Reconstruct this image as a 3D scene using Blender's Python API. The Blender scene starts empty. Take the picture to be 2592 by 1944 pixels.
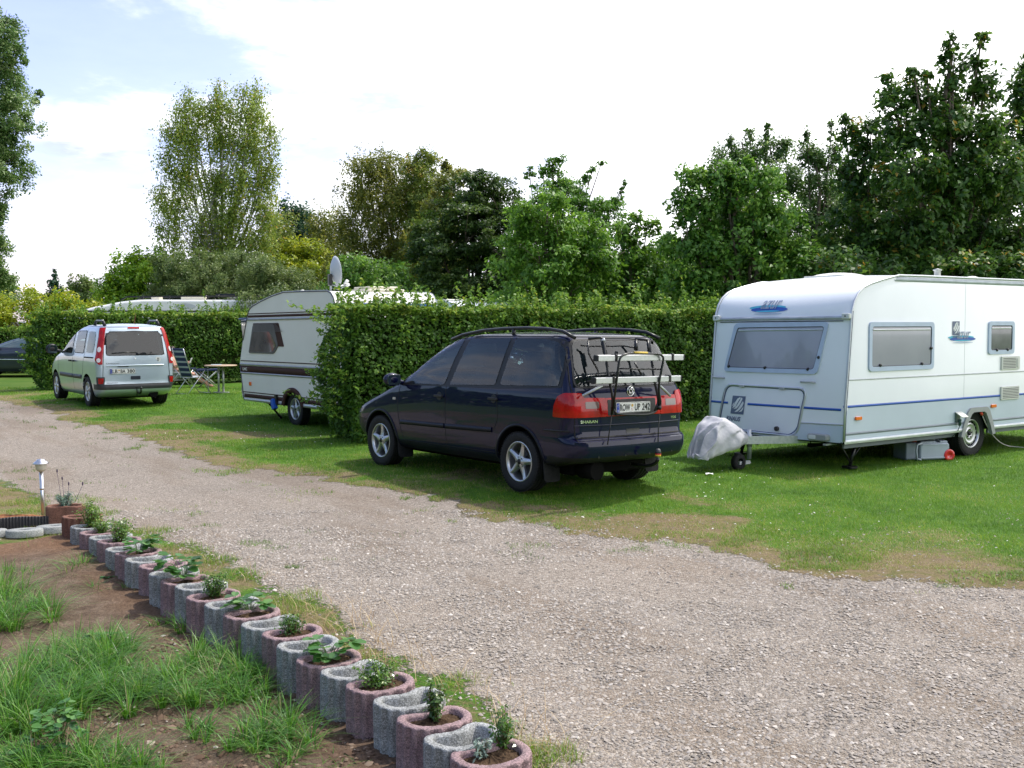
import bpy, math, random
import numpy as np
from mathutils import Vector, Matrix
from mathutils.bvhtree import BVHTree
from mathutils.geometry import delaunay_2d_cdt
R = math.radians
random.seed(7)
rng = np.random.default_rng(11)
scene = bpy.context.scene
col = scene.collection
# ------------------------------------------------------------------ camera
CAM_H = 1.92
FPX, CX, CY = 2650.0, 1296.0, 972.0          # focal length and centre in photo pixels
PITCH = math.atan(161 / 2650)
cd = bpy.data.cameras.new("camera")
cd.sensor_fit = 'HORIZONTAL'; cd.sensor_width = 36.0
cd.lens = 36.0 * FPX / 2592.0
cd.clip_start = 0.1; cd.clip_end = 3000
cam = bpy.data.objects.new("camera", cd); col.objects.link(cam)
cam.location = (0, 0, CAM_H); cam.rotation_euler = (R(90) - PITCH, 0, 0)
scene.camera = cam
# ------------------------------------------------------------------ light
SUN_AZ, SUN_EL = R(52), R(61)                # azimuth from +Y towards +X
sd = Vector((math.sin(SUN_AZ) * math.cos(SUN_EL), math.cos(SUN_AZ) * math.cos(SUN_EL), math.sin(SUN_EL)))
sl = bpy.data.lights.new("sun", 'SUN'); sl.energy = 3.3; sl.angle = R(1.2); sl.color = (1.0, 0.95, 0.86)
so = bpy.data.objects.new("sun", sl); col.objects.link(so)
so.rotation_euler = sd.to_track_quat('Z', 'Y').to_euler()
so.location = sd * 60
scene.view_settings.view_transform = 'Standard'
scene.view_settings.look = 'None'
scene.view_settings.exposure = 0.38
scene.view_settings.gamma = 1.0

w = bpy.data.worlds.new("World"); scene.world = w; w.use_nodes = True
nt = w.node_tree; nt.nodes.clear()
def N(t, **k):
    n = nt.nodes.new(t)
    for a, b in k.items(): setattr(n, a, b)
    return n
def L(a, b): nt.links.new(a, b)
def M(op, a, b=None, c=None, clamp=False):
    n = nt.nodes.new('ShaderNodeMath'); n.operation = op; n.use_clamp = clamp
    for i, v in enumerate((a, b, c)):
        if v is None: continue
        if isinstance(v, (int, float)): n.inputs[i].default_value = v
        else: nt.links.new(v, n.inputs[i])
    return n.outputs[0]
out = N('ShaderNodeOutputWorld'); bg = N('ShaderNodeBackground'); bg.inputs[1].default_value = 0.12
sky = N('ShaderNodeTexSky'); sky.sky_type = 'NISHITA'; sky.sun_disc = False
sky.sun_elevation = SUN_EL; sky.sun_rotation = SUN_AZ; sky.air_density = 1.0; sky.dust_density = 0.7; sky.ozone_density = 1.6
tc = N('ShaderNodeTexCoord'); sep = N('ShaderNodeSeparateXYZ'); L(tc.outputs['Generated'], sep.inputs[0])
dz = M('ADD', M('MAXIMUM', sep.outputs[2], 0.0), 0.16)
cu = M('DIVIDE', sep.outputs[0], dz); cv = M('DIVIDE', sep.outputs[1], dz)
cmb = N('ShaderNodeCombineXYZ'); L(cu, cmb.inputs[0]); L(cv, cmb.inputs[1])
def wnoise(scale, det, rough, off, dist=0.0):
    mp = N('ShaderNodeMapping'); mp.inputs['Location'].default_value = off; L(cmb.outputs[0], mp.inputs[0])
    n = N('ShaderNodeTexNoise'); n.inputs['Scale'].default_value = scale; n.inputs['Detail'].default_value = det
    n.inputs['Roughness'].default_value = rough; n.inputs['Distortion'].default_value = dist
    L(mp.outputs[0], n.inputs['Vector']); return n.outputs[0]
n1 = wnoise(1.35, 9, 0.58, (3.1, 1.7, 0), 0.25)
n2 = wnoise(2.4, 8, 0.6, (7.7, 4.2, 0), 0.1)
# more cloud ahead and to the right, blue gaps to the left and behind
bias = M('MAXIMUM', M('ADD', M('MULTIPLY', sep.outputs[0], 0.42), M('SUBTRACT', M('MULTIPLY', sep.outputs[1], 0.14), 0.045)), -0.10)
cov = M('ADD', M('ADD', M('MULTIPLY', n1, 1.0), M('MULTIPLY', n2, 0.25)), bias)
mask = N('ShaderNodeMapRange'); mask.interpolation_type = 'SMOOTHSTEP'
mask.inputs['From Min'].default_value = 0.52; mask.inputs['From Max'].default_value = 0.70
mask.inputs['To Min'].default_value = 0.06; mask.inputs['To Max'].default_value = 1.0
L(cov, mask.inputs[0])
# hazy horizon
hz = N('ShaderNodeMapRange'); hz.inputs['From Min'].default_value = 0.0; hz.inputs['From Max'].default_value = 0.20
hz.inputs['To Min'].default_value = 0.40; hz.inputs['To Max'].default_value = 0.0; L(sep.outputs[2], hz.inputs[0])
fwd = N('ShaderNodeMapRange'); fwd.interpolation_type = 'SMOOTHSTEP'; fwd.inputs['From Min'].default_value = -0.15; fwd.inputs['From Max'].default_value = 0.62; L(M('ADD', sep.outputs[1], M('MULTIPLY', sep.outputs[0], 0.5)), fwd.inputs[0])
mk = M('MAXIMUM', mask.outputs[0], M('MULTIPLY', hz.outputs[0], fwd.outputs[0]))
shade = N('ShaderNodeValToRGB')
shade.color_ramp.elements[0].position = 0.26; shade.color_ramp.elements[0].color = (5.0, 5.4, 6.7, 1)
shade.color_ramp.elements[1].position = 0.64; shade.color_ramp.elements[1].color = (15.0, 15.0, 15.2, 1)
L(M('ADD', n2, M('MULTIPLY', sep.outputs[0], 0.30)), shade.inputs[0])
mx = N('ShaderNodeMixRGB'); L(mk, mx.inputs[0]); L(shade.outputs[0], mx.inputs[2])
sk = N('ShaderNodeMixRGB'); sk.blend_type = 'MULTIPLY'; sk.inputs[0].default_value = 1.0; # the open sky is deeper blue away from the sun
dp = N('ShaderNodeMixRGB'); dp.inputs[1].default_value = (1.30, 1.32, 1.42, 1); dp.inputs[2].default_value = (1.75, 1.45, 1.75, 1); L(fwd.outputs[0], dp.inputs[0]); L(dp.outputs[0], sk.inputs[2])
L(sky.outputs[0], sk.inputs[1]); L(sk.outputs[0], mx.inputs[1])
L(mx.outputs[0], bg.inputs[0]); L(bg.outputs[0], out.inputs[0])

# ------------------------------------------------------------------ pixel -> place (photo coordinates 2592x1944)
_c, _s = math.cos(PITCH), math.sin(PITCH)
def ray(px, py):
    x = (px - CX) / FPX; u = (CY - py) / FPX
    return np.array([x, _c + u * _s, -_s + u * _c])
def gp(px, py, z=0.0):
    r = ray(px, py); t = (z - CAM_H) / r[2]
    return np.array([0, 0, CAM_H]) + r * t
def at(px, py, Y):
    r = ray(px, py); return np.array([0, 0, CAM_H]) + r * (Y / r[1])
def rotm(yaw, roll, pitch):
    return (Matrix.Rotation(yaw, 3, 'Z') @ Matrix.Rotation(pitch, 3, 'Y') @ Matrix.Rotation(roll, 3, 'X'))
class Pose:
    def __init__(s, loc, yaw, roll=0, pitch=0):
        s.loc = loc; s.rot = (roll, pitch, yaw); s.m = np.array(rotm(yaw, roll, pitch)); s.o = s.m.T @ (np.array([0, 0, CAM_H]) - np.array(loc))
    def on(s, px, py, ax, val):
        d = s.m.T @ ray(px, py); t = (val - s.o[ax]) / d[ax]; return s.o + d * t

# ------------------------------------------------------------------ noise
def _h(i, j, seed):
    v = np.sin(i * 127.1 + j * 311.7 + seed * 74.7) * 43758.5453
    return v - np.floor(v)
def vnoise(x, y, seed=0):
    x = np.asarray(x, float); y = np.asarray(y, float)
    i, j = np.floor(x), np.floor(y); fx, fy = x - i, y - j
    fx = fx * fx * (3 - 2 * fx); fy = fy * fy * (3 - 2 * fy)
    a, b, c, d = _h(i, j, seed), _h(i + 1, j, seed), _h(i, j + 1, seed), _h(i + 1, j + 1, seed)
    return (a * (1 - fx) + b * fx) * (1 - fy) + (c * (1 - fx) + d * fx) * fy
def fbm(x, y, seed=0, o=4):
    s = 0; a = 0.5; t = 0
    for k in range(o):
        s = s + a * vnoise(x * 2**k, y * 2**k, seed + k * 3); t += a; a *= 0.5
    return s / t
def sstep(a, b, x):
    t = np.clip((x - a) / (b - a), 0, 1); return t * t * (3 - 2 * t)

# ------------------------------------------------------------------ materials
MATS = {}
def newmat(name):
    m = bpy.data.materials.new(name); m.use_nodes = True; t = m.node_tree
    b = t.nodes['Principled BSDF']; return m, t, b
def pmat(name, c, rough=0.5, metal=0.0, coat=0.0, var=0.12, scale=6.0, bump=0.0, bscale=40.0, spec=0.5, ior=1.5, c2=None, det=4, trans=0.0, coatr=0.03, rv=0.0):
    """principled material with a procedural colour variation and bump"""
    if name in MATS: return MATS[name]
    m, t, b = newmat(name); n = t.nodes; l = t.links
    tcn = n.new('ShaderNodeTexCoord')
    nz = n.new('ShaderNodeTexNoise'); nz.inputs['Scale'].default_value = scale; nz.inputs['Detail'].default_value = det
    l.new(tcn.outputs['Object'], nz.inputs['Vector'])
    rp = n.new('ShaderNodeValToRGB'); e = rp.color_ramp.elements
    e[0].position = 0.32; e[1].position = 0.68
    if c2 is None:
        e[0].color = (*[max(0, x * (1 - var)) for x in c], 1); e[1].color = (*[min(1, x * (1 + var)) for x in c], 1)
    else:
        e[0].color = (*c, 1); e[1].color = (*c2, 1)
    l.new(nz.outputs[0], rp.inputs[0]); l.new(rp.outputs[0], b.inputs['Base Color'])
    b.inputs['Roughness'].default_value = rough; b.inputs['Metallic'].default_value = metal
    b.inputs['Coat Weight'].default_value = coat; b.inputs['Coat Roughness'].default_value = coatr
    b.inputs['IOR'].default_value = ior; b.inputs['Specular IOR Level'].default_value = spec
    b.inputs['Transmission Weight'].default_value = trans
    if rv:
        mr = n.new('ShaderNodeMapRange'); mr.inputs['To Min'].default_value = rough - rv; mr.inputs['To Max'].default_value = rough + rv
        l.new(nz.outputs[0], mr.inputs[0]); l.new(mr.outputs[0], b.inputs['Roughness'])
    if bump:
        nb = n.new('ShaderNodeTexNoise'); nb.inputs['Scale'].default_value = bscale; nb.inputs['Detail'].default_value = 5
        l.new(tcn.outputs['Object'], nb.inputs['Vector'])
        bp = n.new('ShaderNodeBump'); bp.inputs['Strength'].default_value = 1.0; bp.inputs['Distance'].default_value = bump
        l.new(nb.outputs[0], bp.inputs['Height']); l.new(bp.outputs[0], b.inputs['Normal'])
    MATS[name] = m; return m
def leafmat(name, stops, rough=0.45, trans=0.35, spec=0.4):
    """colours picked by the per-face 'tint' attribute; light passes through the leaf"""
    if name in MATS: return MATS[name]
    m, t, b = newmat(name); n = t.nodes; l = t.links
    at_ = n.new('ShaderNodeAttribute'); at_.attribute_name = 'tint'
    rp = n.new('ShaderNodeValToRGB'); e = rp.color_ramp.elements
    while len(e) < len(stops): e.new(0.5)
    for i, (p, c) in enumerate(stops): e[i].position = p; e[i].color = (*c, 1)
    l.new(at_.outputs['Fac'], rp.inputs[0]); l.new(rp.outputs[0], b.inputs['Base Color'])
    b.inputs['Roughness'].default_value = rough; b.inputs['Specular IOR Level'].default_value = spec
    tr = n.new('ShaderNodeBsdfTranslucent')
    hs = n.new('ShaderNodeHueSaturation'); hs.inputs['Value'].default_value = 1.7; hs.inputs['Hue'].default_value = 0.485
    l.new(rp.outputs[0], hs.inputs['Color']); l.new(hs.outputs[0], tr.inputs[0])
    mxs = n.new('ShaderNodeMixShader'); mxs.inputs[0].default_value = trans
    o = n['Material Output']; l.new(b.outputs[0], mxs.inputs[1]); l.new(tr.outputs[0], mxs.inputs[2]); l.new(mxs.outputs[0], o.inputs[0])
    MATS[name] = m; return m

# ------------------------------------------------------------------ mesh building
def rot2(v):
    return np.array([[math.cos(v), -math.sin(v)], [math.sin(v), math.cos(v)]])
class MB:
    def __init__(s): s.v = []; s.f = []; s.s = []
    def add(s, v, f, smooth=False):
        o = len(s.v); s.v += [tuple(map(float, p)) for p in v]; s.f += [tuple(i + o for i in q) for q in f]; s.s += [smooth] * len(f); return s
    def box(s, c, d, rz=0, ry=0, rx=0):
        m = rotm(rz, rx, ry); v = []
        for x in (-.5, .5):
            for y in (-.5, .5):
                for z in (-.5, .5):
                    v.append(Vector(c) + m @ Vector((x * d[0], y * d[1], z * d[2])))
        return s.add(v, [(0, 1, 3, 2), (4, 6, 7, 5), (0, 4, 5, 1), (2, 3, 7, 6), (0, 2, 6, 4), (1, 5, 7, 3)])
    def rbox(s, c, d, r=0.02, rz=0, axis=2, seg=4, ry=0, rx=0):
        """box with four rounded edges along an axis and softened rims"""
        a, b = [i for i in range(3) if i != axis]
        def outl(ins):
            w_, h_ = d[a] / 2 - ins, d[b] / 2 - ins; rr = max(r - ins, 0.001); o = []
            for k, (sx, sy) in enumerate(((1, 1), (-1, 1), (-1, -1), (1, -1))):
                for q in range(seg + 1):
                    t = (k + q / seg) * math.pi / 2
                    o.append((sx * (w_ - rr) + rr * math.cos(t), sy * (h_ - rr) + rr * math.sin(t)))
            return o
        e = min(r * 0.35, d[axis] * 0.2); rings = [(-d[axis] / 2, e), (-d[axis] / 2 + e, 0), (d[axis] / 2 - e, 0), (d[axis] / 2, e)]
        v = []; n = 4 * (seg + 1); m = rotm(rz, rx, ry)
        for z, ins in rings:
            for x, y in outl(ins):
                p = [0, 0, 0]; p[a] = x; p[b] = y; p[axis] = z; v.append(Vector(c) + m @ Vector(p))
        f = []
        for k in range(3):
            for i in range(n): j = (i + 1) % n; f.append((k * n + i, k * n + j, (k + 1) * n + j, (k + 1) * n + i))
        f.append(tuple(range(n))[::-1]); f.append(tuple(range(3 * n, 4 * n)))
        return s.add(v, f)
    def tube(s, pts, r, n=8, closed=False, cap=True):
        P = [Vector(p) for p in pts]; m = len(P); rs = r if isinstance(r, (list, tuple)) else [r] * m
        v = []; up = None
        for i, p in enumerate(P):
            a = P[(i - 1) % m] if (i > 0 or closed) else p; b = P[(i + 1) % m] if (i < m - 1 or closed) else p
            d = (b - a).normalized() if (b - a).length > 1e-9 else Vector((0, 0, 1))
            if up is None: up = Vector((0, 0, 1)) if abs(d.z) < 0.9 else Vector((1, 0, 0))
            x = d.cross(up).normalized(); y = x.cross(d).normalized(); up = y
            for k in range(n):
                t = 2 * math.pi * k / n; v.append(p + (x * math.cos(t) + y * math.sin(t)) * rs[i])
        f = []
        for i in range(m if closed else m - 1):
            for k in range(n):
                a0 = i * n + k; a1 = i * n + (k + 1) % n; b0 = ((i + 1) % m) * n + k; b1 = ((i + 1) % m) * n + (k + 1) % n
                f.append((a0, a1, b1, b0))
        s.add(v, f, True)
        if cap and not closed:
            o = len(s.v) - len(v); s.f.append(tuple(o + k for k in range(n))[::-1]); s.s.append(False)
            s.f.append(tuple(o + (m - 1) * n + k for k in range(n))); s.s.append(False)
        return s
    def cyl(s, a, b, r, n=16, r2=None): return s.tube([a, b], [r, r if r2 is None else r2], n)
    def lathe(s, prof, c=(0, 0, 0), axis=2, n=32, smooth=True, cap=False):
        v = []
        for (r, h) in prof:
            for k in range(n):
                t = 2 * math.pi * k / n; x, y = r * math.cos(t), r * math.sin(t)
                p = {2: (x, y, h), 1: (x, h, y), 0: (h, x, y)}[axis]
                v.append((p[0] + c[0], p[1] + c[1], p[2] + c[2]))
        f = []
        for i in range(len(prof) - 1):
            for k in range(n): f.append((i * n + k, i * n + (k + 1) % n, (i + 1) * n + (k + 1) % n, (i + 1) * n + k))
        if cap: f.append(tuple(range(n))); f.append(tuple(range((len(prof) - 1) * n, len(prof) * n)))
        return s.add(v, f, smooth)
    def prism(s, poly, u, v_, o, ext):
        """2D polygon placed with axes u, v at o and extruded by vector ext"""
        u, v_, o, e = Vector(u), Vector(v_), Vector(o), Vector(ext); n = len(poly)
        v = [o + u * a + v_ * b for a, b in poly] + [o + u * a + v_ * b + e for a, b in poly]
        f = [tuple(range(n)), tuple(range(n, 2 * n))[::-1]] + [(i, i + n, (i + 1) % n + n, (i + 1) % n) for i in range(n)]
        return s.add(v, f)
    def ball(s, c, r, n=12, m=8, sc=(1, 1, 1)):
        v = []
        for i in range(m + 1):
            ph = math.pi * i / m
            for k in range(n):
                t = 2 * math.pi * k / n
                v.append((c[0] + r * sc[0] * math.sin(ph) * math.cos(t), c[1] + r * sc[1] * math.sin(ph) * math.sin(t), c[2] + r * sc[2] * math.cos(ph)))
        f = [(i * n + k, i * n + (k + 1) % n, (i + 1) * n + (k + 1) % n, (i + 1) * n + k) for i in range(m) for k in range(n)]
        return s.add(v, f, True)
    def grid(s, V, smooth=True, close=False):
        """V: rows x cols of points"""
        r, c = len(V), len(V[0]); v = [p for row in V for p in row]
        f = [(i * c + j, i * c + (j + 1) % c, (i + 1) * c + (j + 1) % c, (i + 1) * c + j) for i in range(r - 1) for j in range(c if close else c - 1)]
        return s.add(v, f, smooth)
    def build(s, name, mat, parent=None, bevel=0):
        me = bpy.data.meshes.new(name); me.from_pydata(s.v, [], s.f)
        me.polygons.foreach_set('use_smooth', s.s)
        me.materials.append(mat); me.update()
        import bmesh
        bm = bmesh.new(); bm.from_mesh(me); bmesh.ops.recalc_face_normals(bm, faces=bm.faces); bm.to_mesh(me); bm.free()
        o = bpy.data.objects.new(name, me); col.objects.link(o); o.parent = parent
        if bevel:
            b = o.modifiers.new('bevel', 'BEVEL'); b.width = bevel; b.segments = 2; b.limit_method = 'ANGLE'; b.angle_limit = R(40)
        return o
def tag(o, label=None, cat=None, group=None, kind=None):
    if label: o['label'] = label
    if cat: o['category'] = cat
    if group: o['group'] = group
    if kind: o['kind'] = kind
    return o
def thing(name, label, cat, loc=(0, 0, 0), rot=(0, 0, 0), group=None):
    o = bpy.data.objects.new(name, None); col.objects.link(o); o.location = [float(a) for a in loc]; o.rotation_euler = rot
    o.empty_display_size = 0.2
    return tag(o, label, cat, group)
def rawmesh(name, V, F, mat, parent=None, tint=None, smooth=False):
    """fast mesh from numpy arrays; F is (n,3) or (n,4)"""
    me = bpy.data.meshes.new(name); k = F.shape[1]
    me.vertices.add(len(V)); me.vertices.foreach_set('co', V.astype(np.float32).ravel())
    me.loops.add(F.size); me.loops.foreach_set('vertex_index', F.astype(np.int32).ravel())
    me.polygons.add(len(F)); me.polygons.foreach_set('loop_start', np.arange(0, F.size, k, dtype=np.int32))
    try: me.polygons.foreach_set('loop_total', np.full(len(F), k, dtype=np.int32))
    except Exception: pass
    if smooth: me.polygons.foreach_set('use_smooth', np.ones(len(F), bool))
    me.materials.append(mat)
    if tint is not None:
        a = me.attributes.new('tint', 'FLOAT', 'FACE'); a.data.foreach_set('value', np.clip(tint, 0, 1).astype(np.float32))
    me.update(calc_edges=True); me.validate()
    o = bpy.data.objects.new(name, me); col.objects.link(o); o.parent = parent
    return o
def unit(v): return v / np.maximum(np.linalg.norm(v, axis=-1, keepdims=True), 1e-9)
def leaves(C, size, aspect=0.6, up=0.35, droop=0.0, r=None, outward=None):
    """diamond leaves: (n,4,3) quads at centres C"""
    r = r or rng; n = len(C)
    nrm = r.normal(size=(n, 3)); nrm[:, 2] = np.abs(nrm[:, 2]) + up
    if outward is not None: nrm += outward
    nrm = unit(nrm)
    d = r.normal(size=(n, 3)); d[:, 2] -= droop; d = unit(d - nrm * np.sum(d * nrm, 1, keepdims=True)); s_ = np.cross(nrm, d)
    L_ = (size * r.uniform(0.65, 1.25, n))[:, None]; W_ = L_ * aspect
    bend = nrm * L_ * 0.12
    return np.stack([C - d * L_ / 2, C + s_ * W_ / 2 + bend - d * L_ * 0.05, C + d * L_ / 2, C - s_ * W_ / 2 + bend - d * L_ * 0.05], 1)
def quads(name, Q, mat, parent=None, tint=None):
    V = Q.reshape(-1, 3); F = np.arange(len(V)).reshape(-1, 4)
    return rawmesh(name, V, F, mat, parent, tint)
def blades(P, length, lean, width, r=None, seg=3, az=None):
    """curved grass blades, (n*seg,4,3) quads"""
    r = r or rng; n = len(P); az = r.uniform(0, 2 * np.pi, n) if az is None else az
    d = np.stack([np.cos(az), np.sin(az), np.zeros(n)], 1); s_ = np.stack([-np.sin(az), np.cos(az), np.zeros(n)], 1)
    Q = []; prev = None
    for k in range(seg + 1):
        t = k / seg
        h = length * (t - 0.28 * np.minimum(lean, 1.6) * t * t); o = length * lean * 0.75 * t * t
        c = P + d * o[:, None]; c[:, 2] += h
        wv = s_ * (width * (1 - 0.9 * t ** 1.5))[:, None] * 0.5
        a, b = c - wv, c + wv
        if prev is not None: Q.append(np.stack([prev[0], prev[1], b, a], 1))
        prev = (a, b)
    return np.concatenate(Q), seg
# ------------------------------------------------------------------ surfaces: patches and lettering laid on a body
SIDE_L = ((0, 0, 0), (1, 0, 0), (0, 0, 1), (0, -1, 0))     # a=x, b=z, seen from +y
SIDE_R = ((0, 0, 0), (1, 0, 0), (0, 0, 1), (0, 1, 0))      # seen from -y
REAR = ((0, 0, 0), (0, 1, 0), (0, 0, 1), (1, 0, 0))        # a=y, b=z, seen from -x
FRONT = ((0, 0, 0), (0, 1, 0), (0, 0, 1), (-1, 0, 0))
_q = math.sqrt(0.5)
DIAG_L = ((0, 0, 0), (_q, _q, 0), (0, 0, 1), (_q, -_q, 0))
DIAG_R = ((0, 0, 0), (-_q, _q, 0), (0, 0, 1), (_q, _q, 0))
def bvh_of(*objs):
    v = []; f = []
    for o in objs:
        k = len(v); v += [p.co.copy() for p in o.data.vertices]; f += [tuple(i + k for i in p.vertices) for p in o.data.polygons]
    return BVHTree.FromPolygons(v, f)
def lay(bvh, spec, a, b, off):
    o, u, v_, d = [Vector(q) for q in spec]
    p = o + u * a + v_ * b
    h, n, _, _ = bvh.ray_cast(p - d * 6, d)
    if h is None:
        h, n, _, _ = bvh.find_nearest(p - d * 1.0)
    if n.dot(d) > 0: n = -n
    return h + n * off, n
def roundp(pts, r=0.03, n=4):
    o = []; m = len(pts); rr = r if isinstance(r, (list, tuple)) else [r] * m
    for i in range(m):
        p0, p, p1 = Vector(pts[i - 1]), Vector(pts[i]), Vector(pts[(i + 1) % m])
        q = min(rr[i], (p0 - p).length * 0.48, (p1 - p).length * 0.48)
        a = p + (p0 - p).normalized() * q; b = p + (p1 - p).normalized() * q
        for k in range(n + 1):
            t = k / n; o.append(tuple(a * (1 - t) ** 2 + p * 2 * t * (1 - t) + b * t * t))
    return o
def pip(poly, x, y):
    c = False; j = len(poly) - 1
    for i in range(len(poly)):
        if ((poly[i][1] > y) != (poly[j][1] > y)) and (x < (poly[j][0] - poly[i][0]) * (y - poly[i][1]) / (poly[j][1] - poly[i][1] + 1e-12) + poly[i][0]): c = not c
        j = i
    return c
def grow(poly, d):
    cx_ = sum(p[0] for p in poly) / len(poly); cy_ = sum(p[1] for p in poly) / len(poly); o = []
    for x, y in poly:
        v = Vector((x - cx_, y - cy_)); v = v + v.normalized() * d; o.append((cx_ + v.x, cy_ + v.y))
    return o
def patch(mb, poly, bvh, spec, off=0.004, step=0.05, skirt=0.012, hole=None, holes=None):
    hs = list(holes or []) + ([hole] if hole else [])
    def samp(q):
        o = []; m = len(q)
        for i in range(m):
            a, b = Vector(q[i]), Vector(q[(i + 1) % m]); k = max(1, int((b - a).length / step))
            for e in range(k): o.append(a + (b - a) * e / k)
        return o
    P = []; E = []; loops = []
    for q in [poly] + hs:
        k0 = len(P); P += samp(q); n_ = len(P) - k0; E += [(k0 + i, k0 + (i + 1) % n_) for i in range(n_)]; loops.append(list(range(k0, len(P))))
    xs = [P[i].x for i in loops[0]]; ys = [P[i].y for i in loops[0]]; hp = [[tuple(P[i]) for i in lp] for lp in loops]
    G = []; x = min(xs) + step * 0.5
    while x < max(xs):
        y = min(ys) + step * 0.5
        while y < max(ys):
            if pip(hp[0], x, y) and not any(pip(h_, x, y) for h_ in hp[1:]) and min((Vector((x, y)) - p).length for p in P) > step * 0.4: G.append(Vector((x, y)))
            y += step
        x += step
    V2, _, F, _, _, _ = delaunay_2d_cdt(P + G, E, [], 1, 1e-6)
    if hs:
        F = [f for f in F if not any(pip(h_, sum(V2[i].x for i in f) / 3, sum(V2[i].y for i in f) / 3) for h_ in hp[1:])]
    H = [lay(bvh, spec, p.x, p.y, off) for p in V2]
    mb.add([h[0] for h in H], F, True)
    if skirt:
        for lp in loops:
            ring = [lay(bvh, spec, P[i].x, P[i].y, off) for i in lp]; n = len(ring)
            v = [h[0] for h in ring] + [h[0] - h[1] * skirt for h in ring]
            mb.add(v, [(i, (i + 1) % n, (i + 1) % n + n, i + n) for i in range(n)])
    return mb
def strip(mb, pts, wd, bvh, spec, off=0.002, step=0.06, skirt=0.004):
    """narrow band along a polyline in the surface's plane"""
    Q = []; m = len(pts)
    for i in range(m - 1):
        a, b = Vector(pts[i]), Vector(pts[i + 1]); k = max(1, int((b - a).length / step))
        for q in range(k): Q.append(a + (b - a) * q / k)
    Q.append(Vector(pts[-1])); A = []; B = []
    for i, p in enumerate(Q):
        d = (Q[min(i + 1, len(Q) - 1)] - Q[max(i - 1, 0)]).normalized(); n = Vector((-d.y, d.x)) * wd / 2
        A.append(lay(bvh, spec, (p + n).x, (p + n).y, off)); B.append(lay(bvh, spec, (p - n).x, (p - n).y, off))
    rows = [[h[0] - h[1] * skirt for h in A], [h[0] for h in A], [h[0] for h in B], [h[0] - h[1] * skirt for h in B]]
    mb.grid(rows, True); return mb
def text2d(s, size=1.0, bold=0.0, shear=0.0, xs=1.0):
    cu_ = bpy.data.curves.new('t', 'FONT'); cu_.body = s; cu_.size = size; cu_.offset = bold; cu_.shear = shear; cu_.resolution_u = 3
    o = bpy.data.objects.new('t', cu_); col.objects.link(o)
    dg = bpy.context.evaluated_depsgraph_get(); me = bpy.data.meshes.new_from_object(o.evaluated_get(dg))
    v = [(p.co.x * xs, p.co.y) for p in me.vertices]; f = [tuple(p.vertices) for p in me.polygons]
    bpy.data.objects.remove(o); bpy.data.curves.remove(cu_); bpy.data.meshes.remove(me)
    return v, f
def lettering(mb, s, box, fn, bold=0.0, shear=0.0):
    """text stretched into box (a0,b0,a1,b1); fn maps (a,b) to a 3D point"""
    v, f = text2d(s, 1.0, bold, shear); xs = [p[0] for p in v]; ys = [p[1] for p in v]
    x0, x1, y0, y1 = min(xs), max(xs), min(ys), max(ys); a0, b0, a1, b1 = box
    mb.add([fn(a0 + (p[0] - x0) / (x1 - x0) * (a1 - a0), b0 + (p[1] - y0) / (y1 - y0) * (b1 - b0)) for p in v], f); return mb
def apply_bool(o, cut, op='DIFFERENCE'):
    md = o.modifiers.new('b', 'BOOLEAN'); md.operation = op; md.object = cut; md.solver = 'EXACT'
    bpy.context.view_layer.update()
    dg = bpy.context.evaluated_depsgraph_get(); me = bpy.data.meshes.new_from_object(o.evaluated_get(dg))
    o.modifiers.clear(); old = o.data; o.data = me; me.name = old.name
    bpy.data.objects.remove(cut)
def hermite(keys):
    """monotone cubic through (t,value) keys"""
    k = sorted(keys); t = np.array([a for a, _ in k], float); v = np.array([b for _, b in k], float)
    h = np.diff(t); d = np.diff(v) / h; m = np.zeros_like(v)
    m[0], m[-1] = d[0], d[-1]
    for i in range(1, len(v) - 1):
        m[i] = 0 if d[i - 1] * d[i] <= 0 else 2 * d[i - 1] * d[i] / (d[i - 1] + d[i])
    def fn(x):
        x = min(max(x, t[0]), t[-1]); i = min(max(int(np.searchsorted(t, x)) - 1, 0), len(h) - 1); s = (x - t[i]) / h[i]
        return (v[i] * (1 + 2 * s) * (1 - s) ** 2 + h[i] * m[i] * s * (1 - s) ** 2 + v[i + 1] * s * s * (3 - 2 * s) + h[i] * m[i + 1] * s * s * (s - 1))
    return fn
# ================================================================== GROUND
RD = np.array([-0.597, 0.802]); RP = np.array([0.802, 0.597])      # along the road (away) and across it (to the far side)
def uv(p): p = np.asarray(p)[..., :2]; return p @ RD, p @ RP
FAR_PX = [(-900, 960), (-300, 985), (0, 1014), (130, 1052), (350, 1112), (560, 1172), (800, 1215), (1000, 1250), (1250, 1308), (1450, 1350), (1700, 1372), (2000, 1438), (2300, 1478), (2592, 1505), (3000, 1580)]
NEAR_PX = [(-700, 1130), (-300, 1170), (0, 1222), (100, 1268), (250, 1310), (330, 1335), (460, 1385), (600, 1440), (720, 1500), (860, 1570), (1000, 1650), (1130, 1730), (1260, 1820), (1370, 1944), (1500, 2200), (1560, 2500)]
_f = sorted([tuple(float(q) for q in uv(gp(*p))) for p in FAR_PX]); _n = sorted([tuple(float(q) for q in uv(gp(*p))) for p in NEAR_PX])
def v_far(u): return np.interp(u, [a for a, _ in _f], [b for _, b in _f])
def v_near(u): return np.interp(u, [a for a, _ in _n], [b for _, b in _n])
RIM = 0.22
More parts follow.
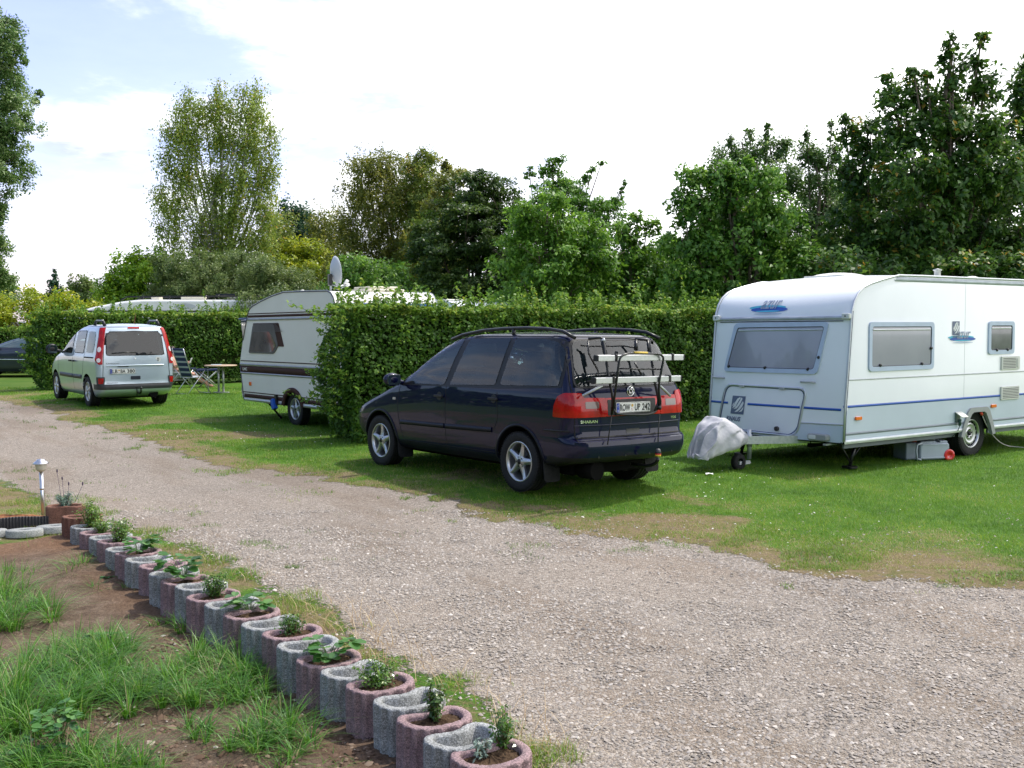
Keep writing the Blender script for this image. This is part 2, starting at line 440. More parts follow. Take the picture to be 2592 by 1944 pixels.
ROW_PX = [(1158, 1924), (1089, 1883.5), (1018, 1832.7), (960, 1786), (887, 1743), (820, 1704.5), (760.6, 1674), (710.6, 1641), (672.7, 1611), (619.8, 1584.5),
          (573, 1556), (526, 1531), (478, 1513), (449, 1488.7), (411.6, 1472), (383, 1454.5), (355.7, 1436.6), (320, 1420), (296, 1405), (271.7, 1389.4),
          (249, 1373), (230, 1360), (205.7, 1347), (181, 1333), (160, 1318)]
ROW = [gp(x, y, RIM)[:2] + RP * 0.155 for x, y in ROW_PX]
_r = sorted([tuple(float(q) for q in uv(p)) for p in ROW])
_r = [(_r[0][0] - 3, _r[0][1] - 0.15)] + _r
def v_row(u): return np.interp(u, [a for a, _ in _r], [b for _, b in _r])
U_END = _r[-1][0] + 0.1            # the bed stops at the far end of the planter row
def gz(x, y):
    """ground height"""
    b = 0.11 * np.exp(-(((x + 8.6) / 3.0) ** 2 + ((y - 23.5) / 4.0) ** 2))
    b = b + 0.05 * np.exp(-(((x - 0.0) / 2.2) ** 2 + ((y - 13.0) / 2.2) ** 4))
    return b
def masks(x, y):
    u = x * RD[0] + y * RD[1]; v = x * RP[0] + y * RP[1]
    wob = (fbm(x * 1.3, y * 1.3, 5) - 0.5) * 0.6 + (fbm(x * 6, y * 6, 9) - 0.5) * 0.55
    df = v_far(u) - v + wob; dn = v - v_near(u) + wob * 0.6
    gravel = sstep(-0.22, 0.22, np.minimum(df, dn))
    bed = sstep(0.05, -0.02, v - v_row(u) ) * sstep(U_END + 0.12, U_END - 0.02, u)
    dist = -df                                             # metres into the lawn
    dry = (sstep(1.1, 0.0, dist) * 0.9 + (fbm(x * 0.9, y * 0.9, 21, 5) - 0.5) * 1.6 * sstep(3.4, 0.3, dist) + 0.6 * sstep(0.49, 0.62, fbm(x * 0.8, y * 0.8, 27, 5)) * sstep(3.4, 1.4, dist)) * sstep(-0.3, 0.0, dist)
    strip_ = sstep(0.1, -0.1, dn) * (1 - bed)
    dry = np.maximum(dry, strip_ * (0.62 + 1.5 * (fbm(x * 2.2, y * 2.2, 33) - 0.45)))
    return gravel * (1 - bed), np.clip(dry, 0, 1), bed, dist, dn
m, t, b = newmat('ground'); n = t.nodes; l = t.links
def A_(nm): a = n.new('ShaderNodeAttribute'); a.attribute_name = nm; return a.outputs['Fac']
tcg = n.new('ShaderNodeTexCoord').outputs['Object']
def nz(scale, det=5, rough=0.55):
    q = n.new('ShaderNodeTexNoise'); q.inputs['Scale'].default_value = scale; q.inputs['Detail'].default_value = det; q.inputs['Roughness'].default_value = rough
    l.new(tcg, q.inputs['Vector']); return q.outputs[0]
def ramp(f, st):
    q = n.new('ShaderNodeValToRGB'); e = q.color_ramp.elements
    while len(e) < len(st): e.new(0.5)
    for i, (p, c) in enumerate(st): e[i].position = p; e[i].color = (*c, 1)
    l.new(f, q.inputs[0]); return q.outputs[0]
def mix(f, a, c, bt='MIX'):
    q = n.new('ShaderNodeMixRGB'); q.blend_type = bt
    if isinstance(f, (int, float)): q.inputs[0].default_value = f
    else: l.new(f, q.inputs[0])
    l.new(a, q.inputs[1]); l.new(c, q.inputs[2]); return q.outputs[0]
def mth(op, a, c):
    q = n.new('ShaderNodeMath'); q.operation = op; q.use_clamp = False
    for i, v in enumerate((a, c)):
        if isinstance(v, (int, float)): q.inputs[i].default_value = v
        else: l.new(v, q.inputs[i])
    return q.outputs[0]
def vor(scale, feat='F1', o='Color', rnd=1.0):
    q = n.new('ShaderNodeTexVoronoi'); q.inputs['Scale'].default_value = scale; q.feature = feat; q.inputs['Randomness'].default_value = rnd
    l.new(tcg, q.inputs['Vector']); return q.outputs[o]
grass = ramp(nz(3.0, 8, 0.65), [(0.3, (0.045, 0.12, 0.008)), (0.5, (0.075, 0.18, 0.012)), (0.72, (0.13, 0.22, 0.022))])
fine = ramp(nz(60, 4), [(0.3, (0.45, 0.45, 0.45)), (0.7, (1.35, 1.35, 1.3))])
grass = mix(0.8, grass, fine, 'MULTIPLY')
dryc = ramp(nz(5, 8, 0.72), [(0.3, (0.13, 0.10, 0.065)), (0.45, (0.24, 0.18, 0.105)), (0.55, (0.19, 0.16, 0.065)), (0.7, (0.085, 0.13, 0.025))])
dryc = mix(0.6, dryc, fine, 'MULTIPLY')
sepv = n.new('ShaderNodeSeparateColor'); l.new(vor(75), sepv.inputs[0])
stone = ramp(sepv.outputs[0], [(0.0, (0.13, 0.118, 0.104)), (0.3, (0.225, 0.20, 0.175)), (0.6, (0.31, 0.275, 0.245)), (0.85, (0.40, 0.36, 0.325)), (1.0, (0.62, 0.60, 0.56))])
sepw = n.new('ShaderNodeSeparateColor'); l.new(vor(170), sepw.inputs[0])
stone2 = ramp(sepw.outputs[1], [(0.0, (0.13, 0.11, 0.092)), (0.5, (0.26, 0.225, 0.195)), (1.0, (0.46, 0.42, 0.38))])
stone = mix(0.45, stone, stone2)
dirt = ramp(nz(9, 7, 0.7), [(0.3, (0.135, 0.098, 0.068)), (0.7, (0.24, 0.185, 0.135))])
_mp = n.new('ShaderNodeMapping'); _mp.inputs['Rotation'].default_value = (0, 0, -math.atan2(RD[1], RD[0])); _mp2 = n.new('ShaderNodeMapping'); _mp2.inputs['Scale'].default_value = (0.30, 1.35, 1)
l.new(tcg, _mp.inputs[0]); l.new(_mp.outputs[0], _mp2.inputs[0]); _bn = n.new('ShaderNodeTexNoise'); _bn.inputs['Scale'].default_value = 0.9; _bn.inputs['Detail'].default_value = 7; _bn.inputs['Roughness'].default_value = 0.62; l.new(_mp2.outputs[0], _bn.inputs['Vector'])
bare = ramp(_bn.outputs[0], [(0.48, (0, 0, 0)), (0.60, (1, 1, 1))])
bare2 = mth('MULTIPLY', bare, 0.38)
stone = mix(bare2, stone, dirt)
tone = n.new('ShaderNodeRGB'); tone.outputs[0].default_value = (0.955, 0.925, 0.89, 1); stone = mix(1.0, stone, tone.outputs[0], 'MULTIPLY')
big = ramp(nz(0.35, 4), [(0.3, (0.88, 0.88, 0.88)), (0.7, (1.1, 1.08, 1.06))]); stone = mix(1.0, stone, big, 'MULTIPLY')
soil = ramp(nz(7, 8, 0.7), [(0.28, (0.085, 0.055, 0.038)), (0.5, (0.165, 0.115, 0.080)), (0.72, (0.26, 0.195, 0.145))])
red = ramp(nz(28, 5, 0.7), [(0.3, (0.16, 0.075, 0.035)), (0.7, (0.30, 0.16, 0.085))])
soil = mix(A_('wr'), soil, red)
soil = mix(0.6, soil, fine, 'MULTIPLY')
brk = mth('MULTIPLY', mth('SUBTRACT', nz(22, 6, 0.7), 0.5), 1.3)
def edge(a, k=5.0):
    q = mth('MULTIPLY', mth('SUBTRACT', mth('ADD', a, brk), 0.5), k); q = mth('ADD', q, 0.5)
    c = n.new('ShaderNodeClamp'); l.new(q, c.inputs[0]); return c.outputs[0]
ed = edge(A_('wd'), 3.0); eg = edge(A_('wg'), 6.0)
colr = mix(ed, grass, dryc); colr = mix(eg, colr, stone); colr = mix(A_('ws'), colr, soil)
l.new(colr, b.inputs['Base Color']); b.inputs['Roughness'].default_value = 0.9; b.inputs['Specular IOR Level'].default_value = 0.2
vd = vor(75, 'F1', 'Distance'); vd2 = vor(170, 'F1', 'Distance')
hg = mth('SUBTRACT', mth('MULTIPLY', vd, -0.011), mth('MULTIPLY', vd2, 0.004))
hs = mth('MULTIPLY', nz(38, 8, 0.75), 0.03)
hm = n.new('ShaderNodeMix'); hm.data_type = 'FLOAT'; l.new(eg, hm.inputs[0]); l.new(hs, hm.inputs[2]); l.new(hg, hm.inputs[3])
bp = n.new('ShaderNodeBump'); bp.inputs['Strength'].default_value = 1.0; bp.inputs['Distance'].default_value = 1.0
l.new(hm.outputs[0], bp.inputs['Height']); l.new(bp.outputs[0], b.inputs['Normal'])
GM = m

def ground_piece(name, X, Y, keep=None, kind='structure'):
    global _gd
    ny, nx = X.shape; x = X.ravel(); y = Y.ravel()
    g, d, bd, dist, dn = masks(x, y)
    z = gz(x, y) + bd * (fbm(x * 2.2, y * 2.2, 3) - 0.5) * 0.07 + bd * (fbm(x * 9, y * 9, 4) - 0.5) * 0.035 + bd * 0.075 * sstep(U_END - 3.4, U_END - 0.9, x * RD[0] + y * RD[1])
    z = z + (1 - bd) * (fbm(x * 1.2, y * 1.2, 8) - 0.5) * 0.03 + g * (fbm(x * 6, y * 6, 14) - 0.5) * 0.012
    ex = sstep(13.5, 12.0, np.abs(x)); z = z * ex * sstep(31.8, 30, y)
    wr = bd * 0.6 * np.clip(sstep(0.9, 0.2, U_END - (x * RD[0] + y * RD[1])) + 0.5 * sstep(0.25, 0.05, np.abs(v_row(x * RD[0] + y * RD[1]) - (x * RP[0] + y * RP[1]) - 0.25)) * fbm(x * 2, y * 2, 44) * 1.6, 0, 1)
    V = np.stack([x, y, z], 1); i = np.arange(ny * nx).reshape(ny, nx)
    F = np.stack([i[:-1, :-1], i[:-1, 1:], i[1:, 1:], i[1:, :-1]], -1).reshape(-1, 4)
    cls = np.where(bd[F].mean(1) > 0.5, 2, np.where(g[F].mean(1) > 0.5, 1, 0))
    for k, nm in ((0, 'lawn'), (1, 'gravel_road'), (2, 'planting_bed')):
        Fk = F[cls == k]
        if not len(Fk): continue
        us, inv = np.unique(Fk, return_inverse=True); o = rawmesh(nm, V[us], inv.reshape(-1, 4), GM, smooth=True)
        for an, av in (('wg', g), ('wd', d), ('ws', bd), ('wr', wr)):
            a = o.data.attributes.new(an, 'FLOAT', 'POINT'); a.data.foreach_set('value', av[us].astype(np.float32))
        yield o
pieces = {}
xs = np.arange(-14, 14.01, 0.07); ys = np.arange(2.0, 32.01, 0.07)
for o in ground_piece('n', *np.meshgrid(xs, ys)): pieces[o.name] = tag(o, kind='structure')
# wide outer ground, to the horizon
m2 = MB(); xe, ye0, ye1 = xs[-1], ys[0], ys[-1]; B = 900
for a in ((-B, -B, B, ye0), (-B, ye1, B, B), (-B, ye0, -14, ye1), (xe, ye0, B, ye1)):
    m2.add([(a[0], a[1], 0), (a[2], a[1], 0), (a[2], a[3], 0), (a[0], a[3], 0)], [(0, 1, 2, 3)])
og = tag(m2.build('meadow', pmat('meadow', (0.05, 0.11, 0.015), 0.95, c2=(0.10, 0.15, 0.03), scale=0.6, det=8, spec=0.1)), kind='structure')

def in_view(P, mg=60):
    q = P - np.array([0, 0, CAM_H]); d = q[:, 1] * _c - q[:, 2] * _s; u_ = q[:, 1] * _s + q[:, 2] * _c
    px = CX + FPX * q[:, 0] / d; py = CY - FPX * u_ / d
    return (d > 0.5) & (px > -mg) & (px < 2592 + mg) & (py > -mg) & (py < 1944 + mg * 2)
def inst(T, F, P, scl, tint):
    """merge many copies of a small template with random rotation; scl is (n,3)"""
    k = len(P); a = rng.uniform(0, 2 * np.pi, (k, 3))
    ca, sa = np.cos(a), np.sin(a); T = T[None] * scl[:, None]
    x = T[..., 0] * ca[:, None, 0] - T[..., 1] * sa[:, None, 0]; y = T[..., 0] * sa[:, None, 0] + T[..., 1] * ca[:, None, 0]; z = T[..., 2]
    tl = (a[:, None, 1] - np.pi) * 0.12; z2 = z * np.cos(tl) + x * np.sin(tl); x2 = x * np.cos(tl) - z * np.sin(tl)
    V = np.stack([x2, y, z2], -1) + P[:, None]; m_ = T.shape[1]
    FF = (F[None] + (np.arange(k) * m_)[:, None, None]).reshape(-1, F.shape[1])
    return V.reshape(-1, 3), FF, np.repeat(tint, len(F))
OCT = np.array([(1, 0, 0), (0.25, 0.9, 0.1), (-0.9, 0.45, 0), (-0.6, -0.7, 0.05), (0.45, -0.85, 0), (0.05, 0.1, 0.62)], float)
OCF = np.array([(0, 1, 5), (1, 2, 5), (2, 3, 5), (3, 4, 5), (4, 0, 5)])
def scatter(nn, sel, x0=-5, x1=9, y0=3.6, y1=12, pw=1.0):
    y = y0 + (y1 - y0) * rng.random(nn) ** pw; x = x0 + (x1 - x0) * rng.random(nn)
    P = np.stack([x, y, np.zeros(nn)], 1); P = P[in_view(P)]; g, d, bd, dist, dn = masks(P[:, 0], P[:, 1])
    P = P[sel(g, d, bd, dist, dn, P)]; P[:, 2] = gz(P[:, 0], P[:, 1]); return P
gmat = leafmat('pebbles', [(0, (0.15, 0.135, 0.122)), (0.3, (0.235, 0.21, 0.185)), (0.6, (0.315, 0.28, 0.25)), (0.85, (0.375, 0.335, 0.30)), (1.0, (0.50, 0.46, 0.42))], 0.85, 0.0, 0.15)
def thin(P, nn):
    q = fbm(P[:, 0] * 0.9 + 3, P[:, 1] * 0.9, 61); return rng.random(len(P)) < np.clip(1.25 - sstep(0.50, 0.66, q) * 1.1, 0.1, 1)
P = scatter(190000, lambda g, d, bd, ds, dn, P: rng.random(len(g)) < g * 0.96 + 0.035, y1=10.5, pw=1.15); P = P[thin(P, 0)]
sz = rng.gamma(5, 0.0015, len(P)) + 0.002; sz = np.minimum(sz, 0.019); P[:, 2] += (fbm(P[:, 0] * 1.2, P[:, 1] * 1.2, 8) - 0.5) * 0.03 + 0.001
V, F, T = inst(OCT, OCF, P, sz[:, None] * rng.uniform(0.6, 1.25, (len(P), 3)), np.clip(rng.normal(0.5, 0.24, len(P)), 0, 1))
tag(rawmesh('gravel', V, F, gmat, tint=T), 'loose beige and grey gravel stones on the road', 'gravel', kind='stuff')
# crumbs of earth and small stones in the bed
smat = leafmat('crumbs', [(0, (0.05, 0.03, 0.02)), (0.5, (0.13, 0.085, 0.06)), (0.85, (0.23, 0.17, 0.125)), (1.0, (0.42, 0.37, 0.32))], 0.95, 0.0, 0.1)
P = scatter(60000, lambda g, d, bd, ds, dn, P: bd > 0.6, x0=-6, x1=1, y0=3.6, y1=10)
sz = np.minimum(rng.gamma(2.2, 0.0035, len(P)) + 0.002, 0.035); P[:, 2] += (fbm(P[:, 0] * 2.2, P[:, 1] * 2.2, 3) - 0.5) * 0.07
V, F, T = inst(OCT, OCF, P, sz[:, None] * rng.uniform(0.6, 1.2, (len(P), 3)), np.clip(rng.normal(0.45, 0.2, len(P)) + (rng.random(len(P)) < 0.012) * 0.5, 0, 1))
tag(rawmesh('soil_crumbs', V, F, smat, tint=T), 'crumbs of brown earth and small stones in the planting bed', 'soil', kind='stuff')

# ------------------------------------------------------------------ grass
GR = leafmat('grass', [(0.0, (0.05, 0.13, 0.008)), (0.3, (0.09, 0.205, 0.014)), (0.55, (0.145, 0.265, 0.022)), (0.75, (0.24, 0.29, 0.05)), (0.9, (0.30, 0.24, 0.11)), (1.0, (0.40, 0.33, 0.19))], 0.5, 0.35, 0.3)
def lawn_pts(nn, y0, y1, pw):
    y = y0 + (y1 - y0) * rng.random(nn) ** pw; hw = y * 0.53 + 0.8; x = rng.uniform(-1, 1, nn) * hw
    P = np.stack([x, y, np.zeros(nn)], 1); P = P[in_view(P, 30)]
    g, d, bd, dist, dn = masks(P[:, 0], P[:, 1]); cl = fbm(P[:, 0] * 3.5, P[:, 1] * 3.5, 70)
    nearst = (dn < 0.25)
    pr = np.where(nearst, (1 - bd) * np.clip(1 - g * 1.1, 0, 1) * sstep(0.44, 0.62, cl) * 1.1, np.clip(1.0 - g * 1.2, 0, 1) * np.clip(1.1 - d * 0.62 + (cl - 0.5) * 2.6 * sstep(0.1, 0.5, d), 0.05, 1))
    pr = pr + g * 0.9 * (sstep(0.64, 0.72, cl)) * sstep(1.5, 0.0, np.minimum(-dist, dn))
    k = rng.random(len(P)) < pr; P = P[k]; d = d[k]; dist = dist[k]; nearst = nearst[k]; cl = cl[k]
    P[:, 2] = gz(P[:, 0], P[:, 1]) + (fbm(P[:, 0] * 1.2, P[:, 1] * 1.2, 8) - 0.5) * 0.03 - 0.004
    return P, d, nearst, cl
allQ = []; allT = []
P, d, ns, cl = lawn_pts(620000, 8.0, 30.0, 1.35)
ln = rng.uniform(0.022, 0.050, len(P)) * (1 - 0.35 * d) * (1 + 0.018 * (P[:, 1] - 10)); wd = 0.0045 * (1 + 0.055 * np.maximum(P[:, 1] - 8, 0))
Q, sg = blades(P, ln, rng.uniform(0.3, 1.5, len(P)), wd, seg=1); allQ.append(Q)
pt = fbm(P[:, 0] * 0.55, P[:, 1] * 0.55, 90); pt2 = fbm(P[:, 0] * 2.5, P[:, 1] * 2.5, 91)
tt = 0.22 + (pt - 0.5) * 1.3 + (pt2 - 0.5) * 0.8 + rng.normal(0, 0.13, len(P)) + d * 0.30 + (rng.random(len(P)) < 0.04 + 0.45 * d) * 0.45
allT.append(np.clip(tt, 0, 1))
# ragged tufts and creeping weeds breaking up the far edge of the gravel
P, d, ns, cl = lawn_pts(520000, 7.0, 20.0, 1.3); u_ = P[:, 0] * RD[0] + P[:, 1] * RD[1]; v_ = P[:, 0] * RP[0] + P[:, 1] * RP[1]; de = v_ - v_far(u_)
k = (np.abs(de - .3) < 1.0) & (fbm(P[:, 0] * 2.6, P[:, 1] * 2.6, 120, 5) > 0.50 + 0.07 * np.abs(de - .45)) & ~ns; P = P[k]; d = d[k]
ln = rng.uniform(0.02, 0.055, len(P)); Q, sg = blades(P, ln, rng.uniform(0.4, 2.2, len(P)), 0.0055 + 0.00045 * np.maximum(P[:, 1] - 8, 0), seg=1); allQ.append(Q); c3 = fbm(P[:, 0] * 2, P[:, 1] * 2, 121)
allT.append(np.clip(0.34 + (c3 - .5) * 1.1 + rng.normal(0, .14, len(P)) + (rng.random(len(P)) < .15) * .4, 0, 1))
# rougher grass between the planter row and the gravel
P, d, ns, cl = lawn_pts(260000, 3.8, 11.0, 1.2); k = ns; P = P[k]; cl = cl[k]
ln = rng.uniform(0.02, 0.075, len(P)) * (0.5 + cl); Q, sg = blades(P, ln, rng.uniform(0.3, 1.8, len(P)), 0.0038 + 0 * ln, seg=2); allQ.append(Q)
c2 = fbm(P[:, 0] * 3, P[:, 1] * 3, 93); allT.append(np.tile(np.clip(0.52 + (c2 - 0.5) * 0.9 + rng.normal(0, 0.14, len(P)) + (rng.random(len(P)) < 0.30) * 0.4, 0, 1), 2))
tag(quads('lawn_grass', np.concatenate(allQ), GR, tint=np.concatenate(allT)), 'short green and straw coloured grass of the lawn and verge', 'grass', kind='stuff')
# straw: dry stalks lying in the verge
P = []; 
for (px, py, k) in [(880, 1590, 55), (930, 1640, 55), (1010, 1690, 35), (800, 1560, 30), (640, 1470, 16), (1180, 1780, 26), (1290, 1870, 30), (1380, 1900, 25), (1080, 1740, 22), (560, 1420, 12)]:
    c = gp(px, py); P.append(c[None] + rng.normal(0, 1, (k, 3)) * np.array([0.12, 0.12, 0.0]))
P = np.concatenate(P); P[:, 2] = rng.uniform(0.0, 0.03, len(P))
Q, sg = blades(P, rng.uniform(0.03, 0.22, len(P)), rng.uniform(0.8, 4.0, len(P)), 0.0035 + 0 * P[:, 0], seg=4)
tag(quads('straw', Q, leafmat('straw', [(0, (0.26, 0.17, 0.08)), (0.6, (0.42, 0.31, 0.17)), (1, (0.55, 0.44, 0.27))], 0.6, 0.2, 0.3), tint=np.tile(rng.random(len(P)), sg)), 'dry straw coloured stalks lying in the verge beside the planters', 'straw', kind='stuff')
# daisies and clover heads as pale specks in the lawn
P = []
for (px, py, k, sx) in [(1770, 1265, 26, 0.3), (1930, 1170, 20, 0.5), (2200, 1250, 40, 1.6), (2400, 1200, 30, 1.2), (640, 1120, 40, 0.9), (500, 1090, 26, 1.0), (700, 1090, 30, 0.7), (1800, 1060, 16, 0.8), (1860, 1220, 14, 0.3), (2060, 1330, 30, 0.9), (260, 1030, 18, 1.0), (1700, 1190, 14, 0.3)]:
    c = gp(px, py); P.append(c[None] + rng.normal(0, 1, (k, 3)) * np.array([sx, sx * 0.8, 0]))
P = np.concatenate(P); P = P[rng.random(len(P)) < .4]; P[:, 2] = gz(P[:, 0], P[:, 1]) + rng.uniform(0.025, 0.05, len(P))
V, F, T = inst(OCT, OCF, P, np.full((len(P), 3), 1.0) * rng.uniform(0.005, 0.012, (len(P), 1)), rng.random(len(P)))
tag(rawmesh('daisies', V, F, leafmat('petal', [(0, (0.75, 0.75, 0.70)), (1, (0.85, 0.85, 0.82))], 0.7, 0.2, 0.2), tint=T), 'tiny white daisies dotted through the lawn', 'flowers', kind='stuff')
# long grass tufts in the bed
TG = leafmat('bed_grass', [(0.0, (0.025, 0.09, 0.008)), (0.35, (0.055, 0.18, 0.014)), (0.65, (0.12, 0.28, 0.03)), (0.85, (0.21, 0.30, 0.09)), (1.0, (0.36, 0.31, 0.16))], 0.42, 0.35, 0.4)
Qs = []; Ts = []
TUFTS = [(60, 1500, 0.34, 340, .20), (20, 1560, 0.34, 380, .20), (110, 1530, 0.2, 200, .16), (30, 1450, 0.2, 150, .14), (210, 1435, 0.17, 190, .15), (235, 1480, 0.08, 60, .10), (310, 1655, 0.3, 360, .17), (210, 1640, 0.26, 260, .16),
         (130, 1690, 0.26, 260, .16), (260, 1700, 0.2, 220, .17), (400, 1690, 0.22, 200, .13), (470, 1720, 0.24, 280, .15), (350, 1760, 0.22, 220, .15), (225, 1740, 0.24, 280, .17), (170, 1790, 0.2, 150, .17),
         (30, 1770, 0.3, 420, .22), (60, 1830, 0.22, 260, .19), (0, 1700, 0.25, 240, .17), (540, 1660, 0.16, 200, .17), (600, 1690, 0.18, 190, .15), (570, 1740, 0.2, 160, .15), (360, 1745, 0.1, 70, .10), (480, 1760, 0.14, 110, .13),
         (580, 1760, 0.13, 90, .12), (510, 1840, 0.12, 90, .11), (700, 1850, 0.2, 230, .15), (650, 1880, 0.2, 150, .13), (760, 1890, 0.1, 60, .09), (230, 1930, 0.26, 300, .15), (330, 1940, 0.16, 130, .12), (60, 1930, 0.24, 180, .12), (150, 1920, 0.2, 150, .12), (20, 1905, .18, 120, .1),
         (640, 1700, 0.1, 110, .12), (75, 1385, 0.09, 50, .10), (690, 1790, 0.1, 50, .12), (400, 1560, 0.1, 30, .08), (330, 1480, 0.07, 40, .10), (700, 1930, .12, 50, .07), (420, 1930, .14, 60, .07), (860, 1920, .12, 40, .05), (560, 1600, .1, 40, .12), (470, 1570, .12, 50, .12), (300, 1450, .1, 60, .12)]
for (px, py, rad, k, h) in TUFTS:
    c = gp(px, py + 22); k = int(k * 1.35); a = rng.uniform(0, 6.283, k); rr = rad * 0.55 * np.sqrt(rng.random(k))
    sub = rng.normal(0, rad * 0.42, (6, 2)); j = rng.integers(0, 6, k)
    P = np.stack([c[0] + sub[j, 0] + np.cos(a) * rr * 0.28, c[1] + sub[j, 1] * 0.8 + np.sin(a) * rr * 0.28, np.full(k, -0.01)], 1)
    ln = h * rng.uniform(0.5, 1.55, k); le = rng.uniform(0.25, 2.3, k)
    Q, sg = blades(P, ln, le, 0.0046 + 0.0034 * rng.random(k), seg=4, az=a); Qs.append(Q)
    Ts.append(np.tile(np.clip(rng.normal(0.38, 0.2, k) + (rng.random(k) < 0.06) * 0.45 + rng.normal(0, 0.06), 0, 1), sg))
tag(quads('bed_grass', np.concatenate(Qs), TG, tint=np.concatenate(Ts)), 'long arching grass tufts growing out of the bare earth bed', 'grass', kind='stuff')
# sparse short growth over the soil
P = scatter(26000, lambda g, d, bd, ds, dn, P: (bd > 0.6) & (rng.random(len(g)) < sstep(0.5, 0.62, fbm(P[:, 0] * 1.6, P[:, 1] * 1.6, 77))), x0=-6, x1=1, y0=3.6, y1=10)
Q, sg = blades(P, rng.uniform(0.012, 0.05, len(P)), rng.uniform(0.5, 2, len(P)), 0.003 + 0 * P[:, 0], seg=2)
tag(quads('seedlings', Q, TG, tint=np.tile(np.clip(rng.normal(0.6, 0.2, len(P)), 0, 1), sg)), 'thin seedling grass sprouting on the soil of the bed', 'grass', kind='stuff')

# ================================================================== TREES AND HEDGES
BARK = pmat('bark', (0.10, 0.075, 0.05), 0.9, c2=(0.19, 0.15, 0.11), scale=9, bump=0.02, bscale=14)
BIRCH = pmat('birch_bark', (0.10, 0.09, 0.08), 0.8, c2=(0.62, 0.58, 0.52), scale=4, bump=0.01, bscale=14)
LV = {
 'poplar': [(0, (0.034, 0.089, 0.017)), (0.5, (0.077, 0.162, 0.032)), (1, (0.272, 0.356, 0.145))],
 'birch': [(0, (0.068, 0.115, 0.016)), (0.5, (0.135, 0.196, 0.030)), (0.85, (0.230, 0.250, 0.041)), (1, (0.405, 0.270, 0.047))],
 'gold': [(0, (0.075, 0.105, 0.016)), (0.5, (0.150, 0.185, 0.028)), (1, (0.30, 0.28, 0.045))],
 'olive': [(0, (0.054, 0.101, 0.027)), (0.5, (0.115, 0.176, 0.047)), (1, (0.257, 0.311, 0.108))],
 'bright': [(0, (0.068, 0.162, 0.011)), (0.5, (0.162, 0.311, 0.018)), (1, (0.351, 0.486, 0.041))],
 'yellow': [(0, (0.108, 0.176, 0.011)), (0.5, (0.257, 0.338, 0.018)), (1, (0.513, 0.486, 0.041))],
 'dark': [(0, (0.019, 0.047, 0.009)), (0.55, (0.046, 0.097, 0.016)), (1, (0.122, 0.186, 0.031))],
 'mid': [(0, (0.038, 0.106, 0.014)), (0.5, (0.082, 0.203, 0.024)), (1, (0.204, 0.356, 0.056))],
  'weeping': [(0, (0.10, 0.165, 0.022)), (0.5, (0.21, 0.30, 0.045)), (0.85, (0.33, 0.39, 0.06)), (1, (0.45, 0.33, 0.06))],
 'fresh': [(0, (0.045, 0.115, 0.012)), (0.5, (0.095, 0.225, 0.020)), (1, (0.20, 0.36, 0.05))],
 'maple': [(0, (0.024, 0.066, 0.013)), (0.5, (0.052, 0.128, 0.018)), (0.9, (0.122, 0.225, 0.034)), (1, (0.359, 0.248, 0.031))],
 'conifer': [(0, (0.014, 0.047, 0.024)), (0.6, (0.030, 0.081, 0.041)), (1, (0.068, 0.135, 0.068))],
 'hedge': [(0, (0.028, 0.072, 0.012)), (0.5, (0.070, 0.164, 0.018)), (0.85, (0.156, 0.283, 0.037)), (1, (0.297, 0.356, 0.052))],
}
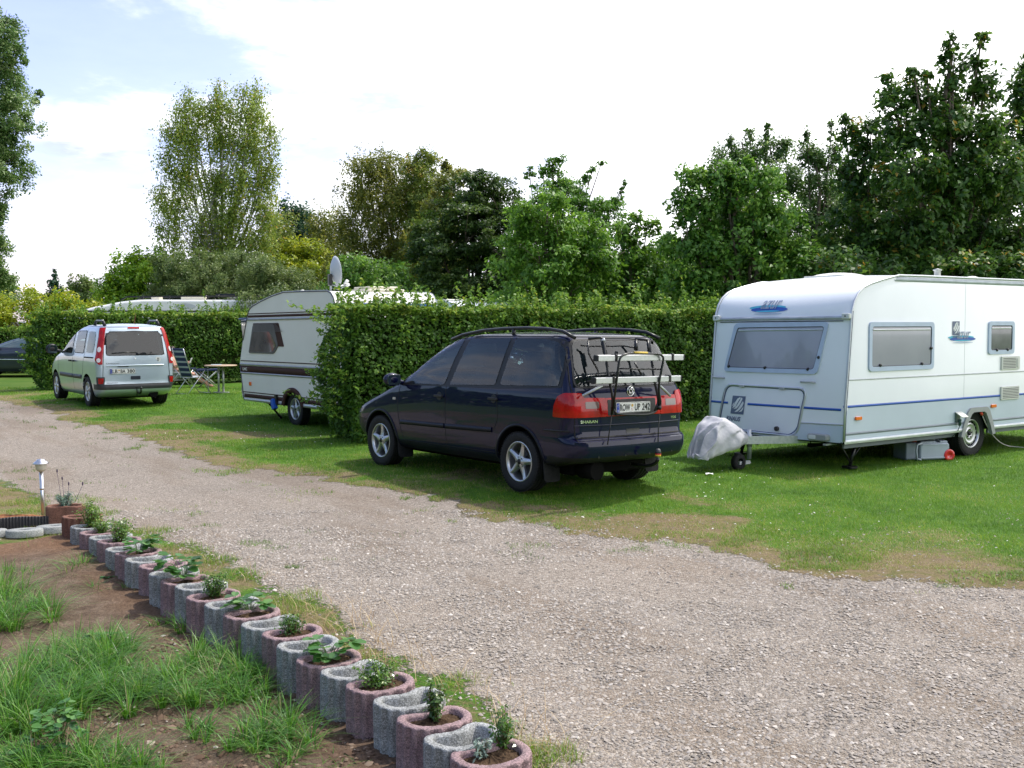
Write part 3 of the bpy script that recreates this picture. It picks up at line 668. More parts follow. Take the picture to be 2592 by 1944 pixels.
def tree(name, label, cat, loc, h, env, kind, nclump, per, lsize, clump=0.5, base=0.25, trunk=0.15, bark=None, group=None, droop=0.0, flat=1.0, sphere=None, limbs=7, bias=0.5, asp=0.6, strands=0, tw=0.0, up=0.35, lobes=None, seed=0):
    """env: keys (height fraction, radius in metres).  Leaves gather in clumps inside that uneven outline."""
    r = np.random.default_rng(seed + int(abs(loc[0]) * 13 + h * 7)); t = thing(name, label, cat, (loc[0], loc[1], 0), group=group)
    fn = hermite(env); nl = r.uniform(0, 6.28, 4)
    def rad(hf, az):
        return fn(hf) * (1 + 0.16 * math.sin(2 * az + nl[0] + hf * 5) + 0.12 * math.sin(3 * az + nl[1] - hf * 9) + 0.10 * math.sin(5 * az + nl[2] + hf * 14))
    C = []; S = []; O = []
    for k in range(nclump):
        hf = base + (1 - base) * r.random() ** 0.92; az = r.uniform(0, 6.283); q = r.random() ** bias
        rr = rad(hf, az) * q
        C.append((math.cos(az) * rr, math.sin(az) * rr, hf * h)); S.append(clump * r.uniform(0.55, 1.2)); O.append((math.cos(az) * q, math.sin(az) * q, 0.5 * (hf - 0.4)))
    for (lx, ly, lz, lr, ln_) in (lobes or []):
        for k in range(ln_):
            v = unit(r.normal(size=3)) * lr * r.random() ** 0.4; C.append((lx + v[0], ly + v[1], lz + v[2])); S.append(clump * r.uniform(0.5, 1.0)); O.append(tuple(v / lr))
    C = np.array(C); S = np.array(S); O = np.array(O)
    n_ = len(C) * per; ci = np.repeat(np.arange(len(C)), per)
    if strands:
        # hanging twigs: leaves strung on vertical threads
        ns = 9; th = r.normal(size=(len(C), ns, 3)) * S[:, None, None] * np.array([0.8, 0.8, 0.35]); j = r.integers(0, ns, n_)
        tt = r.random(n_); P = C[ci] + th[ci, j]; P[:, 2] -= tt * strands * (0.5 + r.random((len(C), ns))[ci, j]); P += r.normal(size=(n_, 3)) * 0.05
        P[:, :2] += (O[ci][:, :2]) * 0.25 * tt[:, None]
    else:
        g = r.normal(size=(n_, 3)); g = unit(g) * (r.random((n_, 1)) ** 0.45)
        P = C[ci] + g * S[ci][:, None] * np.array([1, 1, flat])
    k = P[:, 2] > 0.25; P = P[k]; ci = ci[k]
    ow = O[ci] * 0.7
    Q = leaves(P, lsize, asp, up, droop, r, ow)
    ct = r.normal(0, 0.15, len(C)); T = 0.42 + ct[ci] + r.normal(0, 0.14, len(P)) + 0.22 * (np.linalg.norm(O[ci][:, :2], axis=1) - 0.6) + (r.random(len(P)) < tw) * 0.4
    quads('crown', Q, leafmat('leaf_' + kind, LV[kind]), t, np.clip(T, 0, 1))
    mb = MB(); bk = bark or BARK; top = h * (0.9 if limbs else 0.95)
    pts = [(r.normal(0, 0.03) * i, r.normal(0, 0.03) * i, top * i / 6) for i in range(7)]
    mb.tube(pts, [trunk * (1 - 0.85 * i / 6) for i in range(7)], 9)
    for k in range(limbs):
        hf = base * 0.7 + (0.9 - base * 0.7) * (k + r.random() * 0.6) / limbs; az = r.uniform(0, 6.283); e = rad(min(hf + 0.12, 0.97), az) * 0.8
        z0 = hf * h * 0.85; b0 = trunk * (1 - 0.8 * hf) * 0.6; z1 = z0 + e * (0.9 if not strands else 1.0)
        z1 = min(z1, h * 0.93)
        mb.tube([(0, 0, z0), (math.cos(az) * e * .35, math.sin(az) * e * .35, z0 + (z1 - z0) * .45), (math.cos(az + .2) * e * .7, math.sin(az + .2) * e * .7, z0 + (z1 - z0) * .85), (math.cos(az) * e, math.sin(az) * e, z1)], [b0, b0 * .7, b0 * .4, b0 * .15], 6)
    mb.build('trunk', bk, t)
    return t
def tx(px, Y): return (float(at(px, 811, Y)[0]), Y)
def hh(py, Y): return float(at(1296, py, Y)[2])
G1 = 'trees behind the hedges'
def crown_tree(name, label, cat, px, Y, lobes, kind, lai=5.0, ls=0.15, cl=0.34, bark=None, group=G1, strands=0.0, droop=0.5, asp=0.55, tw=0.04, trunk=0.14, up=0.3, seed=1, flat=1.0, lean=0.0, sw=1.22):
    """crown built from plumes of foliage: (x, y, half width, half height) in photo pixels at distance Y, each as deep as it is wide"""
    r = np.random.default_rng(seed); x0 = float(at(px, 811, Y)[0]); t = thing(name, label, cat, (x0, Y, 0), group=group); k = Y / FPX
    PP = []; TT = []; OO = []; tops = []; ls = ls * (.86 if ls < .2 else 1.0); la = 0.5 * ls * ls * asp
    for (lx, ly, rx, rz) in lobes:
        c = at(lx, ly, Y); q_ = sw if rx > 24 else 1.0; rx, rz = rx * k * q_, rz * k * (1 + (q_ - 1) * .6); dy = r.normal(0, 0.35) * min(rx, 1.2); c = np.array([c[0] - x0, dy, c[2]]); tops.append((c, rx, rz))
        n_ = int(lai * math.pi * rx * rz / la * 0.95); nc = 9 + int(5.5 * rx * rz / (cl * cl)); per = max(8, n_ // nc)
        v = unit(r.normal(size=(nc, 3))) * (r.random((nc, 1)) ** 0.42) * np.where(r.random((nc, 1)) < .16, r.uniform(1.05, 1.38, (nc, 1)), 1); C = c + v * np.array([rx, rx, rz]) * 0.92; S = np.minimum(cl, 0.6 * min(rx, rz) + .05) * r.uniform(.5, 1.15, nc); ct = r.normal(0, .15, nc)
        ci = np.repeat(np.arange(nc), per); m_ = len(ci)
        if strands:
            ns = 7; th = r.normal(size=(nc, ns, 3)) * S[:, None, None] * np.array([.9, .9, .4]); j = r.integers(0, ns, m_); tt = r.random(m_) ** 0.8; sl_ = r.random((nc, ns)) ** 1.5
            P = C[ci] + th[ci, j]; P[:, 2] += .25 * S[ci] - tt * strands * (.25 + sl_[ci, j]); P[:, 0] += .12 * np.sin(tt * 2 + ci); P += r.normal(size=(m_, 3)) * .045
        else:
            g = unit(r.normal(size=(m_, 3))) * (r.random((m_, 1)) ** .5); P = C[ci] + g * S[ci][:, None] * np.array([1, 1, flat])
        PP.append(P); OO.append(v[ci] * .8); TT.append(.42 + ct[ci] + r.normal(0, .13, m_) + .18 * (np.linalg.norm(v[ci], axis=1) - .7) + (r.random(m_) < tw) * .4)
    P = np.concatenate(PP); T = np.concatenate(TT); O = np.concatenate(OO); q = P[:, 2] > .2; P, T, O = P[q], T[q], O[q]
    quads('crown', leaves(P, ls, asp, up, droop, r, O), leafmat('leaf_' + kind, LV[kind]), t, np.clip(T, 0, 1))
    mb = MB(); top = max(c[2] for c, _, _ in tops); sp = sorted(tops, key=lambda q: q[0][2]); pts = [(0, 0, -.1)]
    for i in range(1, 6):
        z = top * i / 5.2; near = min(tops, key=lambda q: abs(q[0][2] - z)); pts.append((near[0][0] * .35 * i / 5 + r.normal(0, .06), r.normal(0, .06), z))
    mb.tube(pts, [trunk * (1 - .85 * i / 5) for i in range(6)], 9)
    for c, rx, rz in tops:
        z0 = max(.3, c[2] * .45); bx = c[0] * .12
        mb.tube([(bx, 0, z0), (bx + (c[0] - bx) * .55, c[1] * .5, z0 + (c[2] - z0) * .5), (c[0], c[1], c[2]), (c[0] + r.normal(0, .1) * rx, c[1], c[2] + rz * .8)], [trunk * .26, trunk * .18, trunk * .09, .006], 6)
        for e in range(3):
            a = r.uniform(0, 6.28); mb.tube([tuple(c - np.array([0, 0, rz * .3])), (c[0] + math.cos(a) * rx * .5, c[1] + math.sin(a) * rx * .5, c[2] + rz * .2), (c[0] + math.cos(a) * rx * .85, c[1] + math.sin(a) * rx * .8, c[2] + rz * (.0 if strands else .5))], [trunk * .08, trunk * .05, .005], 5)
    mb.build('trunk', bark or BARK, t); return t
CT = crown_tree
CT('poplar_tree', 'tall narrow dark green poplar cut by the left edge of the picture', 'tree', -45, 45, [(-10, 95, 74, 78), (-30, 215, 78, 60), (-8, 325, 92, 75), (-12, 430, 88, 52), (-22, 520, 62, 60), (-30, 620, 42, 70), (-22, 705, 46, 60)], 'poplar', 8.5, .15, .42, group='poplars', droop=0, tw=.22, seed=1, trunk=.3)
CT('birch_tree', 'tall weeping birch with pale trunk and long hanging twigs left of centre', 'tree', 565, 45, [(478, 225, 20, 12), (462, 262, 34, 30), (515, 262, 40, 30), (555, 215, 18, 22), (565, 265, 40, 36), (620, 225, 20, 22), (648, 220, 18, 30), (640, 285, 46, 50), (430, 320, 28, 30), (480, 335, 44, 50), (560, 345, 44, 50), (625, 360, 46, 50), (688, 320, 14, 34), (685, 400, 16, 50), (425, 400, 18, 40), (475, 430, 44, 52), (545, 450, 40, 50), (612, 450, 46, 46), (660, 440, 26, 44), (408, 480, 18, 40), (450, 510, 38, 36), (520, 540, 52, 46), (590, 540, 44, 40), (660, 500, 36, 30), (680, 540, 22, 34), (410, 570, 14, 34), (445, 600, 12, 60), (500, 610, 46, 44), (580, 620, 56, 44), (640, 600, 44, 40), (560, 680, 90, 50)], 'weeping', 5.4, .13, .26, BIRCH, strands=1.6, droop=1.2, tw=.07, up=0, seed=5, trunk=.16, sw=1.0)
CT('dark_tree', 'small round dark blue green tree in the gap right of the tall birch', 'tree', 745, 62, [(742, 540, 38, 38), (735, 590, 52, 46), (770, 580, 36, 40), (740, 660, 60, 60)], 'conifer', 5.5, .22, .55, seed=2)
Y = 90
GF = 'trees on the far left skyline'
CT('spruce_tree', 'far dark pointed spruce on the left skyline', 'tree', 136, 90, [(136, 695, 7, 14), (136, 712, 13, 14), (136, 728, 20, 15), (136, 748, 26, 18), (136, 775, 30, 24)], 'conifer', 6, .26, .4, group=GF, seed=3)
CT('round_tree', 'far pale green rounded tree right of the pointed spruce', 'tree', 218, 80, [(215, 722, 28, 24), (200, 745, 28, 24), (238, 750, 30, 24), (215, 780, 46, 26)], 'olive', 6, .26, .5, group=GF, seed=4)
CT('leafy_tree', 'low dark leafy tree at the foot of the poplar on the left edge', 'tree', 20, 70, [(10, 715, 24, 26), (30, 735, 28, 24), (0, 760, 50, 30)], 'poplar', 6, .22, .5, group=GF, seed=14)
CT('walnut_tree', 'bright green rounded tree left of the weeping birch foot', 'tree', 345, 44, [(330, 672, 44, 34), (385, 662, 44, 32), (350, 710, 70, 44), (410, 710, 50, 46), (360, 765, 80, 40)], 'bright', 6, .19, .38, seed=6)
CT('hazel_bush', 'low bright green bush spreading to the left of the rounded bright tree', 'bush', 283, 43, [(290, 705, 26, 20), (285, 735, 34, 28), (300, 770, 50, 34)], 'bright', 6, .17, .32, seed=7)
CT('willow_bush', 'broad grey green willow bush under the tall birch', 'bush', 560, 40, [(520, 690, 66, 50), (600, 680, 70, 50), (560, 740, 130, 46), (640, 730, 80, 50)], 'olive', 6, .13, .36, asp=.35, seed=8)
CT('willow_bush', 'grey green willow bush behind the dish of the striped caravan', 'bush', 690, 38, [(665, 700, 60, 50), (720, 730, 66, 44), (690, 765, 110, 40)], 'olive', 6, .13, .36, asp=.35, seed=9)
CT('willow_bush', 'grey green willow bush right of the bright green rounded tree', 'bush', 455, 41, [(450, 690, 46, 46), (450, 745, 66, 50)], 'olive', 6, .13, .36, asp=.35, seed=10)
CT('yellow_tree', 'yellow green tree between the tall birch and the golden birch', 'tree', 770, 48, [(745, 640, 44, 36), (795, 655, 40, 44), (770, 700, 84, 50), (790, 760, 90, 50)], 'yellow', 6, .16, .36, seed=11)
CT('weeping_tree', 'small drooping olive tree between the tall birch and the golden birch', 'tree', 832, 50, [(822, 550, 38, 30), (840, 590, 46, 40), (830, 640, 52, 50), (850, 720, 66, 70)], 'gold', 5, .14, .34, strands=1.1, droop=1, seed=12)
CT('weeping_tree', 'slim drooping birch close to the right side of the tall birch', 'tree', 695, 49, [(700, 555, 30, 30), (690, 600, 40, 40), (700, 650, 40, 50)], 'birch', 5, .14, .34, BIRCH, strands=1.1, droop=1, seed=13)
CT('golden_birch', 'broad olive gold birch behind the satellite dish', 'tree', 985, 45, [(930, 425, 46, 36), (985, 415, 50, 34), (910, 490, 46, 50), (980, 500, 84, 70), (1050, 500, 60, 80), (895, 580, 40, 40), (960, 610, 100, 70), (1060, 640, 90, 80), (930, 700, 100, 60), (1030, 740, 120, 50)], 'gold', 4.6, .13, .38, BIRCH, strands=.9, droop=1, tw=.08, seed=15, trunk=.16)
CT('green_birch', 'fresh green birch joined to the right side of the olive gold birch', 'tree', 1068, 43, [(1080, 415, 26, 36), (1050, 430, 30, 30), (1075, 480, 44, 56), (1070, 570, 60, 70), (1090, 680, 80, 80)], 'birch', 5.5, .13, .36, droop=.6, seed=16)
CT('hornbeam_tree', 'dense very dark tree behind the hedge above the dark blue van roof', 'tree', 1200, 33, [(1250, 470, 52, 40), (1190, 500, 62, 60), (1270, 540, 60, 60), (1180, 590, 90, 80), (1120, 640, 70, 80), (1250, 650, 100, 90), (1180, 740, 150, 50)], 'dark', 7, .13, .36, flat=.5, seed=17, trunk=.22)
CT('young_maple', 'yellowish green tree top left of the dense very dark tree', 'tree', 1130, 36, [(1128, 425, 16, 30), (1135, 470, 40, 40), (1165, 450, 22, 26), (1120, 540, 50, 60), (1100, 640, 70, 80)], 'gold', 5.5, .14, .34, seed=18)
CT('spreading_tree', 'dark tree with long branches reaching out to the right against the sky', 'tree', 1390, 31, [(1416, 408, 26, 12), (1400, 430, 22, 26), (1375, 440, 16, 22), (1340, 440, 12, 22), (1395, 490, 46, 50), (1450, 480, 36, 34), (1480, 450, 14, 16), (1500, 430, 14, 9), (1522, 414, 10, 5), (1470, 520, 60, 30), (1530, 520, 40, 18), (1560, 510, 14, 16), (1572, 488, 7, 14), (1580, 466, 4, 12), (1500, 560, 80, 40), (1350, 560, 60, 60), (1400, 650, 120, 80)], 'mid', 5, .12, .26, flat=.6, seed=19)
CT('elm_bush', 'light green elm with drooping leaf sprays above the middle of the hedge', 'tree', 1410, 26, [(1340, 535, 44, 26), (1410, 515, 40, 26), (1320, 590, 46, 44), (1400, 580, 70, 50), (1490, 590, 66, 40), (1300, 660, 52, 50), (1390, 670, 90, 70), (1500, 670, 80, 60), (1400, 750, 140, 40)], 'fresh', 6, .15, .26, droop=.9, tw=.12, asp=.5, seed=20)
CT('elm_bush', 'small light green elm left of the gap of sky above the hedge', 'tree', 1600, 27, [(1613, 552, 20, 16), (1640, 575, 36, 20), (1575, 590, 40, 26), (1620, 630, 60, 44), (1570, 680, 60, 50), (1650, 700, 70, 50), (1600, 760, 110, 40)], 'fresh', 5, .15, .26, droop=.9, tw=.12, seed=21)
CT('elm_bush', 'dark green bush in the gap between the small elm and the large cherry', 'tree', 1690, 28, [(1690, 620, 30, 26), (1700, 670, 50, 44), (1710, 740, 90, 50)], 'mid', 6, .15, .3, seed=22)
CT('cherry_tree', 'large mid green cherry with hanging leaves behind the right end of the hedge', 'tree', 1890, 25, [(1760, 445, 40, 26), (1830, 450, 60, 40), (1910, 450, 60, 40), (1760, 520, 54, 50), (1850, 530, 80, 60), (1950, 540, 80, 60), (1740, 610, 60, 54), (1840, 630, 90, 66), (1960, 640, 90, 70), (1780, 720, 100, 54), (1900, 730, 110, 50), (2040, 700, 90, 70)], 'mid', 6.5, .16, .28, droop=1, tw=.10, asp=.55, seed=23, trunk=.18)
CT('plum_tree', 'feathery topped tree behind the left side of the large cherry', 'tree', 1890, 31, [(1850, 360, 12, 22), (1838, 400, 34, 34), (1900, 340, 12, 26), (1905, 390, 38, 36), (1945, 335, 10, 26), (1950, 380, 26, 34), (1985, 370, 22, 40), (1900, 450, 110, 50), (1900, 560, 120, 80)], 'poplar', 4.6, .12, .26, seed=25)
CT('plum_tree', 'thin topped darker tree between the large cherry and the dark maples', 'tree', 2060, 30, [(2045, 345, 10, 26), (2048, 390, 26, 36), (2080, 400, 26, 36), (2105, 335, 8, 30), (2112, 385, 22, 36), (2060, 460, 80, 44), (2070, 560, 100, 80), (2080, 680, 100, 80)], 'poplar', 4.6, .12, .26, seed=24)
CT('maple_tree', 'tallest dark maple with two pointed tops above the white caravan', 'tree', 2400, 25, [(2240, 205, 18, 22), (2258, 260, 34, 44), (2312, 185, 16, 22), (2345, 190, 12, 14), (2335, 250, 36, 50), (2402, 115, 18, 32), (2410, 180, 32, 46), (2484, 100, 18, 26), (2470, 165, 20, 34), (2490, 230, 44, 44), (2415, 270, 60, 50), (2290, 340, 60, 60), (2390, 350, 80, 66), (2500, 340, 70, 66), (2280, 450, 80, 60), (2400, 460, 100, 70), (2530, 460, 90, 80), (2300, 570, 100, 70), (2440, 580, 110, 80), (2560, 600, 90, 90), (2330, 690, 130, 60), (2500, 700, 140, 60)], 'maple', 5.6, .19, .30, droop=1, tw=.04, asp=.5, seed=26, trunk=.22)
CT('maple_tree', 'dark maple of middle height left of the tallest maple', 'tree', 2185, 26, [(2140, 300, 16, 14), (2155, 340, 26, 34), (2200, 325, 26, 22), (2195, 390, 48, 50), (2160, 450, 50, 50), (2210, 500, 70, 60), (2170, 590, 90, 70), (2190, 690, 110, 70)], 'maple', 5.6, .18, .30, droop=.9, asp=.5, seed=27)
CT('maple_tree', 'dark maple cut by the right edge of the picture', 'tree', 2660, 27, [(2592, 170, 22, 30), (2600, 230, 44, 50), (2590, 320, 52, 60), (2640, 300, 60, 120), (2650, 450, 100, 110), (2660, 620, 120, 130)], 'maple', 5.6, .19, .30, droop=.9, asp=.5, seed=28, trunk=.2)
CT('green_shrub', 'mid green shrub right of the satellite dish behind the long hedge', 'bush', 960, 34, [(900, 690, 54, 40), (960, 710, 66, 44), (880, 745, 70, 36), (990, 750, 90, 40)], 'mid', 6, .14, .34, seed=60)
CT('maple_tree', 'dark bushy maple filling the gap behind the plum and the tallest maple', 'tree', 2230, 31, [(2150, 520, 70, 60), (2260, 500, 70, 70), (2360, 520, 80, 80), (2480, 500, 90, 80), (2200, 620, 120, 70), (2420, 630, 150, 80)], 'maple', 6, .19, .36, seed=62)
CT('dark_shrub', 'dark shrub filling the corner under the tallest maple beside the caravan roof', 'bush', 2140, 23.5, [(2130, 690, 80, 50), (2260, 700, 90, 50), (2420, 700, 110, 50), (2560, 700, 90, 60)], 'maple', 6, .17, .3, seed=61)
# yellow-green shrubs beyond the left hedge
for i, (px, Y, py, rr_, lb) in enumerate([(-20, 38, 745, 1.3, 'yellow green shrub at the left edge beyond the left hedge'), (75, 38, 738, 1.2, 'yellow green shrub beyond the left hedge below the pointed spruce'),
                                          (165, 37, 745, 1.1, 'yellow green shrub beyond the left hedge with reddish shoots'), (235, 37, 775, .8, 'small yellow green shrub at the nose of the white motorhome roof')]):
    tree('yellow_shrub', lb, 'bush', tx(px, Y + 2.5), hh(py, Y + 2.5), [(0, rr_), (.5, rr_ * 1.1), (.85, rr_ * .7), (1, .3)], 'yellow', 70, 110, 0.12, 0.42, 0.05, limbs=3, group='yellow green shrubs beyond the left hedge', seed=30 + i, tw=.1)
# a closing belt of foliage low behind everything and a wood behind the photographer
def belt(name, label, pts, kind, n_, ls, h0, h1):
    P = []
    for i in range(len(pts) - 1):
        a, b_ = np.array(pts[i]), np.array(pts[i + 1]); t_ = rng.random(n_); P.append(np.stack([a[0] + (b_[0] - a[0]) * t_, a[1] + (b_[1] - a[1]) * t_ + rng.normal(0, 0.9, n_), np.zeros(n_)], 1))
    P = np.concatenate(P); top = h0 + (h1 - h0) * fbm(P[:, 0] * 0.3, P[:, 1] * 0.3, 40); P[:, 2] = rng.random(len(P)) ** 0.8 * top
    tag(quads(name, leaves(P, ls), leafmat('leaf_' + kind, LV[kind]), tint=np.clip(rng.normal(0.4, 0.18, len(P)) + 0.3 * (vnoise(P[:, 0], P[:, 2] * 1.5, 3) - 0.5), 0, 1)), label, 'bushes', kind='stuff')
belt('undergrowth', 'dark tangled undergrowth between the trees behind the hedges', [(-9, 47), (-3, 40), (2, 33), (6, 30), (15, 31)], 'mid', 26000, 0.20, 2.6, 4.9)
belt('distant_wood', 'wood standing behind the camera across the site', [(-52, 48), (-60, 20), (-45, -15), (-20, -38), (20, -42), (60, -20)], 'mid', 3500, 1.5, 5, 11)

# ---- hedges
HM = leafmat('leaf_hedge', LV['hedge'], 0.5, 0.3, 0.3)
def hedge(label, a, b, depth, h, n_per, ls, sprigs, group='clipped hornbeam hedges'):
    """a, b: ends of the front base line; the hedge thickens away from the camera"""
    a, b = np.array(a, float), np.array(b, float); L_ = np.linalg.norm(b - a); d = (b - a) / L_; p = np.array([-d[1], d[0]])
    t = thing('hedge', label, 'hedge', (a[0], a[1], 0), (0, 0, math.atan2(d[1], d[0])), group)
    # inner mass of twigs: lumpy closed block
    nx, nz_ = int(L_ / 0.25), 10; rows = []
    sec = [(0.18, 0.12)] + [(0.20 - 0.10 * math.sin(k / 7 * 3.1), 0.12 + (h - 0.3) * k / 7) for k in range(8)] + [(0.4, h - 0.14), (depth - 0.4, h - 0.14)] + [(depth - 0.2, h - 0.3 - (h - 0.42) * k / 4) for k in range(5)]
    for i in range(nx + 1):
        x = 0.25 + (L_ - 0.5) * i / nx; rows.append([(x, q[0] + (vnoise(x * 3, q[1] * 3, 5) - .5) * .12, q[1] + (vnoise(x * 2, q[0] * 3, 6) - .5) * .1) for q in sec])
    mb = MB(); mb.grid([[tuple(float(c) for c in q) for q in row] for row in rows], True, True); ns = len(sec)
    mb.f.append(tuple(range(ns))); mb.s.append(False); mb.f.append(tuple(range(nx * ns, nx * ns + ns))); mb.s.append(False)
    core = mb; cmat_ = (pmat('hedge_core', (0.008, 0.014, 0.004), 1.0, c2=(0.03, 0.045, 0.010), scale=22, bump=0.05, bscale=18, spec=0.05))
    P = []; O = []
    def lump(x, q): return (fbm(x * 1.4, q * 1.4, 50) - 0.5) * 0.34 + (vnoise(x * 5, q * 5, 51) - .5) * 0.12
    nf = int(n_per * L_ * h); x = rng.random(nf) * L_; z = h * rng.random(nf) ** 0.9; y = 0.12 - lump(x, z) * 0.8 - 0.1 * np.sin(z / h * 3.1) + rng.exponential(0.07, nf) - 0.03
    P.append(np.stack([x, y, z], 1)); O.append(np.tile((0, -1.1, 0.2), (nf, 1)))
    nt_ = int(n_per * L_ * depth * 1.2); x = rng.random(nt_) * L_; y = rng.random(nt_) * depth; z = h + lump(x, y + 5) * 0.6 - rng.exponential(0.07, nt_) + 0.02
    P.append(np.stack([x, y, z], 1)); O.append(np.tile((0, 0, 1.0), (nt_, 1)))
    for e, sg in ((0, -1), (L_, 1)):
        ne = int(n_per * depth * h * 1.3); y = rng.random(ne) * depth; z = h * rng.random(ne); bul = 0.22 * np.sin(np.clip(z / h, 0, 1) * 3.1) + lump(y + 9, z) * 0.9
        x = e + sg * (bul - 0.12 - rng.exponential(0.07, ne)); P.append(np.stack([x, y, z], 1)); O.append(np.tile((sg * 1.1, 0, 0.2), (ne, 1)))
    for yy, nn in ((depth, int(nf * 0.35)),):
        x = rng.random(nn) * L_; z = h * rng.random(nn); y = yy + lump(x, z) - 0.1; P.append(np.stack([x, y, z], 1)); O.append(np.tile((0, 1.1, 0.2), (nn, 1)))
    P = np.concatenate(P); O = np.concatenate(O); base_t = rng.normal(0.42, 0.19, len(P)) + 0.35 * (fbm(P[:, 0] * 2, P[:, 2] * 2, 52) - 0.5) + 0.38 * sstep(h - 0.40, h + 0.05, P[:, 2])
    Q = leaves(P, ls, 0.62, 0.25, 0.35, rng, O)
    # shoots standing out of the top and ends
    SQ = []; ST = []; tw = core
    for k in range(sprigs):
        x0 = rng.random() * L_; y0 = rng.random() * depth * 0.9; hgt = 0.10 + rng.gamma(2.0, 0.075); a_ = rng.uniform(0, 6.28); ln_ = rng.uniform(0, .35) * hgt
        if k % 7 == 0: x0 = -0.12; z0 = rng.uniform(.4, h); dx, dz, dy = -hgt * 0.9, hgt * 0.35, rng.normal(0, .05)
        elif k % 5 == 0: z0 = rng.uniform(.3, h); y0 = 0.0; dx, dy, dz = rng.normal(0, .06), -hgt * .5, hgt * .4
        else: z0 = h - 0.05; dx, dy, dz = math.cos(a_) * ln_, math.sin(a_) * ln_, hgt
        tw.tube([(x0, y0, z0), (x0 + dx, y0 + dy, z0 + dz)], [0.004, 0.0015], 4, cap=False)
        m_ = int(8 + hgt * 45); s_ = rng.random(m_); c = np.stack([x0 + dx * s_, y0 + dy * s_, z0 + dz * s_], 1) + rng.normal(0, 0.025, (m_, 3)); SQ.append(leaves(c, ls * 0.95, 0.6, 0.3, 0.2, rng)); ST.append(np.clip(rng.normal(0.7, 0.15, m_), 0, 1))
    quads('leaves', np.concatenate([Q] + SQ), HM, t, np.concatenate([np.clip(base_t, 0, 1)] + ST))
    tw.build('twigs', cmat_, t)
    return t
HB0 = gp(900, 1126)[:2]; HB1 = gp(1800, 1062)[:2]; _d = (HB1 - HB0) / np.linalg.norm(HB1 - HB0)
hedge('long clipped hornbeam hedge running from behind the dark blue van to the white caravan', HB0, HB1 + _d * 3.0, 1.15, 2.12, 1500, 0.075, 520)
HA0 = gp(115, 990)[:2]; HA1 = np.array([-8.0, 32.6])
hedge('clipped hedge behind the silver van and the garden table on the left', HA0, HA1 + (HA1 - HA0) / np.linalg.norm(HA1 - HA0) * 1.5, 1.2, 2.12, 950, 0.085, 260)
HC0 = np.array([-23.0, 37.0]); HC1 = np.array([-16.2, 38.6])
hedge('low clipped hedge behind the dark car at the left edge', HC0, HC1, 1.0, 1.65, 420, 0.11, 40)
# ================================================================== PLANTERS
def concrete(name, c1, c2, speck, bump=0.004):
    m, t, b = newmat(name); n = t.nodes; l = t.links
    tc_ = n.new('ShaderNodeTexCoord').outputs['Object']
    a = n.new('ShaderNodeTexNoise'); a.inputs['Scale'].default_value = 7; a.inputs['Detail'].default_value = 6; l.new(tc_, a.inputs[0])
    r_ = n.new('ShaderNodeValToRGB'); r_.color_ramp.elements[0].position = .3; r_.color_ramp.elements[0].color = (*c1, 1); r_.color_ramp.elements[1].position = .7; r_.color_ramp.elements[1].color = (*c2, 1); l.new(a.outputs[0], r_.inputs[0])
    v = n.new('ShaderNodeTexVoronoi'); v.inputs['Scale'].default_value = 230; l.new(tc_, v.inputs[0])
    s = n.new('ShaderNodeSeparateColor'); l.new(v.outputs['Color'], s.inputs[0])
    r2 = n.new('ShaderNodeValToRGB'); e = r2.color_ramp.elements; e[0].position = 0; e[0].color = (*[x * .55 for x in (1, 1, 1)], 1); e[1].position = .55; e[1].color = (1, 1, 1, 1)
    e2 = e.new(0.9); e2.color = (*speck, 1); l.new(s.outputs[0], r2.inputs[0])
    mx_ = n.new('ShaderNodeMixRGB'); mx_.blend_type = 'MULTIPLY'; mx_.inputs[0].default_value = 1; l.new(r_.outputs[0], mx_.inputs[1]); l.new(r2.outputs[0], mx_.inputs[2]); l.new(mx_.outputs[0], b.inputs['Base Color'])
    b.inputs['Roughness'].default_value = 0.92; b.inputs['Specular IOR Level'].default_value = 0.2
    bp = n.new('ShaderNodeBump'); bp.inputs['Distance'].default_value = bump; bp.inputs['Strength'].default_value = 1
    nn = n.new('ShaderNodeTexNoise'); nn.inputs['Scale'].default_value = 120; nn.inputs['Detail'].default_value = 4; l.new(tc_, nn.inputs[0]); l.new(nn.outputs[0], bp.inputs['Height']); l.new(bp.outputs[0], b.inputs['Normal'])
    return m
CG = concrete('grey_concrete', (0.20, 0.205, 0.20), (0.36, 0.365, 0.36), (1.5, 1.5, 1.55))
CP = concrete('pink_concrete', (0.205, 0.145, 0.15), (0.33, 0.24, 0.24), (1.4, 1.3, 1.35))
CB = concrete('brown_concrete', (0.15, 0.075, 0.055), (0.24, 0.13, 0.095), (1.2, 1.1, 1.1))
CL = concrete('pale_concrete', (0.24, 0.25, 0.25), (0.36, 0.37, 0.36), (1.2, 1.2, 1.2))
SOIL = pmat('potting_soil', (0.045, 0.028, 0.018), 1.0, c2=(0.12, 0.08, 0.05), scale=30, bump=0.02, bscale=60, spec=0.1)
def ring_outline(w_=0.165, front=0.150, back=0.125, dent=0.065, n=96, groove=True, ins=0.0):
    o = []
    for k in range(n):
        t_ = 2 * math.pi * k / n; c_, s_ = math.cos(t_), math.sin(t_); x = w_ * (abs(c_) ** 0.85) * (1 if c_ > 0 else -1)
        y = front * abs(s_) ** 0.9 if s_ > 0 else -back * abs(s_) ** 0.8 + dent * math.exp(-(x / (0.55 * w_)) ** 2)
        o.append(Vector((x, y)))
    out_ = []
    for k in range(n):
        tn = (o[(k + 1) % n] - o[k - 1]).normalized(); nr = Vector((tn.y, -tn.x))
        g = 0.0
        if groove: g = (0.011, 0.008, 0, 0, 0, 0.008)[k % 6]
        out_.append(o[k] - nr * (ins + g))
    return out_
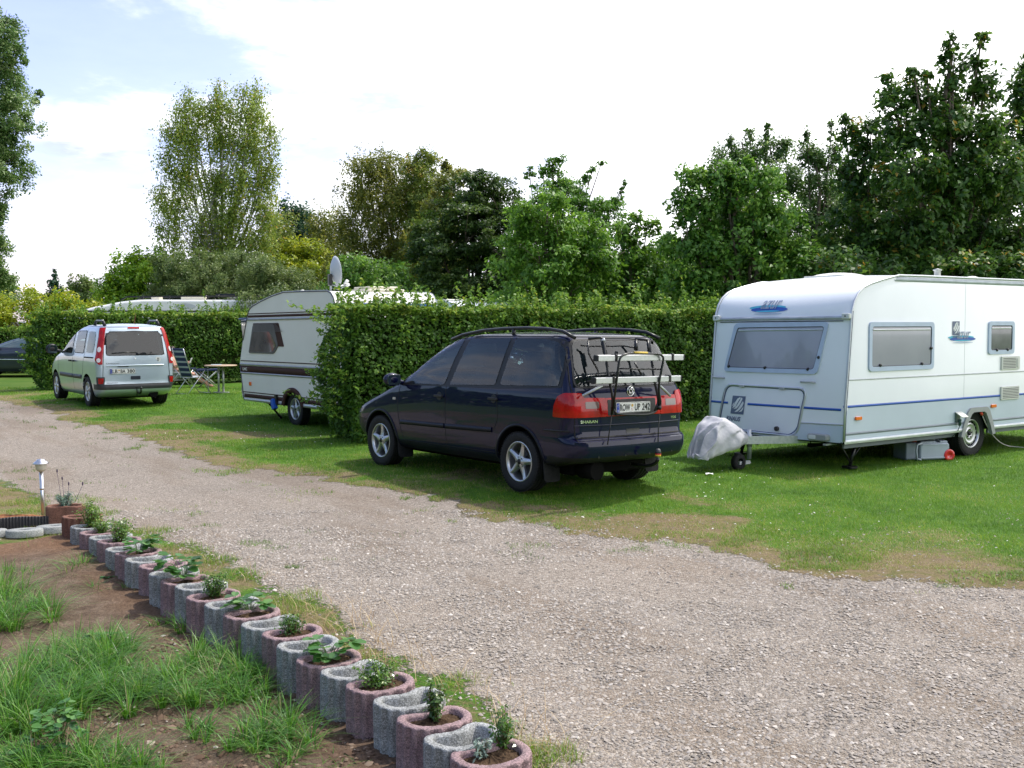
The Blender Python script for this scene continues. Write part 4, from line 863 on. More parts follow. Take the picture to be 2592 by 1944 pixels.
def planter_ring(mat, parent, h=0.22, filled=True, W=0.165, F_=0.150, B_=0.125, D_=0.065, wall=0.042, groove=True):
    jt = lambda: (random.random() - .5) * 0.003
    O1 = ring_outline(W, F_, B_, D_, groove=groove); O2 = ring_outline(W, F_, B_, D_, groove=False, ins=0.010)
    I1 = ring_outline(W, F_, B_, D_, groove=False, ins=wall - 0.006); I2 = ring_outline(W, F_, B_, D_, groove=False, ins=wall)
    rows = [[(p.x, p.y, -0.06) for p in O1], [(p.x, p.y, h * .5) for p in O1], [(p.x, p.y, h - 0.016) for p in O1], [(p.x, p.y, h - 0.004) for p in ring_outline(W, F_, B_, D_, groove=False, ins=0.003)],
            [(p.x + jt(), p.y + jt(), h + jt()) for p in O2], [(p.x + jt(), p.y + jt(), h + jt()) for p in I1], [(p.x, p.y, h - 0.008) for p in I2], [(p.x, p.y, -0.06) for p in I2]]
    mb = MB(); mb.grid(rows, True, True); mb.build('ring', mat, parent)
    z = h - (0.030 if filled else 0.15); mb = MB(); I3 = ring_outline(W, F_, B_, D_, groove=False, ins=wall - 0.001)
    rows = [[(p.x * q, p.y * q, z + (0.02 * (1 - q) if filled else 0) + (random.random() - .5) * .012) for p in I3] for q in (1, .75, .5, .25, .02)]
    mb.grid(rows, True, True); mb.build('soil', SOIL, parent)
ORD = ['nearest', 'second', 'third', 'fourth', 'fifth', 'sixth', 'seventh', 'eighth', 'ninth', 'tenth', 'eleventh', 'twelfth', 'thirteenth', 'fourteenth', 'fifteenth', 'sixteenth', 'seventeenth', 'eighteenth', 'nineteenth', 'twentieth', 'twenty-first', 'twenty-second', 'twenty-third', 'twenty-fourth', 'twenty-fifth']
HOLD = {0: 'silvery sprig and a thin upright shrub', 2: 'thin upright shrub with reddish tips', 4: 'bushy box shrub', 6: 'broad leaved strawberry plant', 8: 'compact box shrub', 10: 'broad leaved strawberry plant', 12: 'dense dark box shrub', 14: 'leafy strawberry plant', 18: 'leafy strawberry plant', 20: 'round box shrub', 22: 'small light green box shrub', 23: 'tall light green box shrub'}
ANG = math.atan2(-RD[1], -RD[0]) - math.pi / 2        # local +y points along the row towards the camera
for i, p in enumerate(ROW):
    kind = 'grey' if i % 2 else 'pink'
    if i == 24: kind = 'brown'
    nm = ORD[i] + (' from the near end' if i else ' of all')
    hold = HOLD.get(i); filled = (i % 2 == 0 and i != 16) or hold is not None
    lb = f"{kind} concrete planter ring {'holding a ' + hold.split(' with')[0] if hold else ('with bare soil' if filled else 'standing empty')}, {nm} in the row"
    if len(lb.split()) > 16: lb = f"{kind} ribbed concrete planter ring, {'planted' if hold else 'unplanted'}, {nm} in the row"
    dz = random.uniform(-0.008, 0.008) + float(gz(p[0], p[1]))
    t = thing('planter', lb, 'planter', (p[0], p[1], dz), (R(random.uniform(-1, 1)), R(random.uniform(-1, 1)), ANG + R(random.uniform(-4, 4))), 'concrete planter rings edging the bed')
    planter_ring({'grey': CG, 'pink': CP, 'brown': CB}[kind], t, RIM + (0.03 if i == 24 else 0), filled)
c = gp(166, 1279, 0.20)[:2]
t = thing('planter', 'large brown concrete planter with lavender behind the far end of the row', 'planter', (c[0], c[1], 0), (0, 0, R(8)), 'concrete planter rings edging the bed')
planter_ring(CB, t, 0.20, True, 0.175, 0.12, 0.11, 0.04, groove=False)
LAV = c

SHRUB = [(0, (0.018, 0.055, 0.008)), (0.5, (0.05, 0.13, 0.015)), (0.85, (0.13, 0.25, 0.03)), (1, (0.25, 0.36, 0.06))]
SM = leafmat('shrub_leaf', SHRUB, 0.3, 0.25, 0.5); STEM = pmat('stem', (0.10, 0.07, 0.03), 0.8)
def shrub(name, label, cat, p, z, h, rad, n_, ls, mat=None, tm=0.55, seed=1, asp=0.55, wide=False, group='young plants growing in the planter rings', top=None):
    r = np.random.default_rng(seed); t = thing(name, label, cat, (p[0], p[1], z), group=group); h *= 1.05; rad *= 1.12; n_ = int(n_ * 1.25); ls *= 1.05
    mb = MB(); P = []; k = 11
    for i in range(k):
        a = r.uniform(0, 6.28); e = rad * r.uniform(.2, .9) * (1.3 if wide else 1); hh_ = h * r.uniform(.55, 1.0) * (1 - 0.35 * e / max(rad, .01))
        A = np.array([0, 0, -0.02]); B_ = np.array([math.cos(a) * e * .6, math.sin(a) * e * .6, hh_ * .55]); C_ = np.array([math.cos(a) * e, math.sin(a) * e, hh_])
        mb.tube([A, B_, C_], [0.004, 0.0025, 0.001], 5)
        m_ = n_ // k; s_ = r.random(m_) ** .8 * 0.85 + .15; q = (1 - s_)[:, None] ** 2 * A + 2 * ((1 - s_) * s_)[:, None] * B_ + (s_ ** 2)[:, None] * C_
        P.append(q + r.normal(0, rad * .16, (m_, 3)) * np.array([1, 1, .7]))
    P = np.concatenate(P); P[:, 2] = np.maximum(P[:, 2], 0.006); O = np.stack([P[:, 0], P[:, 1], P[:, 2] * 0.4], 1) / max(rad, .01) * .9
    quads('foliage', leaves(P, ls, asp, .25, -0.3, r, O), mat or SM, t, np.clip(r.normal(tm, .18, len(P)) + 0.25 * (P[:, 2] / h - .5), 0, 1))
    mb.build('stems', STEM, t); return t
LEAFM = leafmat('strawberry_leaf', [(0, (0.02, 0.07, 0.015)), (0.5, (0.05, 0.155, 0.03)), (1, (0.13, 0.27, 0.06))], 0.4, 0.3, 0.4)
def broadleaf(label, p, z, n_, ls, spread, seed, name='strawberry_plant', group='young plants growing in the planter rings', hgt=1.0):
    """rosette of stalks, each carrying a cupped, toothed leaf of three leaflets"""
    r = np.random.default_rng(seed); t = thing(name, label, 'plant', (p[0], p[1], z), group=group); ml = MB(); ms = MB(); n_ = int(n_ * 1.3)
    if name == 'strawberry_plant': spread *= 1.1; ls *= 1.12
    for i in range(n_):
        a = r.uniform(0, 6.28); e = spread * r.uniform(.25, 1.0); h = spread * r.uniform(.35, .9) * hgt; tip = Vector((math.cos(a) * e, math.sin(a) * e, h))
        ms.tube([(0, 0, 0), (tip.x * .5, tip.y * .5, h * .8), tuple(tip)], [.0025, .002, .0015], 5, cap=False)
        for dk in (-1.15, 0, 1.15):
            b_ = a + dk; sz_ = ls * r.uniform(.75, 1.15); nn = 12; cup = .22; dirv = Vector((math.cos(b_), math.sin(b_), r.uniform(-.35, .25))).normalized(); sv = Vector((-math.sin(b_), math.cos(b_), r.uniform(-.2, .2))); up_ = dirv.cross(sv)
            if up_.z < 0: up_ = -up_
            pts = [tip + dirv * sz_ * .5]
            for q in range(nn):
                u_ = 2 * math.pi * q / nn; rr_ = .5 * (1 + (.10 if q % 2 else -.05)); x_ = .5 - math.cos(u_) * rr_; y_ = math.sin(u_) * rr_ * .85
                pts.append(tip + dirv * sz_ * x_ + sv * sz_ * y_ + up_ * sz_ * cup * abs(y_) * 1.2)
            ml.add(pts, [(0, 1 + q, 1 + (q + 1) % nn) for q in range(nn)], False)
    o = ml.build('foliage', LEAFM, t); a_ = o.data.attributes.new('tint', 'FLOAT', 'FACE'); a_.data.foreach_set('value', np.clip(np.repeat(r.normal(.5, .2, len(o.data.polygons) // 12), 12), 0, 1).astype(np.float32))
    ms.build('stems', pmat('green_stem', (0.08, 0.14, 0.04), .6), t); return t
ZP = RIM - 0.03
def pc_(i, dx=0.0, dy=0.0): return (ROW[i][0] + dx, ROW[i][1] + dy)
RT = leafmat('red_tip_leaf', [(0, (0.02, 0.05, 0.008)), (0.6, (0.06, 0.13, 0.02)), (.88, (0.12, 0.17, 0.03)), (1, (0.40, 0.09, 0.02))], .35, .25, .5)
GL = 'young plants growing in the planter rings'
shrub('young_shrub', 'thin upright green shrub in the nearest pink planter, its tips above the empty grey ring', 'shrub', pc_(0, .05, .08), ZP, .20, .07, 260, .020, SM, .5, 2)
shrub('silvery_sprig', 'small silvery blue green sprig in front in the nearest pink planter', 'plant', pc_(0, -.03, -.02), ZP, .10, .05, 120, .026, leafmat('silver_leaf', [(0, (0.10, 0.16, 0.13)), (1, (0.32, 0.42, 0.36))], .5, .2, .3), .6, 3, asp=.28)
shrub('young_shrub', 'thin upright shrub with reddish tips in the second pink planter', 'shrub', pc_(2, 0.0, 0.0), ZP, .21, .06, 300, .022, RT, .5, 4)
shrub('box_shrub', 'bushy bright box shrub in the third pink planter', 'shrub', pc_(4, .0, .0), ZP, .15, .115, 760, .017, SM, .6, 5)
broadleaf('broad leaved strawberry plant in the fourth pink planter', pc_(6), ZP, 9, .060, .11, 6)
shrub('box_shrub', 'compact dark box shrub in the fifth pink planter', 'shrub', pc_(8), ZP, .15, .085, 620, .016, SM, .45, 7)
broadleaf('broad leaved strawberry plant in the sixth pink planter', pc_(10, -.02, .03), ZP, 9, .062, .11, 8)
shrub('box_shrub', 'dense dark box shrub in the seventh pink planter', 'shrub', pc_(12), ZP, .18, .10, 760, .017, SM, .42, 9)
broadleaf('large strawberry plant filling the eighth pink planter', pc_(14, -.02, .02), ZP, 12, .065, .14, 10, hgt=1.2)
broadleaf('leafy strawberry plant in the tenth pink planter', pc_(18), ZP, 11, .060, .12, 11, hgt=1.2)
shrub('box_shrub', 'round light green box shrub in the eleventh pink planter', 'shrub', pc_(20), ZP, .22, .13, 900, .019, SM, .62, 12)
shrub('box_shrub', 'low light green box shrub in the twelfth pink planter', 'shrub', pc_(22), ZP, .13, .09, 480, .018, SM, .72, 13)
shrub('box_shrub', 'tall light green box shrub in the farthest grey planter', 'shrub', pc_(23), ZP, .24, .11, 900, .019, SM, .68, 14)
LVM = leafmat('lavender_leaf', [(0, (0.05, 0.09, 0.07)), (.5, (0.12, 0.20, 0.16)), (1, (0.28, 0.36, 0.32))], .6, .2, .2)
LAVSC = 1
t = shrub('lavender', 'grey green lavender with thin flower stalks in the large brown planter', 'plant', (LAV[0], LAV[1] + .01), .17, .19, .08, 620, .030, LVM, .5, 15, asp=.2)
mb = MB()
for dx, hh_ in ((-.075, .34), (-.03, .27), (.03, .22), (.16, .22)):
    mb.tube([(dx * .5, 0, .05), (dx, 0, hh_)], .0018, 5); mb.ball((dx, 0, hh_ + .012), .010, 8, 6, (.7, .7, 1.8))
mb.build('flower_stalk', pmat('lavender_flower', (0.06, 0.04, 0.08), .8), t)
# weeds in the bed
broadleaf('tall bright green nettle like weed near the lower left corner of the bed', gp(150, 1905)[:2], 0.0, 20, .040, .13, 21, 'weed', 'weeds in the earth bed', 1.7)
broadleaf('small broad leaved weed close to the left side of the planter row', gp(285, 1478)[:2], 0.0, 8, .050, .10, 22, 'weed', 'weeds in the earth bed', .7)
broadleaf('tiny pale green weed at the foot of a near grey planter', gp(665, 1795)[:2], 0.0, 4, .022, .05, 23, 'weed', 'weeds in the earth bed', 1.2)
broadleaf('small bright weed half hidden in the middle grass tufts', gp(245, 1655)[:2], 0.04, 7, .045, .09, 24, 'weed', 'weeds in the earth bed', 1.0)
broadleaf('low green weed at the bottom left corner of the bed', gp(15, 1935)[:2], 0.0, 6, .05, .08, 25, 'weed', 'weeds in the earth bed', 1.0)

# solar garden lamp
STEEL = pmat('brushed_steel', (0.62, 0.62, 0.64), 0.28, 1.0, var=.08, scale=30)
c = gp(110, 1312)[:2]
t = thing('garden_lamp', 'stainless steel solar garden lamp on a thin pole beside the brown planter', 'lamp', (c[0], c[1], 0), (0, R(-1.3), 0))
zl = 0.56
mb = MB(); mb.cyl((0, 0, -.1), (0, 0, zl - .09), .0185, 16); mb.cyl((0, 0, .28), (0, 0, .305), .0205, 16); mb.build('pole', STEEL, t)
mb = MB(); mb.lathe([(.018, zl - .10), (.036, zl - .095), (.048, zl - .075), (.051, zl - .03), (.051, zl - .028), (.0, zl - .028)], n=28); mb.build('lamp_shade', pmat('frosted_plastic', (0.55, 0.53, 0.45), .35, 0.2, spec=.5), t)
mb = MB(); mb.lathe([(.0, zl - .026), (.074, zl - .026), (.076, zl - .022), (.056, zl - .006), (.038, zl + .006), (.036, zl + .016), (.0, zl + .020)], n=32); mb.build('cap', STEEL, t)
# ribbed black bed edging and the pale ring-shaped edging stones behind the bed
a, b_ = gp(-120, 1352), gp(150, 1336); d = b_ - a; Ln = np.linalg.norm(d[:2]); yw = math.atan2(d[1], d[0])
t = thing('edging_strip', 'ribbed black plastic edging strip in front of the garden lamp', 'edging', (a[0], a[1], .03), (0, 0, yw))
mb = MB(); nn = 260; rows = []
for zz, yy in ((-.02, 0), (.085, 0), (.092, .004), (.085, .010), (-.02, .010)):
    rows.append([(Ln * k / nn, yy + .006 * math.sin(k * 0.8), zz + .004 * math.sin(k * .05)) for k in range(nn + 1)])
mb.grid(rows, True); mb.build('strip', pmat('black_plastic', (0.022, 0.022, 0.026), .5, bump=.001), t)
for i, (px, py) in enumerate([(-30, 1352), (62, 1350), (138, 1340)]):
    c = gp(px, py, .03); t = thing('edging_stone', ['pale ring shaped edging stone cut by the left edge', 'pale ring shaped edging stone, middle one in front of the black edging', 'pale ring shaped edging stone next to the brown planter'][i], 'stone', (c[0], c[1], .025), (0, 0, yw), 'pale edging stones closing the bed')
    mb = MB(); ow, oh, iw, ih = .155, .085, .055, .028; k = 28
    def el(w_, h_, z): return [(w_ * math.cos(6.2832 * q / k), h_ * math.sin(6.2832 * q / k), z) for q in range(k)]
    mb.grid([el(ow, oh, -.02), el(ow, oh, .035), el(ow - .008, oh - .008, .042), el(iw + .006, ih + .006, .042), el(iw, ih, .036), el(iw, ih, -.02)], True, True); mb.build('ring', CL, t)
# mound of reddish earth behind the edging
a = gp(40, 1322); t = tag(MB().build('m', SOIL), kind=None); bpy.data.objects.remove(t)
mb = MB(); rows = []
for i in range(14):
    rr_ = i / 13; rows.append([(a[0] + .75 * rr_ * math.cos(q * .3142), a[1] + .18 * rr_ * math.sin(q * .3142) , max(-.01, .07 * (1 - rr_ ** 2) + .03 * (float(fbm(q * .7 + 3, i * .5, 5)) - .5))) for q in range(20)])
mb.grid(rows, True, True); tag(mb.build('earth_mound', pmat('red_earth', (0.15, 0.06, 0.028), 1, c2=(0.30, 0.14, 0.07), scale=12, bump=.02, bscale=30, spec=.1)), 'low mound of reddish earth behind the black edging strip', 'earth')
# paper scrap on the lawn
c = gp(1795, 1207); mb = MB(); mb.grid([[(c[0] + .045 * (i - 1), c[1] + .03 * (j - 1), .035 + .012 * ((i + j) % 2)) for j in range(3)] for i in range(3)], False)
o = mb.build('paper_scrap', pmat('paper', (.75, .75, .75), .7)); md = o.modifiers.new('s', 'SOLIDIFY'); md.thickness = .002
tag(o, 'small white scrap of paper on the grass before the caravan jockey wheel', 'litter')
# ================================================================== VEHICLES
RUB = pmat('tyre_rubber', (0.014, 0.014, 0.015), 0.75, var=.3, scale=30, bump=.002, bscale=90, spec=.3)
ALLOY = pmat('alloy', (0.50, 0.51, 0.53), 0.32, 0.9, var=.1, scale=20)
DARK = pmat('dark_trim', (0.012, 0.012, 0.014), 0.5, var=.2, scale=14, spec=.4)
BLACK = pmat('black_metal', (0.008, 0.008, 0.009), 0.3, var=.2, scale=20, spec=.5)
CHROME = pmat('chrome', (0.8, 0.8, 0.82), 0.12, 1.0, var=.03)
WELL = pmat('wheel_well', (0.006, 0.006, 0.006), 0.95, spec=.1)
def clearglass(name, tint, ior=1.68):
    m, t, b = newmat(name); n = t.nodes; l = t.links; n.remove(b)
    fr = n.new('ShaderNodeFresnel'); fr.inputs[0].default_value = ior; tr = n.new('ShaderNodeBsdfTransparent'); tr.inputs[0].default_value = (*tint, 1)
    gl = n.new('ShaderNodeBsdfGlossy'); gl.inputs['Roughness'].default_value = .015; gl.inputs[0].default_value = (1, 1, 1, 1)
    nz_ = n.new('ShaderNodeTexNoise'); nz_.inputs['Scale'].default_value = 2.5; tc_ = n.new('ShaderNodeTexCoord'); l.new(tc_.outputs['Object'], nz_.inputs[0]); bp = n.new('ShaderNodeBump'); bp.inputs['Distance'].default_value = .0006; l.new(nz_.outputs[0], bp.inputs['Height']); l.new(bp.outputs[0], gl.inputs['Normal'])
    mx_ = n.new('ShaderNodeMixShader'); l.new(fr.outputs[0], mx_.inputs[0]); l.new(tr.outputs[0], mx_.inputs[1]); l.new(gl.outputs[0], mx_.inputs[2]); l.new(mx_.outputs[0], n['Material Output'].inputs[0]); return m
CLR = clearglass('car_glass', (.55, .66, .66)); CLD = clearglass('privacy_glass', (.20, .24, .26), 1.62)
def opening(sides, rear=None, front=None, d=.02):
    sd = [grow(p, d) for p in sides]; rd = grow(rear, d) if rear else None; fd = grow(front, d) if front else None
    def f(c_, n_):
        if c_.z < .98: return False
        if abs(n_.y) > .55 and any(pip(p, c_.x, c_.z) for p in sd): return True
        if rd and c_.x < -.25 and abs(n_.y) < .75 and pip(rd, c_.y, c_.z): return True
        if fd and c_.x > .9 and n_.x > .25 and pip(fd, c_.y, c_.z): return True
        return False
    return f
SEATF = None
def cabin(par, seats, floor_z, x0, x1, hw, dash, sc=1.0, fabric=None):
    fb = fabric or pmat('seat_fabric', (.035, .042, .055), .9, var=.25, scale=20)
    q = MB(); q.rbox(((x0 + x1) / 2, 0, floor_z), (x1 - x0, hw * 2, .10), .05); q.build('cabin_floor', WELL, par)
    for (x, y) in seats:
        q = MB(); q.rbox((x + .02, y, floor_z + .22), (.50, .46, .16), .06, axis=1); q.rbox((x - .26, y, floor_z + .52), (.13, .45, .58), .06, axis=1, ry=-.18); st = q.build('seat', fb, par)
        q = MB(); q.rbox((x - .33, y, floor_z + .90), (.09, .27, .19), .045, axis=1, ry=-.1); q.cyl((x - .32, y - .06, floor_z + .75), (x - .33, y - .06, floor_z + .86), .008, 6); q.cyl((x - .32, y + .06, floor_z + .75), (x - .33, y + .06, floor_z + .86), .008, 6); q.build('headrest', fb, st)
    q = MB(); q.rbox((dash, 0, floor_z + .42), (.45, hw * 1.9, .26), .10, axis=1); q.build('dashboard', pmat('dash', (.05, .055, .06), .7), par)
    q = MB(); q.tube([(dash - .36 + .07 * math.sin(a), .37 + .185 * math.cos(a), floor_z + .52 + .17 * math.sin(a)) for a in [6.2832 * k / 24 for k in range(24)]], .015, 6, closed=True); q.cyl((dash - .36, .37, floor_z + .52), (dash - .18, .37, floor_z + .44), .03, 8); q.tube([(dash - .36, .19, floor_z + .52), (dash - .36, .55, floor_z + .52)], .014, 6); q.build('steering_wheel', DARK, par)
def glassm(name, c, rough=.02, ior=2.0): return pmat(name, c, rough, 0, 0.0, var=.2, scale=1.5, ior=ior, coatr=.01)
GL_D = glassm('tinted_glass', (0.006, 0.008, 0.011)); GL_B = glassm('window_glass', (0.012, 0.022, 0.030))
PLATE = pmat('plate_white', (0.75, 0.75, 0.73), .4, var=.03); INK = pmat('plate_ink', (0.01, 0.01, 0.012), .5); EUB = pmat('eu_blue', (0.01, 0.04, 0.35), .4)
ORANGE = pmat('orange_lens', (0.85, 0.16, 0.01), .2, coat=1, var=.1); GALV = pmat('galvanised', (0.42, 0.45, 0.48), .45, .7, c2=(0.56, 0.58, 0.60), scale=25)
def redlens(name='red_lens', c=(0.36, 0.003, 0.004)):
    return pmat(name, c, .18, 0, .55, var=.25, scale=9, bump=.0008, bscale=60, spec=.2)
def wheel(parent, loc, r, w_, side, style, rr, rot=0.2, steer=0):
    """side=+1: outer face towards +y.  tyre > rim, hub"""
    root = MB(); y = w_ / 2; s_ = side
    pr = [(rr - .005, -y * .9), (rr + .01, -y), (r * .90, -y * 1.04), (r * .965, -y * .98), (r * .99, -y * .80), (r, -y * .55), (r - .006, -y * .5), (r, -y * .44), (r + .001, -y * .05), (r - .007, 0), (r + .001, y * .05), (r, y * .44), (r - .006, y * .5), (r, y * .55), (r * .99, y * .80), (r * .965, y * .98), (r * .90, y * 1.04), (rr + .01, y), (rr - .005, y * .9)]
    root.lathe(pr, axis=1, n=56)
    for k in range(64):      # tread blocks on the shoulders
        a = 6.2832 * k / 64
        for sg in (-1, 1):
            root.box((math.cos(a) * (r * .992), sg * y * .84, math.sin(a) * (r * .992)), (.012, y * .30, .017), 0, -a, 0)
    ty = root.build('tyre', RUB, parent); ty.location = loc; ty.rotation_euler = (0, 0, steer)
    yo = s_ * y
    rim = MB(); bar = [(rr, yo * .93), (rr - .006, yo * .98), (rr - .018, yo * .93), (rr - .026, yo * .6), (rr - .045, -yo * .4), (rr - .045, -yo * .85), (rr, -yo * .9)]
    rim.lathe(bar, axis=1, n=48)
    dsk = MB()
    def P2(rad, a, yy): return (math.cos(a) * rad, yy, math.sin(a) * rad)
    if style == 'star':
        for k in range(5):
            a = rot + 6.2832 * k / 5; n_ = 5; L0, L1 = .03, rr - .016; rows = []
            for i in range(n_ + 1):
                q = i / n_; rad = L0 + (L1 - L0) * q; hw = .046 - .022 * q + .030 * max(0, q - .8); yy = yo * (.86 - .10 * math.sin(q * 3.0)) - s_ * .0
                c0 = P2(rad, a, 0); tx_, tz_ = -math.sin(a), math.cos(a)
                row = []
                for u_, dy in ((-1, -.030), (-.92, -.006), (-.4, .004), (0, .007), (.4, .004), (.92, -.006), (1, -.030)): row.append((c0[0] + tx_ * hw * u_, yy + s_ * dy, c0[2] + tz_ * hw * u_))
                rows.append(row)
            rim.grid(rows, False)
        rim.lathe([(.001, yo * .80), (.03, yo * .82), (.068, yo * .86), (.075, yo * .78), (.08, yo * .5)], axis=1, n=30)
        hub = MB(); hub.lathe([(.0, yo * .90), (.026, yo * .895), (.030, yo * .82)], axis=1, n=20)
        for k in range(5):
            a = rot + 6.2832 * (k + .5) / 5; hub.cyl(P2(.052, a, yo * .80), P2(.052, a, yo * .88), .0085, 8)
        hm_ = DARK; rm_ = ALLOY
    elif style == 'cover':
        for k in range(6):
            a = rot + 6.2832 * k / 6; rows = []
            for i in range(6):
                q = i / 5; rad = .05 + (rr - .06) * q; hw = .030 + .030 * q * q; yy = yo * (.98 - .10 * q * q); c0 = P2(rad, a + .12 * q, 0); tx_, tz_ = -math.sin(a), math.cos(a)
                rows.append([(c0[0] + tx_ * hw * u_, yy + s_ * dy, c0[2] + tz_ * hw * u_) for u_, dy in ((-1, -.022), (-.8, -.004), (0, .004), (.8, -.004), (1, -.022))])
            rim.grid(rows, False)
        rim.lathe([(.001, yo * 1.0), (.03, yo * .99), (.06, yo * .95), (.07, yo * .8)], axis=1, n=24); hub = MB(); hub.lathe([(0, yo * 1.02), (.024, yo * 1.01), (.026, yo * .97)], axis=1, n=16); hm_ = DARK; rm_ = ALLOY
    else:                     # pressed steel with a ring of holes
        prof = [(.001, yo * .55), (.05, yo * .55), (.055, yo * .62), (.075, yo * .62), (.085, yo * .50), (rr * .60, yo * .72), (rr * .68, yo * .74), (rr * .88, yo * .50), (rr - .02, yo * .45)]
        rim.lathe(prof, axis=1, n=48); hub = MB(); hub.lathe([(0, yo * .78), (.028, yo * .76), (.032, yo * .6)], axis=1, n=20)
        for k in range(5): a = rot + 6.2832 * k / 5; hub.cyl(P2(.056, a, yo * .6), P2(.056, a, yo * .74), .009, 8)
        ho = MB()
        for k in range(16):
            a = 6.2832 * k / 16; ho.box(P2(rr * .80, a, yo * .625), (.020, .012, .036), 0, -a, 0)
        ho.build('rim_slots', WELL, ty); hm_ = DARK; rm_ = ALLOY
    rim.build('rim', rm_, ty); hub.build('hub', hm_, ty)
    if style != 'steel':
        bd = MB(); bd.lathe([(.0, 0), (rr - .06, 0), (rr - .06, -s_ * .02), (0, -s_ * .02)], axis=1, n=32); bd.build('brake_disc', pmat('brake', (.10, .095, .09), .5, .8), ty)
    return ty
def carbody(zs, Fk, Rk, Wk, rk, top, nlev=46, bulge_r=.06, bulge_f=.10, crown=.05, taper=.03, zt=None):
    """stack of horizontal slices: Fk front x, Rk rear x, Wk half width, rk corner length, all by height"""
    F_, R_, W_, K_ = hermite(Fk), hermite(Rk), hermite(Wk), hermite(rk)
    lv = []
    for a, b_ in zip(zs[:-1], zs[1:]):
        k = max(1, int(round((b_ - a) / 0.035))); lv += [a + (b_ - a) * i / k for i in range(k)]
    lv.append(zs[-1])
    nx_, nc, ny_ = 46, 12, 9
    def outline(z):
        xf, xr, w_, rc = F_(z), R_(z), W_(z), K_(z); o = []
        rcy = min(rc * .8, w_ * .6)
        for i in range(ny_): y = (w_ - rcy) * i / ny_; o.append((xr - bulge_r * (1 - (y / w_) ** 2) + bulge_r, y))
        xb = xr - bulge_r * (1 - ((w_ - rcy) / w_) ** 2) + bulge_r
        for i in range(nc): a = math.pi / 2 * i / nc; o.append((xb + rc * (1 - math.cos(a)), w_ - rcy + rcy * math.sin(a)))
        fr = rc * 1.6; fry = min(fr * .7, w_ * .7); xfb = xf - bulge_f * ((w_ - fry) / w_) ** 2
        x0, x1 = xb + rc, xfb - fr
        for i in range(nx_ + 1): o.append((x0 + (x1 - x0) * i / nx_, w_))
        for i in range(1, nc + 1): a = math.pi / 2 * i / nc; o.append((x1 + fr * math.sin(a), w_ - fry + fry * math.cos(a)))
        for i in range(1, ny_ + 1): y = (w_ - fry) * (1 - i / ny_); o.append((xf - bulge_f * (y / w_) ** 2, y))
        xm = (x0 + x1) / 2; hl = max(.5, (x1 - x0) / 2 + rc); o = [(x, y * (1 - taper * abs((x - xm) / hl) ** 3.5 if abs(x - xm) < hl else y * (1 - taper) / y if y > 0 else 1)) for x, y in o]
        return o
    rows = []
    def full(o, z): return [(x, y, z) for x, y in o] + [(x, -y, z) for x, y in o[-2:0:-1]]
    o0 = outline(lv[0]); xc = (o0[0][0] + o0[-1][0]) / 2
    for q in (.05, .6, .97): rows.append(full([(xc + (x - xc) * q, y * q) for x, y in o0], lv[0] + .02 * (q == .97) * 0))
    for z in lv: rows.append(full(outline(z), z))
    oT = outline(lv[-1]); xc = (oT[0][0] + oT[-1][0]) / 2
    for q in (.96, .9, .8, .65, .5, .35, .2, .05):
        rows.append([(xc + (x - xc) * (1 - (1 - q) * .98), y * q, lv[-1] + crown * (1 - q * q)) for x, y, _ in full(oT, 0)])
    return rows
def split_build(rows, rules, parent):
    """build the body shell as separate panels; rules: (name, material, test on face centre) in order"""
    mb = MB(); mb.grid(rows, True, True); obj_ = mb.build('body', rules[-1][1], None); return obj_
def carve(o, cuts):
    cm = MB()
    for (a, b_, r) in cuts: cm.cyl(a, b_, r, 48)
    c_ = cm.build('cut', WELL); apply_bool(o, c_)
def wells(ax, wy, z0, z1_, hw):
    return [('wheel_well', WELL, (lambda c_, n_, a=a, sy=sy: 0 < c_.y * sy < wy and abs(c_.x - a) < hw and z0 < c_.z < z1_)) for a in ax for sy in (1, -1)]
def separate(o, rules, parent):
    """cut the finished shell into panels by face centre"""
    me = o.data; co = np.array([v.co[:] for v in me.vertices]); groups = [[] for r_ in rules]
    for p in me.polygons:
        c_ = p.center
        for ri, (nm, mt, test) in enumerate(rules):
            if test(c_, p.normal): groups[ri].append(tuple(p.vertices)); break
    res = {}
    for ri, (nm, mt, test) in enumerate(rules):
        fs = groups[ri]
        if not fs or nm is None: continue
        used = sorted({i for f in fs for i in f}); mp = {i: k for k, i in enumerate(used)}
        m_ = bpy.data.meshes.new(nm); m_.from_pydata([co[i] for i in used], [], [tuple(mp[i] for i in f) for f in fs]); m_.polygons.foreach_set('use_smooth', [True] * len(fs)); m_.materials.append(mt); m_.update()
        try: m_.set_sharp_from_angle(angle=R(38))
        except Exception: pass
        q = bpy.data.objects.new(nm, m_); col.objects.link(q); q.parent = parent; res[nm] = q
    bpy.data.objects.remove(o); return res
def mirror_y(pts): return [(x, -y, z) for x, y, z in pts]
